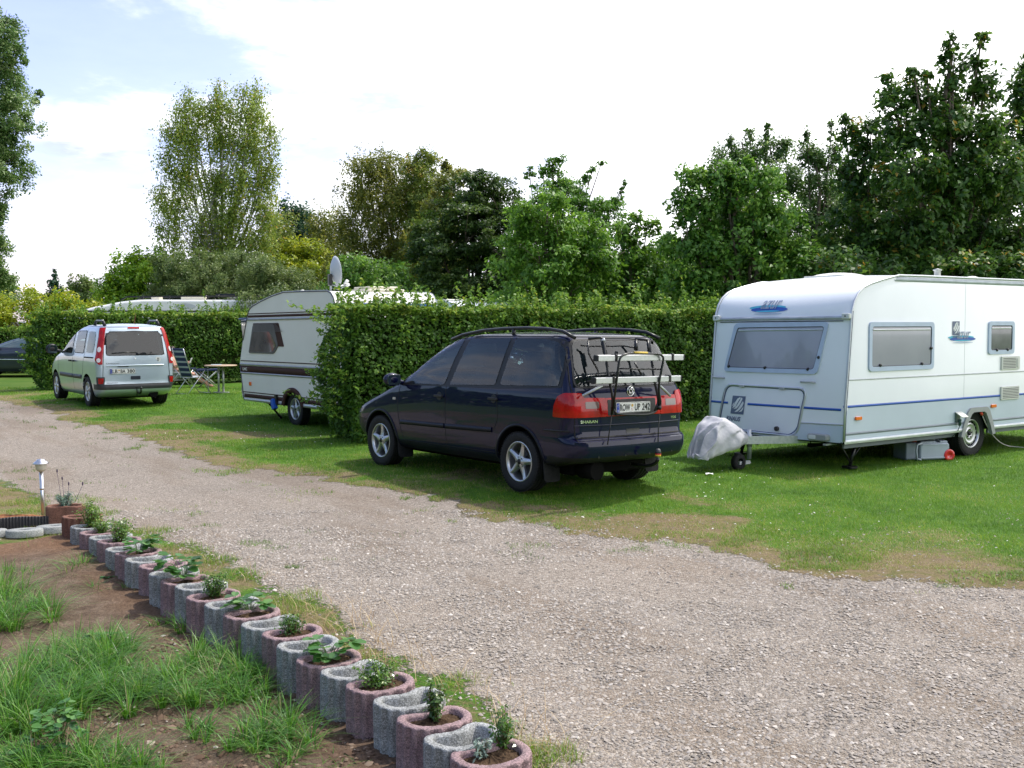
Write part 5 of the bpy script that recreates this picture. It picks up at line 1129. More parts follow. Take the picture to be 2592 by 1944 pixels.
def plate(parent, org, yaxis, text, wd=.52, ht=.11, badge=True, cy=None):
    """number plate; org centre, plate lies in y,z with normal -x"""
    x, y, z = org; p = MB(); p.rbox((x, y, z), (.006, wd, ht), .012, axis=0); pl = p.build('number_plate', PLATE, parent)
    b_ = MB()
    for (a0, a1, c0, c1) in ((-wd/2 + .004, wd/2 - .004, ht/2 - .007, ht/2 - .004), (-wd/2 + .004, wd/2 - .004, -ht/2 + .004, -ht/2 + .007), (-wd/2 + .004, -wd/2 + .007, -ht/2 + .004, ht/2 - .004), (wd/2 - .007, wd/2 - .004, -ht/2 + .004, ht/2 - .004)):
        b_.box((x - .0042, y + (a0 + a1) / 2, z + (c0 + c1) / 2), (.001, a1 - a0, c1 - c0))
    b_.build('plate_border', INK, pl)
    e = MB(); e.box((x - .0044, y + wd / 2 - .027, z), (.001, .040, ht - .016)); e.build('country_band', EUB, pl)
    s_ = MB(); fn = lambda a, c_: (x - .0062, y - a, z + c_)
    lettering(s_, 'D', (-wd/2 + .020, -.042, -wd/2 + .034, -.022), fn, .02)
    for k in range(12): aa = 6.2832 * k / 12; s_.box((x - .0058, y + wd/2 - .027 + .012 * math.cos(aa), z + .018 + .012 * math.sin(aa)), (.001, .003, .003))
    s_.build('country_sign', PLATE, pl)
    q = MB(); cx_ = -wd/2 + .054
    for (wrd, a0, a1) in text: lettering(q, wrd, (a0, -.037, a1, .037), fn, .018)
    q.build('plate_lettering', INK, pl)
    s1 = MB(); s1.cyl((x - .003, y - badge, z + .020), (x - .0062, y - badge, z + .020), .0155, 20); s1.build('inspection_seal', pmat('seal_yellow', (.5, .32, .08), .5), pl)
    s1 = MB(); s1.cyl((x - .003, y - badge, z - .020), (x - .0062, y - badge, z - .020), .0155, 20); s1.build('district_seal', pmat('seal_red', (.45, .22, .22), .5, c2=(.8, .8, .8), scale=60), pl)
    return pl
def door_mirror(parent, p, s_, mat, sz=(.10, .20, .15)):
    mb = MB(); mb.ball(p, .5, 20, 12, sz); mb.tube([(p[0] - .01, p[1] - s_ * sz[1] * .3, p[2] - .02), (p[0] + .02, p[1] - s_ * .20, p[2] - .05)], [.035, .03], 10)
    o = mb.build('door_mirror', mat, parent); g = MB(); g.rbox((p[0] - sz[0] * .40, p[1], p[2]), (.012, sz[1] * .78, sz[2] * .76), .03, axis=0); g.build('mirror_glass', GL_B, o); return o
def bez(a, b_, c_, n=8): return [tuple(Vector(a) * (1 - t_) ** 2 + Vector(b_) * 2 * t_ * (1 - t_) + Vector(c_) * t_ * t_) for t_ in [i / n for i in range(n + 1)]]

# ---------------------------------------------------------------- dark blue van
NAVY = pmat('navy_paint', (0.0025, 0.0042, 0.027), .4, 0, .75, var=.1, scale=2, coatr=.02, spec=.05)
NAVYL = pmat('navy_low', (0.005, 0.006, 0.014), .5, 0, .15, var=.15, scale=4, spec=.2)
SP = Pose((.762, 11.85, 0.053), R(128.75), R(.9), R(0.45))
van = thing('van', 'dark blue family van with a folded bicycle rack on its tailgate', 'car', SP.loc, SP.rot)
def z1(x, y): return (850 + .42043 * x, 780 + .42043 * y)
rows = carbody([.27, .33, .56, .70, 1.12, 1.63, 1.70],
    [(.27, 3.25), (.36, 3.60), (.5, 3.70), (.62, 3.70), (.72, 3.62), (.80, 3.44), (.90, 3.14), (1.0, 2.86), (1.07, 2.66), (1.2, 2.40), (1.4, 2.07), (1.55, 1.79), (1.64, 1.56), (1.68, 1.42), (1.70, 1.25)],
    [(.27, -.40), (.33, -.58), (.37, -.86), (.42, -.92), (.52, -.95), (.60, -.94), (.64, -.87), (.95, -.86), (1.10, -.83), (1.15, -.81), (1.5, -.67), (1.63, -.61), (1.69, -.56), (1.70, -.51)],
    [(.27, .80), (.33, .86), (.45, .895), (.60, .905), (.80, .905), (.95, .90), (1.08, .885), (1.14, .865), (1.3, .825), (1.5, .765), (1.61, .725), (1.67, .695), (1.70, .65)],
    [(.27, .22), (.5, .26), (.62, .24), (.9, .17), (1.2, .14), (1.5, .15), (1.70, .16)], None, crown=.04, taper=.035)
bd = split_build(rows, [('body', NAVY, None)], None)
body_full = bvh_of(bd)
carve(bd, [((0, .50, .32), (0, 1.2, .32), .395), ((0, -.50, .32), (0, -1.2, .32), .395), ((2.84, .50, .32), (2.84, 1.2, .32), .395), ((2.84, -.50, .32), (2.84, -1.2, .32), .395)])
def lowb(c_, n_): return c_.z < .37 and abs(c_.y) < 2 and -.45 < c_.x < 3.35
# side glass (both sides) outlines in x,z
GW = [('front_window', [(2.30, 1.085), (2.18, 1.31), (2.01, 1.49), (1.75, 1.59), (1.50, 1.63), (1.24, 1.64), (1.34, 1.36), (1.42, 1.10)]),
      ('middle_window', [(1.31, 1.105), (1.12, 1.645), (.36, 1.66), (.45, 1.135)]),
      ('rear_window', [(.36, 1.14), (.27, 1.66), (-.20, 1.652), (-.44, 1.62), (-.56, 1.53), (-.60, 1.35), (-.59, 1.165)])]
QW = [(2.56, 1.085), (2.36, 1.24), (2.34, 1.09)]; RG = [(.755, 1.165), (-.755, 1.165), (-.635, 1.635), (.635, 1.635)]; WS = [(.72, 1.08), (-.72, 1.08), (-.60, 1.60), (.60, 1.60)]
pn = separate(bd, [(None, None, opening([p for _, p in GW] + [QW], RG, WS)), *wells((0, 2.84), .79, .275, .76, .41),
                   ('bumper_spoiler', DARK, lambda c_, n_: c_.x < -.45 and c_.z < .44), ('bumper', NAVY, lambda c_, n_: c_.x < -.40 and c_.z < .625), ('front_bumper', NAVYL, lambda c_, n_: c_.x > 3.2 and c_.z < .60),
                   ('sill', NAVYL, lowb), ('body', NAVY, lambda c_, n_: True)], van)
vb = pn['body']
for spec in (SIDE_L, SIDE_R):
    fr = MB(); patch(fr, roundp([(2.62, 1.06), (2.32, 1.30), (2.06, 1.52), (1.80, 1.62), (1.5, 1.66), (1.2, 1.674), (.3, 1.685), (-.22, 1.68), (-.50, 1.65), (-.62, 1.55), (-.64, 1.15), (.4, 1.10)], .03), body_full, spec, .003, .05, .006, holes=[roundp(grow(p_, -.008), .03) for _, p_ in GW] + [roundp(grow(QW, -.008), .01)]); f_ = fr.build('window_surround', DARK, van)
    for nm, pl in GW:
        g = MB(); patch(g, roundp(pl, .035), body_full, spec, .007, .05); g.build(nm, CLR, van)
    g = MB(); patch(g, roundp(QW, .02), body_full, spec, .007, .05); g.build('quarter_window', CLR, van)
    sm = MB(); [strip(sm, q, .009, body_full, spec, .0016) for q in ([(2.40, 1.06), (2.42, .80), (2.36, .55), (2.28, .36)], [(1.37, 1.09), (1.37, .8), (1.35, .34)], [(.40, 1.12), (.38, .98), (.36, .78), (.41, .66)], [(2.28, .37), (.36, .385)], [(-.41, .70), (-.62, .70)])]
    sm.build('door_seam', pmat('seam', (.002, .002, .003), .8), van)
    st = MB(); [strip(st, q, .055, body_full, spec, .012, skirt=.014) for q in ([(2.34, .60), (1.385, .615)], [(1.355, .615), (.46, .635)])]; st.build('rub_strip', NAVYL, van)
    s_ = 1 if spec is SIDE_L else -1
    for hx, hz in ((1.50, .965), (.44, .985)):
        h = MB(); patch(h, [(hx + .05 * math.cos(a), hz + .05 * math.sin(a)) for a in [6.2832 * k / 20 for k in range(20)]], body_full, spec, .002, .03); p0, n0 = lay(body_full, spec, hx, hz, .03)
        hb = h.build('door_handle', DARK, van); h = MB(); h.rbox((hx - .02, p0.y, hz), (.17, .022, .030), .012, axis=1); h.build('grip', DARK, hb)
    door_mirror(van, (2.36, s_ * 1.02, 1.13), s_, NAVY, (.14, .24, .17))
    bl = MB(); patch(bl, roundp([(2.53, .87), (2.47, .87), (2.47, .90), (2.53, .90)], .012), body_full, spec, .010, .02); bl.build('side_indicator', pmat('clear_lens', (.55, .50, .45), .2, coat=1), van)
    # arch lips
    for ax in (0, 2.84):
        lp = MB(); pts = []
        for k in range(25):
            a = R(-12 + 204 * k / 24); x_, z_ = ax + .402 * math.cos(a), .32 + .402 * math.sin(a)
            if z_ > .26: pts.append((x_, z_))
        strip(lp, pts, .028, body_full, spec, .010, .05, .02); lp.build('arch_lip', NAVYL, van)
    for (fx) in (-.40, 2.44):
        fl = MB(); fl.rbox((fx, s_ * .76, .265), (.012, .22, .26), .04, axis=0, ry=.12); fl.build('mud_flap', RUB, van)
    # roof rail
    yr = s_ * .645; rl = MB(); pts = [(1.56, yr * 1.04, 1.640), (1.36, yr * 1.01, 1.695), (1.0, yr * .985, 1.745), (.60, yr * .975, 1.768), (.2, yr * .97, 1.775), (-.15, yr * .975, 1.766), (-.42, yr * .985, 1.738), (-.62, yr * 1.0, 1.668)]
    rl.tube(pts, .019, 10); [rl.cyl((x_, yr * .98, 1.68), (x_, yr * .975, 1.765), .022, 8) for x_ in (.42,)]; rl.build('roof_rail', BLACK, van)
# windscreen and rear glass
g = MB(); patch(g, roundp(WS, .05), body_full, FRONT, .005, .08); g.build('windscreen', CLR, van)
fr = MB(); patch(fr, roundp(grow(WS, .04), .06), body_full, FRONT, .003, .06, .006, hole=roundp(grow(WS, -.02), .04)); fr.build('windscreen_surround', DARK, van)
cabin(van, [(1.45, .37), (1.45, -.37), (.55, .48), (.55, 0), (.55, -.48), (-.15, .38), (-.15, -.38)], .50, -.65, 2.6, .72, 2.25)
q = MB(); q.grid([[(-.42 + .10 * math.sin(j * .8), .30 + .22 * i / 4 - .02 * j, 1.46 - .09 * j - .05 * abs(i - 2)) for i in range(5)] for j in range(5)], True); o_ = q.build('hanging_shirt', pmat('shirt_pale_blue', (.35, .50, .55), .8), van)
fr = MB(); patch(fr, roundp([(.775, 1.145), (-.775, 1.145), (-.655, 1.655), (.655, 1.655)], .09), body_full, REAR, .003, .05, .006, hole=roundp(grow(RG, -.01), .07)); fr.build('rear_window_surround', DARK, van)
g = MB(); patch(g, roundp(RG, .08), body_full, REAR, .007, .05); rg = g.build('rear_glass', CLR, van)
wp = MB(); 
def onrear(y, z, off=.02): p, n_ = lay(body_full, REAR, y, z, off); return tuple(p)
wp.tube([onrear(.62, 1.205, .03), onrear(0, 1.235, .035), onrear(-.40, 1.235, .03)], .010, 6); wp.build('rear_wiper', BLACK, van)
tg = MB(); strip(tg, [(.79, .59), (.80, .84), (.80, 1.10), (.79, 1.2), (.70, 1.60), (.62, 1.68), (-.62, 1.68), (-.70, 1.60), (-.79, 1.2), (-.80, 1.10), (-.80, .84), (-.79, .59)], .010, body_full, REAR, .0018); strip(tg, [(.79, .635), (-.79, .635)], .016, body_full, REAR, .002); tg.build('tailgate_seam', pmat('seam', (.002, .002, .003), .8), van)
cr = MB(); strip(cr, [(.80, .76), (.4, .757), (-.4, .757), (-.80, .76)], .012, body_full, REAR, .008, skirt=.01); cr.build('tailgate_crease', NAVY, van)
# lamps
RED = redlens(); 
for s_, dg in ((1, DIAG_L), (-1, DIAG_R)):
    lm = MB(); A = lambda x, y: (_q * x + _q * y * s_ if s_ > 0 else -_q * x + _q * y)
    # corner lamp: from x=-.60 on the side round to y=.76 on the rear
    sa = (_q * (-.58) + _q * .90) if s_ > 0 else (-_q * (-.58) + _q * (-.90)); sb = (_q * (-.86) + _q * .74) if s_ > 0 else (-_q * (-.86) + _q * (-.74))
    a0, a1 = sorted((sa, sb)); o_ = sa; d_ = sb - sa
    poly = [(o_, .845), (o_ + d_ * .04, .97), (o_ + d_ * .16, 1.06), (o_ + d_ * .38, 1.095), (o_ + d_ * .9, 1.095), (o_ + d_ * 1.0, 1.06), (o_ + d_ * 1.0, .845)]
    patch(lm, roundp(poly, .02), body_full, dg, .016, .03, .025); tl = lm.build('tail_lamp', RED, van)
    l2 = MB(); patch(l2, roundp([(s_ * .785, .845), (s_ * .41, .845), (s_ * .41, 1.04), (s_ * .785, 1.05)], .012), body_full, REAR, .013, .04, .02); p_ = l2.build('reflector_panel', RED, van)
    l3 = MB(); patch(l3, roundp([(s_ * .68, .935), (s_ * .50, .935), (s_ * .50, 1.005), (s_ * .68, 1.005)], .012), body_full, REAR, .0155, .04, .004); l3.build('reversing_lamp', pmat('smoky_lens', (.10, .06, .05), .25, coat=1), p_)
bw = MB(); patch(bw, [(.407, .848), (-.407, .848), (-.407, 1.038), (.407, 1.038)], body_full, REAR, .011, .05, .016); bw.build('plate_panel', RED, van)
dk = MB(); patch(dk, roundp([(.385, .855), (-.33, .855), (-.33, 1.02), (.385, 1.02)], .015), body_full, REAR, .0135, .05, .004); dk.build('plate_recess', DARK, van)
PY = .03; px_ = onrear(PY, .93)[0] - .004
plate(van, (px_, PY, .935), None, [('ROW', -.205, -.055), ('UP', .015, .095), ('242', .125, .245)], badge=-.022)
hol = MB(); hol.box((px_ - .001, PY, .867), (.008, .52, .022)); hl_ = hol.build('plate_holder', DARK, van)
# badges
bg_ = MB(); ex = onrear(0.03, 1.105, .004)[0]; bg_.lathe([(.052, ex), (.056, ex - .010), (.050, ex - .012), (.046, ex - .006)], (0, .03, 1.105), axis=0, n=32)
for pts in ([(-.034, .030), (-.014, -.036), (0, -.008), (.014, -.036), (.034, .030)], [(-.018, .042), (0, .006), (.018, .042)]):
    bg_.tube([(ex - .010, .03 - a, 1.105 + c_) for a, c_ in pts], .0055, 6)
eb = bg_.build('emblem', CHROME, van); db = MB(); db.cyl((ex + .004, .03, 1.105), (ex - .004, .03, 1.105), .052, 28); db.build('emblem_disc', BLACK, eb)
nm = MB(); lettering(nm, 'SHARAN', (-.74, .785, -.52, .815), lambda a, c_: onrear(-a, c_, .006), .03); nm.build('name_badge', CHROME, van)
nm = MB(); lettering(nm, 'TDI', (.60, .785, .69, .812), lambda a, c_: onrear(-a, c_, .006), .03); nm.build('engine_badge', CHROME, van)
h = MB(); patch(h, roundp([(.12, .655), (-.08, .655), (-.08, .705), (.12, .705)], .012), body_full, REAR, .003, .03, .002); h.build('tailgate_handle', BLACK, van)
# bumper ledge, strips, tow bar
lb_ = MB(); strip(lb_, [(.80, .612), (.4, .616), (-.4, .616), (-.80, .612)], .014, body_full, REAR, .006); lb_.build('bumper_edge', NAVY, van)
for s_ in (1, -1):
    q = MB(); strip(q, [(-.42, .70), (-.76, .705)], .018, body_full, SIDE_L if s_ > 0 else SIDE_R, .006); q.build('bumper_strip', DARK, van)
sn = MB()
for y_ in (.55, .18, -.18, -.55): p_ = onrear(y_, .43, .0); sn.cyl(p_, (p_[0] - .006, p_[1], p_[2]), .012, 14)
sn.build('parking_sensor', BLACK, van)
tb = MB(); tb.tube(bez((-.75, -.10, .30), (-1.10, -.13, .28), (-1.10, -.13, .40)), .020, 10); tw_ = tb.build('tow_bar', BLACK, van)
q = MB(); q.lathe([(.0, .50), (.022, .495), (.030, .475), (.031, .455), (.026, .43)], (-1.10, -.13, 0), n=20); q.build('tow_ball_cap', pmat('cap_grey', (.05, .05, .055), .5), tw_)
for k, cc in enumerate([(.01, .01, .01), (.55, .02, .02), (.75, .50, .03)]):
    q = MB(); q.lathe([(.0318, .462 - .014 * k), (.0322, .448 - .014 * k)], (-1.10, -.13, 0), n=20); q.build('cap_band', pmat('flag%d' % k, cc, .5), tw_)
for lx, ly in ((0, .79), (0, -.79), (2.84, .79), (2.84, -.79)):
    wheel(van, (lx, ly, .322), .325, .205, 1 if ly > 0 else -1, 'star', .222, rot=.31 if lx else .55)
ub = MB(); ub.rbox((1.3, 0, .255), (3.6, 1.1, .12), .04); ub.cyl((-.55, .45, .27), (-.78, .45, .27), .10, 16); ub.build('underbody', WELL, van)
# ---- bicycle rack hanging on the tailgate
rack = thing('bike_rack', 'folded black bicycle rack with two aluminium rails hanging on the dark blue van', 'bike rack', SP.loc, SP.rot)
X0 = -1.0
RP_ = lambda x, y, xx=X0: tuple(float(a) for a in SP.on(*z1(x, y), 0, xx))
for (a, b_) in (((1567, 300), (2085, 298)), ((1552, 433), (2068, 427))):
    p0, p1 = RP_(*a, -1.0), RP_(*b_, -1.0); zc = (p0[2] + p1[2]) / 2; mb = MB()
    prof = [(-.030, -.030), (.030, -.030), (.036, -.012), (.030, .0), (.030, .028), (.020, .033), (.012, .020), (-.012, .020), (-.020, .033), (-.030, .028)]
    mb.prism(prof, (1, 0, 0), (0, 0, 1), (-1.0, p0[1], zc), (0, p1[1] - p0[1], 0)); rl = mb.build('wheel_rail', pmat('aluminium', (.52, .53, .55), .35, .85, var=.06, scale=30), rack, .003)
    for yy in (p0[1], p1[1]):
        mb = MB(); mb.rbox((-1.0, yy, zc), (.070, .020, .064), .012, axis=1); mb.build('end_cap', DARK, rl)
    for fx in (.20, .86):
        yy = p0[1] + (p1[1] - p0[1]) * fx; mb = MB(); mb.rbox((-1.0, yy, zc + .004), (.078, .030, .078), .01, axis=1); mb.build('wheel_strap', BLACK, rl)
def T_(name, pts, r=.012, mat=None, curve=True):
    mb = MB(); P = [RP_(*p) for p in pts]; Q = []
    if curve and len(P) > 2:
        Q = [P[0]]
        for i in range(1, len(P) - 1):
            a = Vector(P[i]).lerp(Vector(P[i - 1]), .28); b2 = Vector(P[i]).lerp(Vector(P[i + 1]), .28); Q += bez(a, P[i], b2, 5)
        Q.append(P[-1])
    else: Q = P
    mb.tube(Q, r, 8); return mb.build(name, mat or BLACK, rack)
T_('hoop', [(1668, 615, -.98), (1690, 440, -1.04), (1712, 272, -1.06), (1955, 276, -1.06), (1975, 300, -1.06), (1945, 450, -1.04), (1945, 600, -.99)])
T_('crossbar', [(1703, 364, -1.04), (1962, 368, -1.04)], .008)
T_('main_arm', [(1520, 185, -.72), (1600, 176, -.80), (1612, 210, -.84), (1640, 400, -.94), (1668, 540, -.97), (1662, 640, -.95)], .014)
T_('main_arm', [(1800, 186, -.72), (1880, 190, -.80), (1890, 215, -.82), (1915, 420, -.95), (1945, 560, -.98), (1920, 620, -.98)], .014)
T_('swing_arm', [(1520, 200, -.80), (1522, 275, -.84), (1585, 385, -.90), (1565, 400, -.9)], .010)
T_('swing_arm', [(1800, 330, -.85), (1840, 400, -.88)], .010)
T_('lower_loop', [(1662, 590, -.97), (1690, 640, -.99), (1900, 642, -.99), (1960, 590, -.98), (1945, 470, -.99)], .010)
T_('top_clamp', [(1520, 186, -.66), (1595, 180, -.70), (1740, 180, -.72), (1800, 186, -.70), (1882, 190, -.72)], .008)
T_('thick_arm', [(1605, 190, -.80), (1622, 275, -.86)], .022, curve=False); T_('thick_arm', [(1808, 195, -.80), (1808, 250, -.84)], .022, curve=False); T_('thick_arm', [(1878, 195, -.80), (1885, 260, -.84)], .016, curve=False)
T_('stay', [(1485, 528, -.88), (1605, 466, -.99)], .014, GALV, False); T_('stay', [(2012, 527, -.88), (1950, 466, -.99)], .014, GALV, False)
T_('strap', [(1662, 640, -.95), (1650, 720, -.92), (1636, 822, -.97)], .006, curve=False); T_('strap', [(1950, 640, -.95), (1942, 720, -.92), (1940, 805, -.97)], .006, curve=False)
T_('knob', [(1950, 592, -1.0), (1944, 606, -1.0)], .026, curve=False); T_('knob', [(1605, 185, -.82), (1612, 200, -.82)], .024, GALV, False)
T_('lamp_board', [(1700, 310, -1.02), (1965, 306, -1.02)], .006, curve=False)
mb = MB(); a, b_ = RP_(1795, 268, -1.06), RP_(1875, 270, -1.06); mb.tube([a, b_], .0128, 8); mb.build('warning_sticker', pmat('sticker_yellow', (.6, .42, .04), .5), rack)
# ---------------------------------------------------------------- silver van
SILV = pmat('silver_paint', (0.43, 0.51, 0.58), .30, .40, 1.0, var=.05, scale=2, coatr=.03)
SEAM = pmat('seam', (.002, .002, .003), .8)
KP = Pose((-8.337, 22.578, 0.11), R(126.5), 0, 0)
kan = thing('silver_van', 'silver high roofed family van parked before the left hedge', 'car', KP.loc, KP.rot)
rows = carbody([.20, .26, .45, .60, 1.05, 1.62, 1.70],
    [(.20, 3.00), (.30, 3.26), (.5, 3.34), (.65, 3.32), (.78, 3.24), (.88, 3.08), (.98, 2.85), (1.06, 2.55), (1.15, 2.30), (1.35, 1.90), (1.5, 1.55), (1.62, 1.15), (1.70, .75)],
    [(.20, -.55), (.28, -.76), (.36, -.84), (.46, -.85), (.50, -.82), (.7, -.81), (1.0, -.79), (1.3, -.74), (1.55, -.68), (1.66, -.63), (1.70, -.57)],
    [(.20, .72), (.26, .77), (.4, .80), (.6, .815), (.85, .82), (1.02, .81), (1.10, .79), (1.4, .735), (1.6, .69), (1.67, .66), (1.70, .62)],
    [(.2, .22), (.4, .22), (.6, .14), (1.2, .12), (1.7, .14)], None, crown=.045, taper=.03)
bd = split_build(rows, [('body', SILV, None)], None); kf = bvh_of(bd)
carve(bd, [((x, s_ * .5, .31), (x, s_ * 1.2, .31), .375) for x in (0, 2.70) for s_ in (1, -1)])
W1 = [('front_window', [(2.20, 1.10), (2.05, 1.24), (1.75, 1.43), (1.45, 1.545), (1.22, 1.565), (1.25, 1.10)]), ('sliding_window', [(.98, 1.12), (.98, 1.57), (.30, 1.58), (.30, 1.12)]), ('rear_window', [(.12, 1.13), (.12, 1.58), (-.32, 1.575), (-.40, 1.50), (-.42, 1.30), (-.36, 1.13)])]
KR = [(.60, 1.085), (-.58, 1.085), (-.545, 1.50), (-.49, 1.56), (0, 1.575), (.51, 1.56), (.565, 1.50)]; KW = [(.68, 1.10), (-.68, 1.10), (-.57, 1.60), (.57, 1.60)]
separate(bd, [(None, None, opening([p for _, p in W1], KR, KW)), *wells((0, 2.7), .70, .21, .72, .39),
              ('bumper', pmat('bumper_grey', (.03, .032, .036), .5), lambda c_, n_: c_.x < -.42 and .365 < c_.z < .475), ('lower_bumper', SILV, lambda c_, n_: c_.x < -.42 and c_.z < .37), ('body', SILV, lambda c_, n_: True)], kan)
for spec in (SIDE_L, SIDE_R):
    s_ = 1 if spec is SIDE_L else -1
    for nm, pl in W1:
        f_ = MB(); patch(f_, roundp(grow(pl, .03), .06), kf, spec, .003, .05, .006, hole=roundp(grow(pl, -.02), .04)); wf_ = f_.build('window_surround', DARK if nm != 'rear_window' else SILV, kan)
        g = MB(); patch(g, roundp(pl, .05), kf, spec, .007, .06); g.build(nm, CLR, kan)
    sm = MB(); [strip(sm, q, .010, kf, spec, .0016) for q in ([(2.42, 1.0), (2.40, .6), (2.25, .30)], [(1.13, 1.62), (1.12, 1.0), (1.10, .30)], [(.22, 1.62), (.22, 1.04), (.30, .70), (.40, .60)])]; strip(sm, [(.20, 1.03), (-.48, 1.035)], .028, kf, spec, .002); sm.build('door_seam', SEAM, kan)
    st = MB(); [strip(st, q, .085, kf, spec, .014, skirt=.016) for q in ([(2.25, .60), (1.15, .60)], [(1.08, .60), (.42, .605)])]; st.build('rub_strip', pmat('bumper_grey', (.03, .032, .036), .5), kan)
    for hx in (1.24, .96):
        p0, n0 = lay(kf, spec, hx, .93, .03); h = MB(); h.rbox((hx, p0.y, .93), (.16, .03, .035), .015, axis=1); h.build('door_handle', DARK, kan)
    door_mirror(kan, (2.30, s_ * .97, 1.16), s_, DARK, (.14, .26, .24))
    yr = s_ * .56
    for (xa, xb) in ((-.42, .12),):
        rl = MB(); rl.tube([(xb + .12, yr, 1.70), (xb + .02, yr, 1.785), (xb - .06, yr, 1.795), (xa + .08, yr, 1.795), (xa, yr, 1.785), (xa - .10, yr, 1.70)], [.030, .026, .022, .022, .028, .036], 10); rr_ = rl.build('roof_rail', DARK, kan)
        q = MB(); q.rbox(((xa + xb) / 2, yr, 1.812), (.44, .045, .018), .01, axis=0); q.build('rail_inlay', ALLOY, rr_)
    lm = MB(); yv = lambda z: .735 - .0; 
    dg = DIAG_L if s_ > 0 else DIAG_R
    def dd(x, y): return _q * x + _q * y if s_ > 0 else -_q * x + _q * y * -1 * -1
    def dl(x, y): return (_q * x + _q * y) if s_ > 0 else (-_q * x - _q * y)
    poly = [(dl(-.52, .66), 1.655), (dl(-.575, .69), 1.45), (dl(-.58, .715), 1.20), (dl(-.575, .745), 1.00), (dl(-.63, .755), .965), (dl(-.72, .74), .895), (dl(-.765, .70), .90), (dl(-.75, .685), 1.05), (dl(-.70, .64), 1.40), (dl(-.62, .585), 1.655)]
    patch(lm, roundp(poly, .012), kf, dg, .014, .03, .02); tl = lm.build('tail_lamp', RED, kan)
    for zc in (1.205, .985):
        q = MB(); cx_ = dl(-.66, .70) if zc > 1.1 else dl(-.69, .72); patch(q, [(cx_ + .038 * math.cos(6.2832 * k / 16), zc + (.055 if zc > 1.1 else .042) * math.sin(6.2832 * k / 16)) for k in range(16)], kf, dg, .020, .02, .006); q.build('lamp_lens', pmat('clear_lens2', (.75, .70, .70), .2, coat=1), tl)
    q = MB(); patch(q, roundp([(dl(-.66, .775), .64), (dl(-.66, .775), .475), (dl(-.80, .68), .475), (dl(-.80, .68), .64)], .01), kf, dg, .012, .03, .02); bl_ = q.build('corner_trim', pmat('bumper_grey', (.03, .032, .036), .5), kan)
    q = MB(); patch(q, roundp([(dl(-.72, .755), .615), (dl(-.72, .755), .50), (dl(-.79, .70), .50), (dl(-.79, .70), .615)], .01), kf, dg, .018, .02, .008); q.build('fog_lamp', RED, bl_)
g = MB(); patch(g, roundp(KW, .05), kf, FRONT, .005, .08); g.build('windscreen', CLR, kan)
f_ = MB(); patch(f_, roundp(grow(KW, .03), .06), kf, FRONT, .003, .06, .006, hole=roundp(grow(KW, -.02), .04)); f_.build('windscreen_surround', DARK, kan)
cabin(kan, [(1.35, .38), (1.35, -.38), (.45, .42), (.45, 0), (.45, -.42)], .48, -.6, 2.4, .72, 2.1)
g = MB(); patch(g, roundp(KR, .06), kf, REAR, .007, .05, .012); g.build('rear_glass', CLD, kan)
f_ = MB(); patch(f_, roundp(grow(KR, .02), .07), kf, REAR, .003, .05, .006, hole=roundp(grow(KR, -.02), .05)); f_.build('rear_window_surround', DARK, kan)
def onk(y, z, off=.01): p, n_ = lay(kf, REAR, y, z, off); return tuple(p)
q = MB(); strip(q, [(.68, .47), (.69, .60), (.675, .90), (.63, 1.40), (.57, 1.67), (-.57, 1.67), (-.63, 1.40), (-.675, .90), (-.69, .60), (-.68, .47)], .012, kf, REAR, .0018); strip(q, [(.70, .482), (-.70, .482)], .012, kf, REAR, .002); q.build('tailgate_seam', SEAM, kan)
q = MB(); q.tube([onk(.50, 1.125, .03), onk(.25, 1.14, .035), onk(0, 1.135, .03)], .009, 6); q.build('rear_wiper', BLACK, kan)
q = MB(); patch(q, roundp([(.13, 1.635), (-.11, 1.635), (-.11, 1.662), (.13, 1.662)], .01), kf, REAR, .012, .03); q.build('brake_lamp', redlens(), kan)
# plate recess ridge
q = MB(); strip(q, [(.60, .865), (.0, .872), (-.56, .868)], .022, kf, REAR, .022, skirt=.03); q.build('tailgate_ridge', SILV, kan)
q = MB(); patch(q, roundp([(.40, .845), (.18, .845), (.18, .862), (.40, .862)], .005), kf, REAR, .022, .03); q.build('plate_light', BLACK, kan)
plate(kan, (onk(.30, .76)[0] - .004, .30, .755), None, [('LB', -.205, -.105), ('BA', -.045, .055), ('380', .090, .245)], badge=-.075)
q = MB(); patch(q, roundp([(.14, .575), (-.06, .575), (-.06, .65), (.14, .65)], .02), kf, REAR, .004, .03); hd_ = q.build('tailgate_handle', pmat('navy_trim', (.01, .014, .03), .4), kan)
ex = onk(.04, .985, .006)[0]; q = MB()
q.tube([(ex, .04, 1.03), (ex, .07, .985), (ex, .04, .94), (ex, .01, .985)], .009, 6, closed=True); q.build('emblem', CHROME, kan)
q = MB(); q.cyl((onk(-.45, .98, .001)[0] + .004, -.45, .985), (onk(-.45, .98, .003)[0], -.45, .985), .058, 28); st_ = q.build('country_sticker', pmat('sticker_white', (.7, .7, .68), .5), kan)
q = MB(); xx = onk(-.45, .985, .006)[0] - .002; lettering(q, 'D', (.432, .955, .468, 1.015), lambda a, c_: (xx, -a, c_), .02); q.build('sticker_letter', INK, st_)
q = MB(); lettering(q, 'KANGOO', (-.62, .905, -.36, .93), lambda a, c_: onk(-a, c_, .005), .02); q.build('name_badge', pmat('badge_grey', (.12, .12, .13), .3, .8), kan)
q = MB(); lettering(q, 'RENAULT', (-.62, .505, -.40, .525), lambda a, c_: onk(-a, c_, .005), .02); q.build('maker_badge', pmat('badge_dark', (.03, .03, .035), .3), kan)
q = MB(); q.tube(bez((-.70, -.02, .30), (-.98, -.02, .24), (-.98, -.02, .38)), .02, 8); q.ball((-.98, -.02, .40), .026, 12, 8); q.build('tow_bar', BLACK, kan)
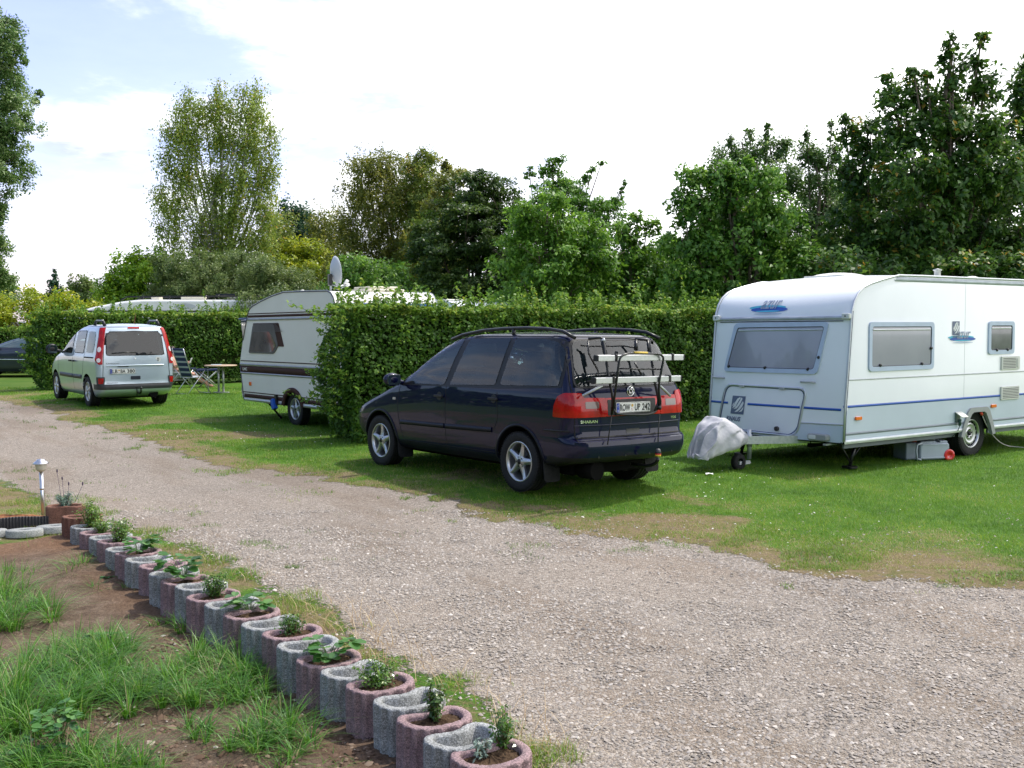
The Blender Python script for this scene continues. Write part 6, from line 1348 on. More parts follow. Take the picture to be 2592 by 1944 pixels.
q = MB(); q.box((-.885, .04, .33), (.02, .016, .20)); q.build('tow_cover_strip', BLACK, kan)
q = MB(); q.rbox((1.2, 0, .22), (3.4, 1.1, .10), .04); q.cyl((-.5, -.35, .27), (-.76, -.35, .27), .09, 16); q.build('underbody', WELL, kan)
q = MB(); q.tube([(.35, -.30, 1.73), (.20, -.30, 1.95)], [.006, .003], 6); q.build('aerial', pmat('aerial_red', (.25, .03, .03), .5), kan)
for lx, ly in ((0, .70), (0, -.70), (2.70, .70), (2.70, -.70)): wheel(kan, (lx, ly, .308), .312, .20, 1 if ly > 0 else -1, 'cover', .205, rot=.4 + lx)

# ---------------------------------------------------------------- dark car at the left edge
DP = Pose((-15.4, 36.2, 0.0), R(186), 0, 0)
dcar = thing('dark_car', 'dark blue car at the left edge, half hidden behind the end of the left hedge', 'car', DP.loc, DP.rot)
GL_E = glassm('light_window_glass', (.07, .11, .13))
NAVG = pmat('bluegrey_paint', (.016, .022, .05), .3, .4, 1.0, var=.1, scale=2)
rows = carbody([.20, .26, .5, .95, 1.38, 1.44], [(.2, 3.2), (.4, 3.5), (.6, 3.5), (.75, 3.35), (.88, 2.9), (.97, 2.45), (1.1, 2.1), (1.3, 1.55), (1.40, 1.15), (1.44, .95)], [(.2, -.7), (.4, -.82), (.8, -.80), (1.0, -.72), (1.3, -.45), (1.44, -.15)],
               [(.2, .8), (.35, .87), (.7, .885), (.92, .87), (1.0, .84), (1.3, .70), (1.40, .64), (1.44, .58)], [(.2, .22), (.9, .2), (1.44, .18)], None, crown=.05)
bd = split_build(rows, [('body', NAVG, None)], None); df_ = bvh_of(bd); carve(bd, [((x, s_ * .5, .31), (x, s_ * 1.2, .31), .36) for x in (0, 2.65) for s_ in (1, -1)])
separate(bd, [*wells((0, 2.65), .79, .21, .70, .37), ('body', NAVG, lambda c_, n_: True)], dcar)
for spec in (SIDE_L, SIDE_R):
    s_ = 1 if spec is SIDE_L else -1
    for nm, pl in (('front_window', [(2.02, 1.02), (1.60, 1.24), (1.20, 1.355), (1.02, 1.36), (1.05, .99)]), ('rear_window', [(.96, .99), (.94, 1.365), (.35, 1.36), (.05, 1.28), (-.1, 1.05), (.1, 1.0)])):
        g = MB(); patch(g, roundp(pl, .03), df_, spec, .006, .06); g.build(nm, GL_E, dcar)
    g = MB(); patch(g, roundp([(2.30, .97), (2.05, 1.10), (2.07, 1.0)], .01), df_, spec, .006, .05); g.build('quarter_window', GL_B, dcar)
    q = MB(); strip(q, [(2.2, .62), (1.08, .60)], .03, df_, spec, .01); strip(q, [(1.0, .60), (.42, .61)], .03, df_, spec, .01); q.build('rub_strip', CHROME, dcar)
    q = MB(); strip(q, [(2.25, .95), (2.2, .6), (2.15, .3)], .01, df_, spec, .002); strip(q, [(1.0, 1.0), (1.02, .6), (1.0, .3)], .01, df_, spec, .002); q.build('door_seam', SEAM, dcar)
    door_mirror(dcar, (1.98, s_ * 1.0, 1.06), s_, NAVG, (.13, .22, .15))
g = MB(); patch(g, roundp([(.68, 1.0), (-.68, 1.0), (-.55, 1.36), (.55, 1.36)], .05), df_, FRONT, .005, .08); g.build('windscreen', GL_B, dcar)
for lx, ly in ((0, .77), (0, -.77), (2.65, .77), (2.65, -.77)): wheel(dcar, (lx, ly, .30), .305, .19, 1 if ly > 0 else -1, 'cover', .195, rot=.2)

# ---------------------------------------------------------------- white caravan on the right
WHITE = pmat('caravan_white', (.80, .82, .845), .32, 0, .3, c2=(.84, .86, .88), scale=1.6, det=7, coatr=.15, bump=.0008, bscale=60)
LBLUE = pmat('caravan_grey_blue', (.50, .57, .66), .35, 0, .3, var=.03, scale=2, coatr=.15)
FRAME = pmat('window_frame_blue', (.44, .52, .66), .35, var=.05); BLUEL = pmat('stripe_blue', (.015, .09, .42), .4, var=.05); GREYL = pmat('stripe_grey', (.20, .23, .27), .4); BLIND = pmat('window_blind', (.27, .27, .33), .12, 0, .6, c2=(.33, .33, .39), scale=1.5, coatr=.03)
ALU = pmat('alu_trim', (.55, .57, .60), .35, .6, var=.05); CREAM = pmat('cream_plastic', (.60, .60, .56), .5, var=.04); INKB = pmat('logo_slate', (.12, .15, .24), .5, var=.05); CYAN = pmat('logo_cyan', (.08, .50, .66), .45); GREYP = pmat('grey_plastic', (.30, .31, .31), .5, var=.06)
CVP = Pose((4.149, 13.022, 0.0), R(35.1), R(-.55), R(.05))
cv = thing('caravan', 'white touring caravan with blue stripe and a grey hitch cover, on the right', 'caravan', CVP.loc, CVP.rot)
W = 2.30
PF = [(0.0, .37), (.0, .40), (.02, .83), (.065, 1.30), (.105, 1.75), (.12, 1.92), (.13, 2.04), (.175, 2.16), (.25, 2.26), (.36, 2.335), (.50, 2.385), (.72, 2.435), (.92, 2.475), (1.09, 2.505)]
LEN = 6.1
PR = [(1.6, 2.51), (3.0, 2.51), (4.5, 2.51), (5.5, 2.50), (5.85, 2.44), (6.02, 2.30), (6.06, 2.1), (6.08, 1.2), (6.10, .80), (6.10, .37)]
prof = PF + PR
def bow(x, y, z):
    yy = (y - W / 2) / (W / 2); k = 1 - abs(yy) ** 2.2
    if x < 1.0 and z < 2.3: x = x - .075 * k * max(0, 1 - x / 1.0) * (1 if z < 1.95 else max(0, (2.3 - z) / .35))
    if z > 2.3: z = z + .03 * k * min(1, (z - 2.3) / .15)
    return (x, y, z)
ys_ = [0, .006, .03, .10] + [W * k / 16 for k in range(1, 16)] + [W - .10, W - .03, W - .006, W]
rows = []
for k, y in enumerate(ys_):
    ins = {0: .022, 1: .008, 2: .001}.get(min(k, len(ys_) - 1 - k), 0); row = []
    for i, (x, z) in enumerate(prof):
        a, b_ = prof[max(i - 1, 0)], prof[min(i + 1, len(prof) - 1)]; n_ = Vector((-(b_[1] - a[1]), b_[0] - a[0])); n_ = n_.normalized() if n_.length else Vector((0, 0))
        row.append(bow(x - n_.x * ins, y, z - n_.y * ins))
    rows.append(row)
mb = MB(); mb.grid(rows, True); n_ = len(prof)
for k in (0, len(ys_) - 1): mb.f.append(tuple(range(k * n_, (k + 1) * n_))); mb.s.append(False)
mb.f.append(tuple([k * n_ for k in range(len(ys_))] + [k * n_ + n_ - 1 for k in reversed(range(len(ys_)))])); mb.s.append(False)
sh = mb.build('body', WHITE, None); cf = bvh_of(sh)
cm = MB(); WX = 2.96
cm.prism([(WX - .44, .2), (WX - .36, .38), (WX - .17, .665), (WX + .19, .665), (WX + .36, .38), (WX + .44, .2)], (1, 0, 0), (0, 0, 1), (0, -.1, 0), (0, .45, 0))
cm.prism([(WX - .44, .2), (WX - .36, .38), (WX - .17, .665), (WX + .19, .665), (WX + .36, .38), (WX + .44, .2)], (1, 0, 0), (0, 0, 1), (0, W - .35, 0), (0, .45, 0))
apply_bool(sh, cm.build('cut', WELL)); 
separate(sh, [('wheel_well', WELL, lambda c_, q: .02 < c_.y < W / 2 and abs(c_.x - WX) < .46 and .39 < c_.z < .69), ('wheel_well', WELL, lambda c_, q: W / 2 < c_.y < W - .02 and abs(c_.x - WX) < .46 and .39 < c_.z < .69), ('floor', WELL, lambda c_, q: c_.z < .39), ('body', WHITE, lambda c_, q: True)], cv)
# lower grey blue panels
NS = SIDE_R; CFR = ((0, 0, 0), (0, 1, 0), (0, 0, 1), (1, 0, 0)); FS = SIDE_L
for spec in (NS, FS):
    lo = MB(); patch(lo, [(.012, .40), (WX - .365, .40), (WX - .20, .655), (WX - .18, .675), (WX + .20, .675), (WX + .22, .655), (WX + .365, .40), (6.07, .40), (6.07, .825), (.028, .825)], cf, spec, .003, .12, .004); lo.build('lower_panel', LBLUE, cv)
    q = MB(); [strip(q, p_, .030, cf, spec, .0055, skirt=.003) for p_ in ([(.02, .84), (3.55, .84)], [(4.03, .84), (6.05, .84)])]; q.build('blue_stripe', BLUEL, cv)
    q = MB(); [strip(q, p_, .034, cf, spec, .0055, skirt=.003) for p_ in ([(.015, .495), (WX - .31, .495)], [(WX + .31, .495), (6.05, .495)])]; q.build('grey_stripe', GREYL, cv)
    q = MB(); [strip(q, p_, .038, cf, spec, .016, skirt=.018) for p_ in ([(.01, .40), (WX - .37, .40)], [(WX + .37, .40), (6.08, .40)])]; q.build('sill_rail', pmat('rail_white', (.72, .73, .74), .35), cv)
    q = MB(); strip(q, [(.06, 1.175), (6.07, 1.175)], .016, cf, spec, .006, skirt=.006); strip(q, [(2.62, .85), (2.62, 2.42)], .003, cf, spec, .002, skirt=.002); q.build('panel_joint', pmat('joint_grey', (.50, .52, .54), .45), cv)
    # corner rail following the profile
    s_ = -1 if spec is NS else 1; y0 = 0 if spec is NS else W
    rl = MB(); P_ = [(x - .004, y0 + s_ * .004, z) for x, z in PF[1:]] + [(x, y0 + s_ * .004, z) for x, z in PR[:4]]
    rl.tube([tuple(p) for p in P_], .014, 8); rl.build('corner_rail', ALU, cv)
    rl = MB(); rl.tube([(x + .016, y0 + s_ * .008, z) for x, z in PF[1:7]], .007, 6); rl.build('corner_seal', pmat('seal_blue', (.03, .05, .14), .5), cv)
    q = MB(); strip(q, [(1.0, 2.455), (6.0, 2.455)], .055, cf, spec, .005); q.build('roof_band', pmat('band_grey', (.45, .49, .54), .4), cv)
    sk = MB(); sk.rbox(((.12 + WX - .40) / 2, y0 - s_ * .10, .345), (WX - .52, .03, .09), .01, axis=1); sk.rbox(((WX + .42 + 5.9) / 2, y0 - s_ * .10, .345), (5.9 - WX - .42, .03, .09), .01, axis=1); sk.build('chassis_skirt', pmat('skirt_grey', (.16, .18, .21), .6), cv)
    # wheel arch trim
    at_ = MB(); ou = [(WX - .43, .30), (WX - .36, .47), (WX - .25, .655), (WX - .19, .70), (WX + .22, .70), (WX + .28, .655), (WX + .37, .47), (WX + .44, .30)]; inn = [(WX + .36, .30), (WX + .29, .46), (WX + .19, .61), (WX + .14, .635), (WX - .12, .635), (WX - .17, .61), (WX - .28, .46), (WX - .35, .30)]
    at_.prism(roundp(ou, .03) + inn, (1, 0, 0), (0, 0, 1), (0, y0 + s_ * .028, 0), (0, -s_ * .05, 0)); at_.build('arch_trim', GREYP, cv)
def win(nm, a0, z0, a1, z1_, spec, catches, r=.06, skew=None):
    P0 = skew or [(a0, z0), (a1, z0), (a1, z1_), (a0, z1_)]; cx_ = sum(p[0] for p in P0) / 4; cz_ = sum(p[1] for p in P0) / 4
    def ins(d):
        o = []
        for i, (a, c_) in enumerate(P0): o.append((a + (d if a < cx_ else -d), c_ + (d if c_ < cz_ else -d)))
        return o
    fr_ = MB(); patch(fr_, roundp(P0, r), cf, spec, .022, .08, .024, hole=roundp(ins(.058), r * .6)); f_ = fr_.build('window', FRAME, cv)
    g = MB(); patch(g, roundp(ins(.052), r * .6), cf, spec, .012, .15, .01); g.build('pane', BLIND if nm != 'small' else pmat('window_blind_dark', (.07, .07, .085), .1, 0, .6, c2=(.15, .15, .17), scale=2.5, coatr=.03), f_)
    e_ = MB(); I = ins(.058); lp = roundp(I, r * .6) ; lp.append(lp[0]); strip(e_, lp, .018, cf, spec, .016, .10, .004); e_.build('rubber_seal', pmat('seal_dark', (.03, .035, .05), .5), f_)
    rb = MB(); t0, t1 = (I[3], I[2]) if P0[3][1] > P0[0][1] else (I[0], I[1]); strip(rb, [(t0[0] + .02, t0[1] - .04), (t1[0] - .02, t1[1] - .04)], .020, cf, spec, .018, .2, .004); rb.build('blind_rail', ALU, f_)
    for (a, c_) in catches:
        k_ = MB(); p_, nn_ = lay(cf, spec, a, c_, .020); k_.ball(tuple(p_), .024, 10, 6, (1.2, .8, .9)); k_.build('catch', BLACK, f_)
    return f_
win('large', .47, 1.27, 1.87, 1.90, NS, [(.70, 1.345), (1.60, 1.345), (1.80, 1.55)])
win('small', 3.19, 1.44, 3.86, 1.91, NS, [(3.40, 1.50), (3.68, 1.50)])
win('far', .9, 1.27, 2.3, 1.90, FS, [])
win('front', 0, 0, 0, 0, CFR, [(1.94, 1.295), (1.26, 1.295), (.56, 1.295), (.41, 1.45)], skew=[(.42, 1.235), (2.04, 1.225), (1.88, 1.895), (.30, 1.905)], r=.07)
# gutter with clips above the front window
q = MB(); strip(q, [(.02, 1.955), (W - .02, 1.955)], .040, cf, CFR, .022, .1, .024); q.build('front_gutter', pmat('gutter_grey', (.40, .43, .48), .4), cv)
q = MB(); strip(q, [(.10, 1.915), (W - .10, 1.915)], .010, cf, CFR, .012, .1, .012); q.build('gutter_shadow_gap', pmat('seal_dark', (.03, .035, .05), .5), cv)
for yy in (.05, W - .05):
    q = MB(); p_, nn_ = lay(cf, CFR, yy, 1.965, .02); q.rbox((p_.x, p_.y, 1.975), (.07, .12, .075), .02, axis=0); e_ = q.build('gutter_clip', pmat('clip_white', (.66, .67, .66), .4), cv); q = MB(); q.cyl((p_.x - .04, p_.y, 1.975), (p_.x - .03, p_.y, 1.975), .010, 10); q.build('screw', DARK, e_)
# gas locker
fr_ = MB(); op = roundp([(.66, .50), (.56, 1.045), (1.98, 1.045), (2.10, .50), (1.90, .42), (.76, .42)], [.10, .12, .12, .10, .08, .08]); lp = op + [op[0]]
strip(fr_, lp, .026, cf, CFR, .014, .06, .014); gl = fr_.build('locker_door', ALU, cv)
fr_ = MB(); lpi = [(1.32 + (a - 1.32) * .972, .735 + (c_ - .735) * .945) for a, c_ in lp]; strip(fr_, lpi, .008, cf, CFR, .010, .06, .010); fr_.build('locker_seal', pmat('seal_blue', (.03, .05, .14), .5), gl)
for yy in (.95, 1.66):
    q = MB(); p_, nn_ = lay(cf, CFR, yy, 1.035, .02); q.rbox((p_.x, yy, 1.035), (.02, .09, .035), .01, axis=0); q.build('hinge', ALU, gl)
for yy in (1.0, 1.87):
    q = MB(); p_, nn_ = lay(cf, CFR, yy, .50, .0); q.cyl((p_.x, yy, .50), (p_.x - .035, yy, .50), .030, 16); q.build('lock_knob', pmat('knob', (.05, .04, .045), .3), gl)
for seg in ([(.05, .80), (.60, .80)], [(.65, .80), (1.54, .795)], [(1.92, .79), (2.28, .79)]): q = MB(); strip(q, seg, .030, cf, CFR, .0045, .1, .003); q.build('front_stripe', BLUEL, cv)
q = MB(); patch(q, [(.015, .385), (.015, .60), (.66, .59), (.72, .50), (.80, .44), (1.2, .425), (1.6, .43), (1.80, .43), (2.04, .49), (2.06, .58), (W - .02, .57), (W - .02, .385)], cf, CFR, .003, .09, .003); q.build('front_skirt', LBLUE, cv)
q = MB(); strip(q, [(.015, .615), (.66, .605)], .018, cf, CFR, .008, .1, .008); q.build('front_joint', ALU, cv)
for yy in (.55, 2.14):
    p_, nn_ = lay(cf, CFR, yy, 1.13, .035); q = MB(); q.tube([(p_.x + .03, yy - .11, 1.13), (p_.x - .01, yy - .09, 1.135), (p_.x - .01, yy + .09, 1.135), (p_.x + .03, yy + .11, 1.13)], .013, 8); q.build('grab_handle', pmat('handle_grey', (.42, .43, .45), .4), cv)
q = MB(); p_, nn_ = lay(cf, CFR, .33, .44, .03); q.rbox((p_.x, .33, .44), (.09, .30, .085), .03, axis=0); ml_ = q.build('marker_lamp', GREYP, cv); q = MB(); q.rbox((p_.x - .045, .40, .44), (.012, .11, .05), .012, axis=0); q.build('lamp_lens', pmat('white_lens', (.7, .7, .7), .2, coat=1), ml_)
q = MB(); p_, nn_ = lay(cf, CFR, 1.45, .405, .006); q.box((p_.x, 1.47, .405), (.004, .11, .055)); pl_ = q.build('type_plate', INKB, cv); q = MB(); q.box((p_.x - .001, 1.36, .408), (.004, .09, .035)); q.build('label', ALU, pl_)
# lettering and emblems
def onc(spec, off): return lambda a, c_: tuple(lay(cf, spec, a, c_, off)[0])
fF = onc(CFR, .006); FL = lambda a, c_: fF(-a, c_)
q = MB(); lettering(q, 'KNAUS', (-1.94, .545, -1.66, .61), FL, .03, .25); q.build('maker_lettering', INKB, cv)
EM = [[(.10, .30), (.25, .62), (.42, .86), (.60, .95), (.66, .88), (.56, .80), (.44, .60), (.36, .42)], [(.20, .26), (.42, .46), (.60, .74), (.72, .95), (.80, .86), (.72, .66), (.60, .46), (.44, .30)], [(.30, .10), (.55, .30), (.70, .52), (.86, .74), (.94, .64), (.86, .44), (.72, .28), (.54, .14)], [(.05, .42), (.14, .58), (.22, .66), (.16, .46)], [(.62, .12), (.80, .26), (.96, .46), (.95, .30), (.84, .16)]]
def emblem(o, w_, h_, fn, bvspec, sh=.0):
    def mp(a, c_): return (o[0] + a * w_ + c_ * sh, o[1] + c_ * h_)
    q = MB(); n0 = 5; G = [[fn(*mp(i / n0, j / n0)) for i in range(n0 + 1)] for j in range(n0 + 1)]; q.grid(G, True); e_ = q.build('emblem', INKB, cv)
    q = MB()
    for s__ in EM:
        q.add([fn(*mp(a, c_), ) for a, c_ in s__], [tuple(range(len(s__)))])
    for i in range(len(q.v)): 
        x, y, z = q.v[i]; q.v[i] = (x - .0025, y, z) if bvspec is CFR else (x, y - .0025, z)
    q.build('wing_marks', pmat('logo_white', (.72, .73, .75), .4), e_)
emblem((-1.86, .645), .25, .25, FL, CFR, .03)
def azur(o, w_, h_, fn, dirv, nm='oval_badge'):
    def el(cx_, cy_, a, b_, n=28): return [(o[0] + (cx_ + a * math.cos(6.2832 * k / n)) * w_, o[1] + (cy_ + b_ * math.sin(6.2832 * k / n)) * h_) for k in range(n)]
    par = None
    for k, (pts, mt, nn_) in enumerate(((el(.46, .52, .46, .16), CYAN, 'cyan_oval'), (el(.52, .38, .46, .18), BLUEL, 'blue_oval'), (el(.50, .27, .30, .045), CYAN, 'cyan_line'), (el(.52, .10, .36, .05), pmat('logo_grey', (.45, .52, .66), .4), 'grey_line'))):
        q = MB(); v = [fn(*p) for p in pts]; v = [(p[0] + dirv[0] * .0018 * k, p[1] + dirv[1] * .0018 * k, p[2]) for p in v]; q.add(v + [tuple(sum(c_[i] for c_ in v) / len(v) for i in range(3))], [(i, (i + 1) % len(v), len(v)) for i in range(len(v))]); ob = q.build(nm if k == 0 else nn_, mt, cv if k == 0 else par)
        if k == 0: par = ob
    q = MB(); lettering(q, 'azur', (o[0] + .30 * w_, o[1] + .42 * h_, o[0] + .78 * w_, o[1] + 1.0 * h_), lambda a, c_: tuple(np.array(fn(a, c_)) + np.array(dirv) * .008), .012, .3); q.build('badge_lettering', pmat('logo_steel', (.26, .31, .42), .4), par)
azur((-1.67, 2.00), .70, .20, FL, (-1, 0, 0))
fS = onc(NS, .006); azur((2.21, 1.60), .68, .17, fS, (0, -1, 0)); emblem((2.31, 1.72), .17, .19, fS, NS)
q = MB(); lettering(q, 'KNAUS', (2.31, 1.685, 2.48, 1.715), onc(NS, .014), .03, .25); q.build('maker_lettering', INKB, cv)
# vents
for (z0, z1_, k_) in ((1.21, 1.405, 0), (.775, .97, 1)):
    q = MB(); q.rbox((3.77, -.012, (z0 + z1_) / 2), (.48, .026, z1_ - z0), .015, axis=1); v_ = q.build('fridge_vent', CREAM, cv); q = MB()
    wv_ = .33 if k_ == 0 else .42
    for i in range(7): q.box((3.575 + wv_ / 2 - .01, -.026, z0 + .028 + i * (z1_ - z0 - .05) / 6.4), (wv_, .003, .009))
    q.build('slot', pmat('slot_dark', (.10, .10, .10), .7), v_)
    if k_ == 0: q = MB(); q.rbox((3.95, -.030, (z0 + z1_) / 2), (.055, .012, .13), .008, axis=1); q.build('flue_cover', CREAM, v_)
for (xx, zz) in ((.27, .685), (3.35, .70)):
    q = MB(); q.rbox((xx, -.014, zz), (.12, .03, .045), .012, axis=1); q.build('side_reflector', ORANGE, cv)
# mains socket and hood
q = MB(); q.rbox((2.46, -.012, .585), (.10, .03, .14), .01, axis=1); sk_ = q.build('mains_socket', pmat('socket', (.10, .14, .12), .5), cv)
q = MB(); q.rbox((2.47, -.07, .625), (.15, .13, .010), .01, rx=.55); q.build('socket_lid', CREAM, sk_)
q = MB(); q.cyl((2.46, -.05, .56), (2.46, -.045, .47), .020, 10); q.tube(bez((2.46, -.045, .47), (2.46, -.02, .36), (2.50, .10, .30)), .006, 6); q.build('plug', pmat('plug_green', (.02, .07, .05), .5), sk_)
# roof furniture
q = MB(); q.rbox((1.55, 1.30, 2.545), (.75, .70, .035), .08); hh_ = q.build('roof_hatch', pmat('hatch_cream', (.66, .66, .60), .5), cv); q = MB(); q.grid([[(1.23 + .64 * i / 6, 1.0 + .6 * j / 6, 2.562 + .05 * max(0, math.sin(3.1415 * i / 6)) ** .5 * max(0, math.sin(3.1415 * j / 6)) ** .5) for j in range(7)] for i in range(7)], True); q.build('dome', pmat('dome_white', (.74, .74, .70), .3), hh_)
q = MB(); q.lathe([(.0, 2.50), (.045, 2.50), (.040, 2.59), (.055, 2.60), (.060, 2.615), (.0, 2.63)], (2.10, .10, 0), n=20); q.build('flue', CREAM, cv)
q = MB(); q.rbox((2.75, 1.0, 2.55), (.65, .5, .03), .06); q.build('roof_hatch', pmat('hatch_cream', (.66, .66, .60), .5), cv)
q = MB(); q.ball((3.75, .60, 2.53), .12, 16, 8, (1, 1, .5)); q.build('roof_vent', CREAM, cv)
# wheels, legs, drawbar
wheel(cv, (WX, .17, .32), .325, .185, -1, 'steel', .205); wheel(cv, (WX, W - .17, .32), .325, .185, 1, 'steel', .205)
q = MB(); q.cyl((WX, .2, .32), (WX, W - .2, .32), .04, 12); q.box((2.2, .62, .34), (4.2, .05, .13)); q.box((2.2, W - .62, .34), (4.2, .05, .13)); q.build('chassis', WELL, cv)
for yy in (.22, W - .22):
    q = MB(); q.tube([(.55, yy, .36), (.42, yy, .04)], .022, 8); q.tube([(.20, yy, .36), (.42, yy, .10)], .014, 8); q.tube([(.72, yy, .36), (.45, yy, .12)], .010, 8); q.rbox((.42, yy, .03), (.16, .16, .03), .03); q.build('corner_steady', BLACK, cv)
    q = MB(); q.box((.02, yy, .355), (.22, .05, .02)); q.build('steady_bracket', GALV, cv)
db_ = MB()
for s_ in (-1, 1): db_.prism([(-.025, -.05), (.025, -.05), (.025, .05), (-.025, .05)], (0, 1, 0), (0, 0, 1), (-1.05, W / 2 + s_ * .05, .395), (1.5, s_ * .62, -.02))
db_.build('drawbar', GALV, cv)
q = MB(); q.cyl((-.62, W / 2 - .16, .52), (-.62, W / 2 - .16, .14), .028, 14); q.cyl((-.62, W / 2 - .16, .30), (-.62, W / 2 - .16, .46), .036, 14); q.box((-.70, W / 2 - .14, .095), (.20, .045, .045)); jw = q.build('jockey_stand', GALV, cv)
q = MB(); q.lathe([(.05, -.04), (.095, -.042), (.11, -.02), (.11, .02), (.095, .042), (.05, .04), (.05, -.04)], (-.80, W / 2 - .14, .11), axis=1, n=28); q.build('jockey_wheel', RUB, jw)
q = MB(); q.tube([(-.70, W / 2, .42), (-.30, W / 2 - .02, .30)], [.020, .014], 8); lv_ = q.build('brake_lever', BLACK, cv); q = MB(); q.tube([(-.43, W / 2 - .04, .335), (-.35, W / 2 - .045, .315)], .017, 8); q.build('lever_grip', pmat('grip_red', (.5, .05, .04), .5), lv_)
# cover over the hitch
cvr = thing('hitch_cover', 'crumpled silver grey fabric cover draped over the caravan hitch', 'cover', CVP.loc, CVP.rot)
SEC0 = [(-1.47, .20, .12, .08), (-1.42, .18, .30, .13), (-1.34, .20, .50, .17), (-1.24, .24, .66, .20), (-1.12, .28, .72, .22), (-.98, .31, .70, .22), (-.84, .34, .62, .20), (-.70, .36, .53, .17), (-.60, .385, .46, .14)]
SEC = []
for i in range(8):
    for q_ in range(3): SEC.append(tuple(SEC0[i][e] + (SEC0[i + 1][e] - SEC0[i][e]) * q_ / 3 for e in range(4)))
SEC.append(SEC0[-1])
rows = []
for i, (x, zb, zt_, hw) in enumerate(SEC):
    row = []
    for k in range(33):
        u_ = k / 32 * 2 - 1; a = u_ * math.pi / 2; zt2 = max(zt_, zb + .06); y = W / 2 + hw * (abs(math.sin(a)) ** .7) * (1 if a > 0 else -1) * (1 + .25 * abs(u_)); z = zb + (zt2 - zb) * max(0.0, math.cos(a)) ** .62
        nn_ = float(fbm(x * 7 + 3, u_ * 3.2, 12, 3)) - .5; n2_ = abs(float(vnoise(x * 8 + u_ * 3.5, u_ * 3 - x * 5, 4)) - .5) ** .7 * 1.1
        row.append((x + nn_ * .08 + (n2_ - .25) * .06, y + nn_ * .10 - (n2_ - .25) * .09 * (1 if u_ < 0 else -1), z + nn_ * .07 - (n2_ - .2) * .13 * max(0, math.cos(a))))
    rows.append(row)
rows.insert(0, [(-1.48, W / 2 + (p[1] - W / 2) * .8, .185 + (p[2] - .185) * .15) for p in rows[0]])
mb = MB(); mb.grid(rows, True); o = mb.build('cover_fabric', pmat('cover_cloth', (.40, .40, .43), .6, c2=(.50, .50, .53), scale=5, bump=.012, bscale=9), cvr)
md = o.modifiers.new('sub', 'SUBSURF'); md.levels = 1; md.render_levels = 1
md = o.modifiers.new('sol', 'SOLIDIFY'); md.thickness = .004
# ---- wheeled waste water tank under the caravan
c = gp(2352, 1168); tk = thing('waste_tank', 'pale grey plastic wheeled waste water tank lying under the white caravan', 'tank', (c[0] + .07, c[1] + .25, -.02), (0, 0, R(14)))
TANK = pmat('tank_grey', (.36, .41, .46), .42, var=.04, scale=4); 
q = MB(); q.rbox((0, 0, .145), (.46, .34, .24), .045, axis=0); q.rbox((-.08, 0, .27), (.24, .28, .03), .02, axis=0); q.rbox((.16, 0, .27), (.12, .28, .03), .02, axis=0); q.rbox((0, -.172, .06), (.44, .012, .02), .004, axis=0); q.rbox((0, -.172, .24), (.40, .012, .02), .004, axis=0); q.build('tank_body', TANK, tk, .006)
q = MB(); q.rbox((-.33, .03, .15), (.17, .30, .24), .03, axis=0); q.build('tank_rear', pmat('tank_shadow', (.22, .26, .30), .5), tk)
q = MB(); q.tube([(-.22, -.185, .27), (-.30, -.20, .25), (-.315, -.20, .17), (-.30, -.20, .06), (-.23, -.185, .04)], .014, 8); q.build('carry_handle', TANK, tk)
q = MB(); q.cyl((.05, 0, .29), (.05, 0, .335), .055, 20); q.build('filler_cap', pmat('tank_cap', (.40, .44, .48), .4), tk)
q = MB(); q.cyl((-.25, -.05, .27), (-.25, -.05, .315), .035, 16); q.build('vent_cap', pmat('cap_red', (.55, .06, .02), .4), tk)
q = MB(); q.lathe([(.0, -.012), (.03, -.012), (.034, -.022), (.070, -.022), (.082, -.016), (.085, .0), (.082, .016), (.070, .022), (.034, .022), (.03, .012), (0, .012)], (.225, -.16, .088), axis=1, n=28); q.build('wheel', pmat('wheel_red', (.60, .015, .02), .35, coat=.5), tk)
# ---- mains cable from the wheel arch across the grass
a = CVP.m @ np.array([3.06, -.01, .60]) + np.array(CVP.loc); b_ = gp(2560, 1136); c2 = gp(2750, 1150)
pts = [tuple(Vector(a) * (1 - t_) ** 2 + Vector((a[0] * .62 + b_[0] * .38, a[1] * .62 + b_[1] * .38, .12)) * 2 * t_ * (1 - t_) + Vector((b_[0], b_[1], .035)) * t_ ** 2) for t_ in [i / 12 for i in range(13)]]
pts += [(b_[0] + (c2[0] - b_[0]) * k / 6, b_[1] + (c2[1] - b_[1]) * k / 6 + .04 * math.sin(k), .03) for k in range(1, 7)]
pts += [(c2[0] + 1.2 * k / 4, c2[1] + .3 * math.sin(k * .9), .02) for k in range(1, 5)]
cb = thing('mains_cable', 'pale mains cable running from the caravan wheel arch down across the grass', 'cable', pts[0])
q = MB(); q.tube([(p[0] - pts[0][0], p[1] - pts[0][1], p[2] - pts[0][2]) for p in pts], .007, 8); q.build('cable', pmat('cable_grey', (.45, .43, .40), .5), cb)
q = MB(); q.cyl((0, 0, -.01), (-.02, -.03, .015), .020, 12); q.build('red_plug', pmat('cap_red', (.55, .06, .02), .4), cb)

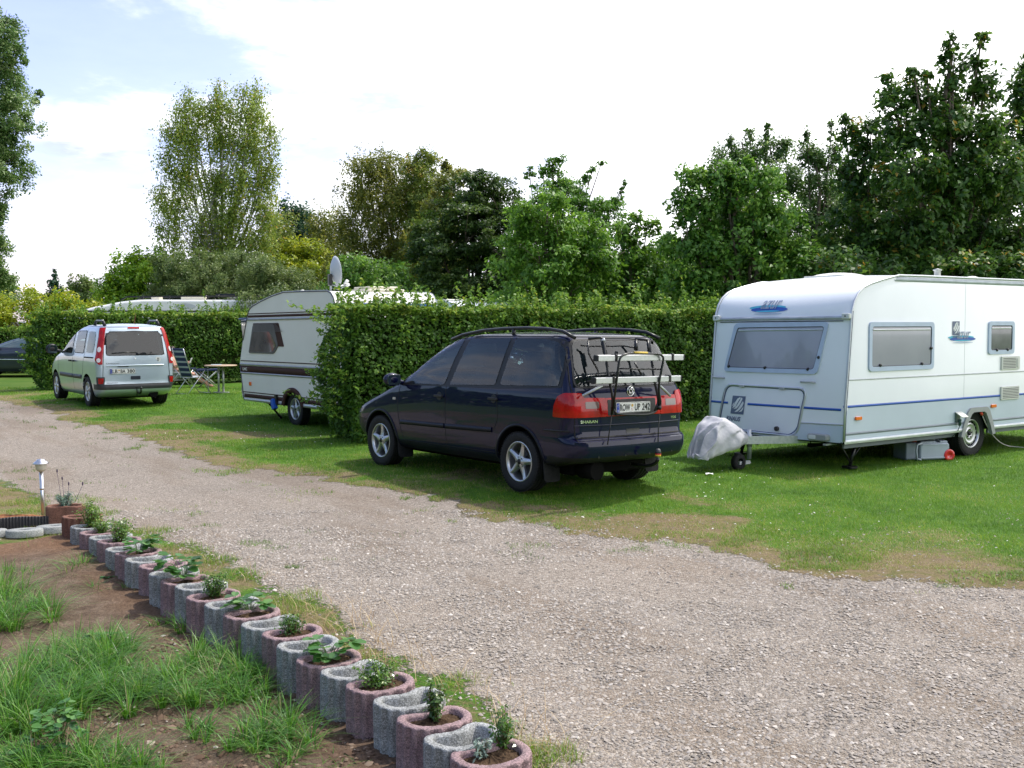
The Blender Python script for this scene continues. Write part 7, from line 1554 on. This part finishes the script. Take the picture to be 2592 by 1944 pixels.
# ---------------------------------------------------------------- old caravan with brown stripes
OP = Pose((-4.0, 19.08, 0.0), R(128.5), 0, R(.6))
oc = thing('old_caravan', 'older cream caravan with brown stripes, half hidden by the long hedge', 'caravan', OP.loc, OP.rot)
BEI = pmat('caravan_beige', (.70, .69, .63), .45, 0, .15, c2=(.75, .74, .68), scale=1.5, bump=.0015, bscale=25); BRN = pmat('stripe_brown', (.060, .030, .024), .7, var=.06, spec=.15); BRNL = pmat('line_brown', (.16, .11, .10), .5)
OW = 2.1
PO = [(2.11, .36), (2.20, .75), (2.27, 1.08), (2.10, 1.55), (1.90, 2.0), (1.84, 2.10), (1.76, 2.17), (1.62, 2.22), (1.2, 2.31), (.8, 2.38), (.32, 2.44), (-.5, 2.43), (-1.36, 2.41), (-1.48, 2.37), (-1.56, 2.30), (-1.62, 2.18), (-1.72, 1.95), (-1.90, 1.2), (-1.95, .9), (-1.85, .36)]
rows = []
oy = [0, -.006, -.03, -.5, -1.05, -1.6, -OW + .03, -OW + .006, -OW]
for k, y in enumerate(oy):
    ins = {0: .020, 1: .007, 2: 0}.get(min(k, len(oy) - 1 - k), 0); row = []
    for i, (x, z) in enumerate(PO):
        a, b_ = PO[max(i - 1, 0)], PO[min(i + 1, len(PO) - 1)]; nn_ = Vector((b_[1] - a[1], -(b_[0] - a[0]))).normalized(); row.append((x + nn_.x * ins * (1 if True else -1), y, z + nn_.y * ins * -1 * -1))
    rows.append(row)
mb = MB(); mb.grid(rows, False); n_ = len(PO)
for k in (0, len(oy) - 1): mb.f.append(tuple(range(k * n_, (k + 1) * n_))); mb.s.append(False)
mb.f.append(tuple([k * n_ for k in range(len(oy))] + [k * n_ + n_ - 1 for k in reversed(range(len(oy)))])); mb.s.append(False)
sh = mb.build('body', BEI, None); of = bvh_of(sh)
cm = MB(); cm.cyl((0.0, .2, .28), (0.0, -.36, .28), .355, 32); apply_bool(sh, cm.build('cut', WELL)); cm = MB(); cm.cyl((0.0, -OW - .2, .28), (0.0, -OW + .36, .28), .355, 32); apply_bool(sh, cm.build('cut', WELL))
separate(sh, [('wheel_well', WELL, lambda c_, q: -OW + .02 < c_.y < -.02 and abs(c_.x) < .37 and .365 < c_.z < .66), ('body', BEI, lambda c_, q: True)], oc)
for spec in (SIDE_L, SIDE_R):
    def ST(nm, segs, wd, mt, off):
        q = MB(); [strip(q, s__, wd, of, spec, off, .2, .006) for s__ in segs]; return q.build(nm, mt, oc)
    ST('brown_band', [[(2.26, .985), (-1.90, .985)]], .13, BRN, .004); ST('band_moulding', [[(2.265, 1.075), (-1.88, 1.075)], [(2.24, .905), (-1.9, .905)]], .035, pmat('moulding', (.34, .34, .36), .35, .5), .014)
    ST('thin_stripe', [[(2.24, 1.145), (-1.86, 1.145)], [(1.84, 2.065), (-1.64, 2.065)], [(2.13, .53), (.37, .53)], [(-.37, .53), (-1.86, .53)]], .018, BRN, .004)
    ST('upper_band', [[(1.86, 2.015), (-1.66, 2.015)]], .045, BRN, .004); ST('gutter', [[(1.88, 1.955), (-1.70, 1.955)]], .04, pmat('moulding', (.34, .34, .36), .35, .5), .016)
    ST('lower_band', [[(2.10, .46), (.36, .46)], [(-.36, .46), (-1.86, .46)]], .075, BRN, .004); ST('sill_rail', [[(2.09, .385), (.34, .385)], [(-.34, .385), (-1.85, .385)]], .045, ALU, .012)
    s_ = 1 if spec is SIDE_L else -1; y0 = 0 if s_ > 0 else -OW
    rl = MB(); rl.tube([(x, y0 + s_ * .003, z) for x, z in PO[3:-3]], .012, 6); rl.tube([(2.27, y0 + s_ * .003, 1.08), (2.20, y0 + s_ * .003, .75), (2.11, y0 + s_ * .003, .36)], .010, 6); rl.build('corner_rail', pmat('rail_dark', (.10, .10, .13), .4, .5), oc)
    ar = MB(); pts = [(.385 * math.cos(R(a_)), .29 + .36 * math.sin(R(a_))) for a_ in range(10, 171, 8)]; strip(ar, pts, .085, of, spec, .03, .05, .03); ar.build('wheel_arch', BRN, oc)
    bk_ = MB(); patch(bk_, roundp([(1.63, 1.88), (.53, 1.88), (.32, 1.44), (.58, 1.44), (.60, 1.60), (1.60, 1.80)], .03), of, spec, .010, .08); bk_.build('window_backing', BRN, oc)
    wn = MB(); patch(wn, roundp([(1.84, 1.30), (1.62, 1.86), (.72, 1.86), (.54, 1.45), (.74, 1.30)], .06), of, spec, .016, .08, .018); wf = wn.build('window', pmat('rubber_grey', (.10, .095, .09), .5), oc)
    g = MB(); P_ = roundp([(1.79, 1.335), (1.61, 1.72), (.88, 1.72), (.62, 1.47), (.76, 1.335)], .05); patch(g, P_, of, spec, .022, .08, .008)
    for i, v in enumerate(g.v):
        pass
    g.build('pane', pmat('smoked_acrylic', (.10, .085, .07), .08, 0, .8, c2=(.20, .175, .15), scale=3, ior=1.6), wf)
    q = MB()
    for k in range(9): strip(q, [(1.60 - k * .004, 1.865 - k * .018), (.62 - k * .035, 1.865 - k * .018)], .006, of, spec, .024, .2, .004)
    q.build('louvre', pmat('louvre', (.13, .11, .11), .5), wf)
    q = MB(); p_, nn_ = lay(of, spec, 1.80, .70, .01); q.rbox(tuple(p_), (.085, .02, .075), .01, axis=1); q.build('side_reflector', ORANGE, oc)
    q = MB(); lettering(q, 'LMC', (-2.14, .955, -1.93, 1.015) if s_ > 0 else (1.93, .955, 2.14, 1.015), lambda a, c_: tuple(lay(of, spec, -a if s_ > 0 else a, c_, .010)[0]), .04); q.build('maker_lettering', pmat('letters_pale', (.6, .58, .55), .5), oc)
q = MB(); q.rbox((.62, .03, .44), (.06, .05, .20), .01, axis=1, ry=.2); sk_ = q.build('mains_socket', BLACK, oc); q = MB(); q.rbox((.66, .06, .36), (.10, .09, .20), .02, axis=1, ry=.35); q.build('blue_plug', pmat('plug_blue', (.01, .09, .45), .4), sk_)
# front moulding at the far left end and the awning rail
q = MB(); q.grid([[(2.11 + .10 * math.sin(j / 4 * 3.14) + .05, y, .36 + (.40 - 0) * j / 4) for y in (-.01, -1.0, -OW + .01)] for j in range(5)], True); q.build('end_moulding', BEI, oc)
q = MB(); q.tube([(1.88, .03, 1.98), (2.15, .06, 1.97), (2.22, -.3, 1.93)], .018, 6); q.build('awning_rail', pmat('rail_blue', (.10, .14, .26), .5), oc)
q = MB(); q.box((2.17, -.20, 1.55), (.01, .35, .85), ry=.22); q.build('end_window', GL_B, oc)
wheel(oc, (0, -.12, .30), .305, .17, 1, 'star', .20, rot=.2); wheel(oc, (0, -OW + .12, .30), .305, .17, -1, 'star', .20, rot=.2)
q = MB(); q.box((.2, -.45, .33), (3.6, .05, .10)); q.box((.2, -OW + .45, .33), (3.6, .05, .10)); q.tube([(1.7, -.3, .34), (1.1, -.3, .05)], .02, 6); q.build('chassis', WELL, oc)
q = MB(); q.cyl((1.12, -.6, 2.33), (1.12, -.6, 2.45), .045, 14); q.build('flue', pmat('flue_grey', (.36, .36, .34), .6), oc); q = MB(); q.ball((.62, -.55, 2.45), .06, 14, 8); q.build('roof_vent', CREAM, oc)
q = MB(); q.lathe([(0, 2.42), (.30, 2.42), (.32, 2.44)], (-.9, -1.4, 0), n=4); q.rbox((-.75, -1.35, 2.45), (.72, .80, .05), .06); q.rbox((-.75, -1.35, 2.50), (.60, .66, .05), .06); q.build('roof_hatch', pmat('hatch_yellowed', (.62, .58, .46), .5), oc)
q = MB(); q.prism([(-.9, 0), (.9, 0), (1.0, .10), (-1.0, .10)], (0, 1, 0), (0, 0, 1), (-1.66, -1.05, 2.10), (-.02, 0, 0)); q.build('end_marking', pmat('mark_blue', (.04, .16, .5), .5), oc)
# satellite dish standing on its roof
dl_ = OP.m @ np.array([-1.02, -.25, 2.40]) + np.array(OP.loc)
dish = thing('satellite_dish', 'white satellite dish seen half from behind, standing on the striped caravan roof', 'dish', dl_, (0, 0, R(31)))
q = MB(); q.tube([(0, 0, -.03), (0, 0, .26)], .018, 8); q.tube([(0, 0, .0), (.16, -.1, -.04)], .012, 6); q.tube([(0, 0, .0), (-.1, -.1, -.04)], .012, 6); q.build('mast', GALV, dish)
q = MB(); rows = []
for i in range(9):
    rr_ = i / 8; rows.append([(.05 + .10 * rr_ * rr_ + .07 * rr_ * math.cos(6.2832 * k / 32) * 0 + .0, -.0 + .235 * rr_ * math.cos(6.2832 * k / 32), .36 + .27 * rr_ * math.sin(6.2832 * k / 32)) for k in range(32)])
q.grid(rows, True, True); o = q.build('reflector', pmat('dish_white', (.50, .53, .58), .45, var=.03), dish); md = o.modifiers.new('s', 'SOLIDIFY'); md.thickness = .008; o.rotation_euler = (0, R(-6), 0)
q = MB(); q.rbox((-.01, 0, .22), (.06, .09, .20), .02, axis=1); q.build('bracket', BLACK, dish)
q = MB(); q.tube([(0, 0, .14), (.15, 0, .10), (.30, 0, .15)], .014, 6); q.tube([(0, 0, .08), (.15, 0, .05), (.28, 0, .12)], .006, 6); q.build('feed_arm', GALV, dish)
q = MB(); q.cyl((.27, 0, .15), (.32, 0, .22), .030, 12); q.cyl((.30, .03, .12), (.36, .02, .15), .025, 12); q.build('feed_horn', pmat('horn', (.7, .7, .7), .4), dish)

# pale roof of another caravan farther along behind the hedge
c = at(1150, 811, 26.5); rc = thing('far_caravan', 'white caravan roof end just showing over the long hedge behind the striped caravan', 'caravan', (c[0], c[1], 0), (0, 0, R(128)))
q = MB(); pr = roundp([(-1.9, .4), (-2.0, 1.3), (-1.8, 2.1), (-1.3, 2.38), (1.4, 2.38), (1.8, 2.1), (2.0, 1.2), (1.9, .4)], .25); q.prism(pr, (1, 0, 0), (0, 0, 1), (0, 1.0, 0), (0, -2.0, 0)); q.build('body', WHITE, rc)
q = MB(); q.box((0, 1.01, 1.5), (1.4, .02, .6)); q.build('window', GL_D, rc); q = MB(); q.rbox((.2, 0, 2.41), (.7, .7, .08), .05); q.build('roof_hatch', CREAM, rc)
for y_ in (-.85, .85): wheel(rc, (0, y_, .32), .32, .18, 1 if y_ > 0 else -1, 'steel', .2)
# small white caravan beyond the low hedge at the far left
c = at(-20, 811, 41.5); rc = thing('far_caravan', 'small white caravan roof beyond the low hedge at the left edge', 'caravan', (c[0], c[1], 0), (0, 0, R(4)))
q = MB(); pr = roundp([(-2.3, .4), (-2.4, 1.2), (-2.0, 1.75), (-1.4, 1.86), (1.6, 1.86), (2.2, 1.6), (2.4, 1.1), (2.3, .4)], .25); q.prism(pr, (1, 0, 0), (0, 0, 1), (0, 1.0, 0), (0, -2.0, 0)); q.build('body', WHITE, rc)
q = MB(); q.box((0, -1.01, 1.3), (1.6, .02, .5)); q.build('window', GL_D, rc)
for y_ in (-.85, .85): wheel(rc, (0, y_, .32), .32, .18, 1 if y_ > 0 else -1, 'steel', .2)
# ---- motorhome behind the left hedge
c = at(420, 811, 37.5); mh = thing('motorhome', 'long white motorhome with a black roof rack behind the left hedge', 'motorhome', (c[0], c[1], 0), (0, 0, R(6)))
MHW = pmat('motorhome_white', (.78, .78, .76), .35, 0, .3, var=.02, coatr=.1)
q = MB(); pr = [(-3.2, .5), (-3.3, 1.2), (-3.25, 1.95), (-3.0, 2.15), (-2.2, 2.38), (-1.2, 2.58), (-.6, 2.64), (4.6, 2.64), (4.8, 2.5), (4.85, .5)]; rows = []
for y, ins in ((-1.1, .08), (-1.08, .03), (-1.0, 0), (0, -.02), (1.0, 0), (1.08, .03), (1.1, .08)): rows.append([(x + (ins if x < 0 else -ins), y, z - (ins if z > 2 else 0)) for x, z in pr])
q.grid(rows, True); k_ = len(pr); q.f.append(tuple(range(k_))); q.s.append(False); q.f.append(tuple(range(6 * k_, 7 * k_))); q.s.append(False); q.build('body', MHW, mh)
q = MB(); q.rbox((.6, -1.12, 2.24), (7.6, .05, .05), .02, axis=0); q.build('side_moulding', pmat('dark_moulding', (.06, .06, .065), .5), mh)
q = MB(); q.box((1.5, -1.13, 1.6), (1.2, .02, .55)); q.build('window', GL_D, mh); q = MB(); q.box((-2.7, -1.13, 1.5), (.8, .02, .6)); q.build('cab_window', GL_B, mh)
q = MB(); q.tube([(-1.3, -.95, 2.62), (-1.1, -.95, 2.74), (1.0, -.95, 2.76), (4.4, -.95, 2.76)], .025, 6); q.tube([(-1.3, .95, 2.62), (-1.1, .95, 2.74), (4.4, .95, 2.76)], .025, 6)
for x in (-.6, .3, 1.6, 3.0, 4.2): q.tube([(x, -.95, 2.62), (x + .06, -.95, 2.78)], .03, 6)
for x in (2.0, 2.6, 3.2, 3.8, 4.3): q.tube([(x, -.95, 2.78), (x, .95, 2.78)], .03, 6)
q.tube([(1.9, -.8, 2.82), (4.4, -.8, 2.82)], .04, 6); q.build('roof_rack', BLACK, mh)
for x, w_ in ((-.25, .30), (1.05, .85), (2.4, .35)): q = MB(); q.rbox((x, -.2, 2.70), (w_, .55, .11), .05, axis=2); q.build('roof_dome', pmat('dome_cream', (.66, .62, .50), .5), mh)
q = MB(); q.add([(.9 + .35 * math.cos(a) * (1 - .3 * math.sin(a)), -1.115, 2.42 + .10 * math.sin(a)) for a in [6.2832 * k / 20 for k in range(20)]], [tuple(range(20))]); o = q.build('swoosh_mark', pmat('swoosh', (.5, .52, .54), .5), mh)
for x in (-2.2, 2.6):
    for y_ in (-.95, .95): wheel(mh, (x, y_, .35), .35, .2, 1 if y_ > 0 else -1, 'steel', .21)
# ---- garden table, chairs and the reader
def pl_(px, py): return gp(px, py)
c = pl_(560, 1000); tb_ = thing('garden_table', 'round garden table with a light wooden top on a metal column', 'table', (c[0], c[1], gz(c[0], c[1])))
q = MB(); q.lathe([(0, .705), (.40, .700), (.415, .712), (.405, .728), (0, .732)], n=40); q.build('table_top', pmat('table_wood', (.33, .22, .13), .5, c2=(.48, .36, .25), scale=8), tb_)
q = MB()
for d_ in (-.06, .06): q.cyl((d_, 0, .02), (d_, 0, .70), .028, 12)
q.rbox((0, 0, .02), (.42, .12, .03), .02); q.build('column', pmat('table_metal', (.40, .41, .42), .4, .6), tb_)
q = MB(); q.rbox((-.36, .1, .35), (.02, .02, .70), .005); q.build('side_leg', pmat('table_metal', (.40, .41, .42), .4, .6), tb_)
q = MB(); q.rbox((-.12, .02, .737), (.26, .20, .012), .01, rz=.3); tag(q.build('magazine', pmat('magazine', (.35, .45, .55), .4, c2=(.75, .75, .72), scale=12)), 'folded pale blue magazine lying on the round garden table', 'magazine').location = (c[0], c[1], gz(c[0], c[1]))
FAB = None
m, t_, b0 = newmat('striped_fabric'); n = t_.nodes; l = t_.links
tc_ = n.new('ShaderNodeTexCoord'); sp_ = n.new('ShaderNodeSeparateXYZ'); l.new(tc_.outputs['Object'], sp_.inputs[0]); wv = n.new('ShaderNodeMath'); wv.operation = 'MULTIPLY'; wv.inputs[1].default_value = 48; l.new(sp_.outputs[2], wv.inputs[0]); sn_ = n.new('ShaderNodeMath'); sn_.operation = 'SINE'; l.new(wv.outputs[0], sn_.inputs[0])
rp_ = n.new('ShaderNodeValToRGB'); e = rp_.color_ramp.elements; e[0].position = .35; e[0].color = (.018, .026, .085, 1); e[1].position = .55; e[1].color = (.36, .38, .43, 1); l.new(sn_.outputs[0], rp_.inputs[0]); l.new(rp_.outputs[0], b0.inputs['Base Color']); b0.inputs['Roughness'].default_value = .85
STRIPE = m; NAVYF = pmat('navy_fabric', (.012, .022, .07), .85); TUBE = pmat('chair_tube', (.62, .63, .65), .3, .8)
def camp_chair(loc, rz, label):
    t = thing('camping_chair', label, 'chair', (loc[0], loc[1], gz(loc[0], loc[1])), (0, 0, rz), 'folding camping chairs by the garden table')
    # local +x is the way the sitter faces
    bk_ = [(-.18, .42), (-.28, .70), (-.37, .95), (-.44, 1.16)]
    q = MB(); rows = [[(x - .02 * math.cos(u_ * 1.5), .22 * u_, z) for u_ in (-1, -.5, 0, .5, 1)] for x, z in bezs(bk_)]; q.grid(rows, True); o = q.build('backrest', STRIPE, t); md = o.modifiers.new('s', 'SOLIDIFY'); md.thickness = .012
    q = MB(); rows = [[(x, .22 * u_, .43 - .02 * math.cos(u_ * 1.5) + .02 * (x + .2)) for u_ in (-1, -.5, 0, .5, 1)] for x in (-.20, -.05, .1, .28)]; q.grid(rows, True); o = q.build('seat', STRIPE, t); md = o.modifiers.new('s', 'SOLIDIFY'); md.thickness = .012
    for s_ in (-1, 1):
        q = MB(); q.tube([(x, s_ * .235, z) for x, z in bk_], .011, 8); q.tube([(-.22, s_ * .235, .42), (.30, s_ * .235, .44)], .011, 8); q.build('side_tube', TUBE, t)
        for (xa, xb) in ((.20, -.34), (-.16, .36)):
            q = MB(); q.tube([(xa, s_ * .25, .60 if xa < 0 else .62), ((xa + xb) / 2, s_ * .25, .32), (xb, s_ * .25, .0)], .011, 8); q.build('leg', TUBE, t)
        q = MB(); q.rbox((.04, s_ * .265, .635), (.46, .05, .022), .01, axis=1); q.build('armrest', NAVYF, t)
    for fx in (-.34, .36): q = MB(); q.tube([(fx, -.25, .01), (fx, .25, .01)], .011, 8); q.build('foot_bar', TUBE, t)
    return t
def bezs(p): return [tuple(Vector(p[i]).lerp(Vector(p[i + 1]), k / 4)) for i in range(len(p) - 1) for k in range(4)] + [p[-1]]
c1 = gp(484, 1003); camp_chair(c1[:2] + np.array([.02, .12]), R(52), 'striped folding camping chair nearest the silver van, its high back towards the camera')
c3 = gp(470, 985); c3 = np.array([c3[0] - .33, c3[1] + .55, 0]); camp_chair(c3[:2], R(8), 'folding camping chair with the reader in it, partly behind the silver van')
# leg rest in front of the reader
cf_ = c3[:2] + np.array([.78, .08]); t = thing('footrest', 'navy blue leg rest standing in front of the reader by the table', 'footrest', (cf_[0], cf_[1], gz(cf_[0], cf_[1])), (0, 0, R(8)))
q = MB(); q.rbox((0, 0, .50), (.62, .44, .05), .02, axis=1, ry=-.05); q.build('cushion', NAVYF, t); q = MB()
for s_ in (-1, 1):
    for a, b_ in ((-.28, .26), (.26, -.26)): q = MB(); q.tube([(a, s_ * .20, .48), (b_, s_ * .20, .0)], .011, 8); q.build('leg', TUBE, t)
# ---- person: seated, reading
pe = thing('person', 'person in a pale top sitting in a camping chair behind the silver van, reading', 'person', (c3[0], c3[1], gz(c3[0], c3[1])), (0, 0, R(8)))
SKIN = pmat('skin', (.52, .27, .19), .5, var=.08, scale=8, spec=.4)
J = {'pelvis': ((-.10, 0, .53), .14), 'waist': ((-.14, 0, .70), .125), 'chest': ((-.19, 0, .90), .145), 'neck': ((-.20, 0, 1.07), .055), 'chin': ((-.16, 0, 1.14), .062), 'head': ((-.17, 0, 1.225), .098), 'crown': ((-.185, 0, 1.285), .085)}
E_ = [('pelvis', 'waist'), ('waist', 'chest'), ('chest', 'neck'), ('neck', 'chin'), ('chin', 'head'), ('head', 'crown')]
for s_, n_ in ((1, 'l'), (-1, 'r')):
    J.update({n_ + 'hip': ((-.04, s_ * .10, .53), .095), n_ + 'knee': ((.40, s_ * .11, .55), .062), n_ + 'calf': ((.60, s_ * .10, .36), .052), n_ + 'ankle': ((.76, s_ * .09, .12), .036), n_ + 'heel': ((.76, s_ * .09, .06), .036), n_ + 'toe': ((.94, s_ * .10, .04), .026),
              n_ + 'sho': ((-.20, s_ * .185, 1.0), .058), n_ + 'elb': ((-.08, s_ * .27, .76), .042), n_ + 'wri': ((.14, s_ * .15, .84), .027), n_ + 'palm': ((.20, s_ * .11, .88), .026)})
    E_ += [('pelvis', n_ + 'hip'), (n_ + 'hip', n_ + 'knee'), (n_ + 'knee', n_ + 'calf'), (n_ + 'calf', n_ + 'ankle'), (n_ + 'ankle', n_ + 'heel'), (n_ + 'heel', n_ + 'toe'), ('chest', n_ + 'sho'), (n_ + 'sho', n_ + 'elb'), (n_ + 'elb', n_ + 'wri'), (n_ + 'wri', n_ + 'palm')]
    for f_, (dy, ln_) in enumerate(((-.022, .060), (-.008, .070), (.008, .066), (.022, .054))):
        a = '%sf%d' % (n_, f_); J[a + 'a'] = ((.245, s_ * (.11 - dy * .3), .885 + dy), .0095); J[a + 'b'] = ((.262 + ln_ * .3, s_ * (.085 - dy * .2), .893 + dy), .0085); J[a + 'c'] = ((.255 + ln_ * .2, s_ * .06, .900 + dy), .0075); E_ += [(n_ + 'palm', a + 'a'), (a + 'a', a + 'b'), (a + 'b', a + 'c')]
    J[n_ + 'tha'] = ((.205, s_ * .085, .915), .010); J[n_ + 'thb'] = ((.235, s_ * .065, .925), .009); E_ += [(n_ + 'palm', n_ + 'tha'), (n_ + 'tha', n_ + 'thb')]
J = {k_: ((v_[0][0], v_[0][1], v_[0][2] - (.17 if v_[0][2] > .3 else 0)), v_[1]) for k_, v_ in J.items()}
def skin(name, J_, E2, mat, par, sub=2, grow=0):
    ks = list(J_); me = bpy.data.meshes.new(name); me.from_pydata([J_[k][0] for k in ks], [(ks.index(a), ks.index(b_)) for a, b_ in E2], []); me.materials.append(mat)
    o = bpy.data.objects.new(name, me); col.objects.link(o); o.parent = par
    md = o.modifiers.new('skin', 'SKIN'); md.use_smooth_shade = True
    if not me.skin_vertices: me.attributes.new if False else None
    if not me.skin_vertices:
        import bmesh
        bm = bmesh.new(); bm.from_mesh(me); bm.verts.layers.skin.verify(); bm.to_mesh(me); bm.free()
    for i, k in enumerate(ks): rr_ = J_[k][1] + grow; me.skin_vertices[0].data[i].radius = (rr_, rr_)
    me.skin_vertices[0].data[0].use_root = True
    md = o.modifiers.new('sub', 'SUBSURF'); md.levels = 1; md.render_levels = sub
    return o
body = skin('body', J, E_, SKIN, pe)
ks = ['pelvis', 'waist', 'chest', 'lhip', 'rhip', 'lsho', 'rsho']; Jt = {k: J[k] for k in ks}
Jt['lu'] = ((-.17, .21, .76), .052); Jt['ru'] = ((-.17, -.21, .76), .052)
skin('shirt', Jt, [('pelvis', 'waist'), ('waist', 'chest'), ('chest', 'lsho'), ('chest', 'rsho'), ('lsho', 'lu'), ('rsho', 'ru'), ('pelvis', 'lhip'), ('pelvis', 'rhip')], pmat('pink_shirt', (.62, .36, .30), .8), pe, 2, .010)
Js = {'pelvis': J['pelvis'], 'lhip': J['lhip'], 'rhip': J['rhip'], 'lk': ((.25, .105, .375), .082), 'rk': ((.25, -.105, .375), .082)}
skin('shorts', Js, [('pelvis', 'lhip'), ('lhip', 'lk'), ('pelvis', 'rhip'), ('rhip', 'rk')], pmat('shorts', (.25, .26, .24), .85), pe, 2, .012)
q = MB(); q.ball((-.185, 0, 1.070), .108, 18, 12, (1.0, .92, 1.05)); hv = [(x, y, z) for x, y, z in q.v]
q2 = MB(); keep = [f for f in q.f if sum(hv[i][0] for i in f) / len(f) < -.13 or sum(hv[i][2] for i in f) / len(f) > 1.30]; q2.add(hv, keep, True); o = q2.build('hair', pmat('brown_hair', (.035, .018, .010), .6, bump=.004, bscale=80), pe); md = o.modifiers.new('s', 'SOLIDIFY'); md.thickness = .012
q = MB(); q.tube([(-.075, 0, 1.075), (-.048, 0, 1.035), (-.062, 0, 1.025)], [.010, .016, .010], 8); q.build('nose', SKIN, pe)
for s_ in (-1, 1):
    q = MB(); q.ball((-.085, s_ * .034, 1.065), .012, 10, 8); q.build('eye', pmat('eye', (.05, .04, .03), .2), pe); q = MB(); q.ball((-.175, s_ * .098, 1.045), .028, 10, 8, (.6, .35, 1)); q.build('ear', SKIN, pe)
q = MB(); q.tube([(-.080, -.025, 0.998), (-.070, 0, 0.996), (-.080, .025, 0.998)], .006, 6); q.build('mouth', pmat('lips', (.40, .12, .10), .5), pe)
bk = thing('book', 'small white open book held up by the seated reader', 'book', (c3[0], c3[1], gz(c3[0], c3[1])), (0, 0, R(8)))
q = MB()
for s_ in (-1, 1): q.add([(.26, 0, 0.690), (.285, s_ * .11, 0.705), (.335, s_ * .11, 0.845), (.31, 0, 0.830), (.268, 0, 0.688), (.293, s_ * .11, 0.703), (.343, s_ * .11, 0.843), (.318, 0, 0.828)], [(0, 1, 2, 3), (4, 5, 6, 7), (0, 1, 5, 4), (1, 2, 6, 5), (2, 3, 7, 6)])
q.build('pages', pmat('paper', (.75, .75, .75), .7), bk)
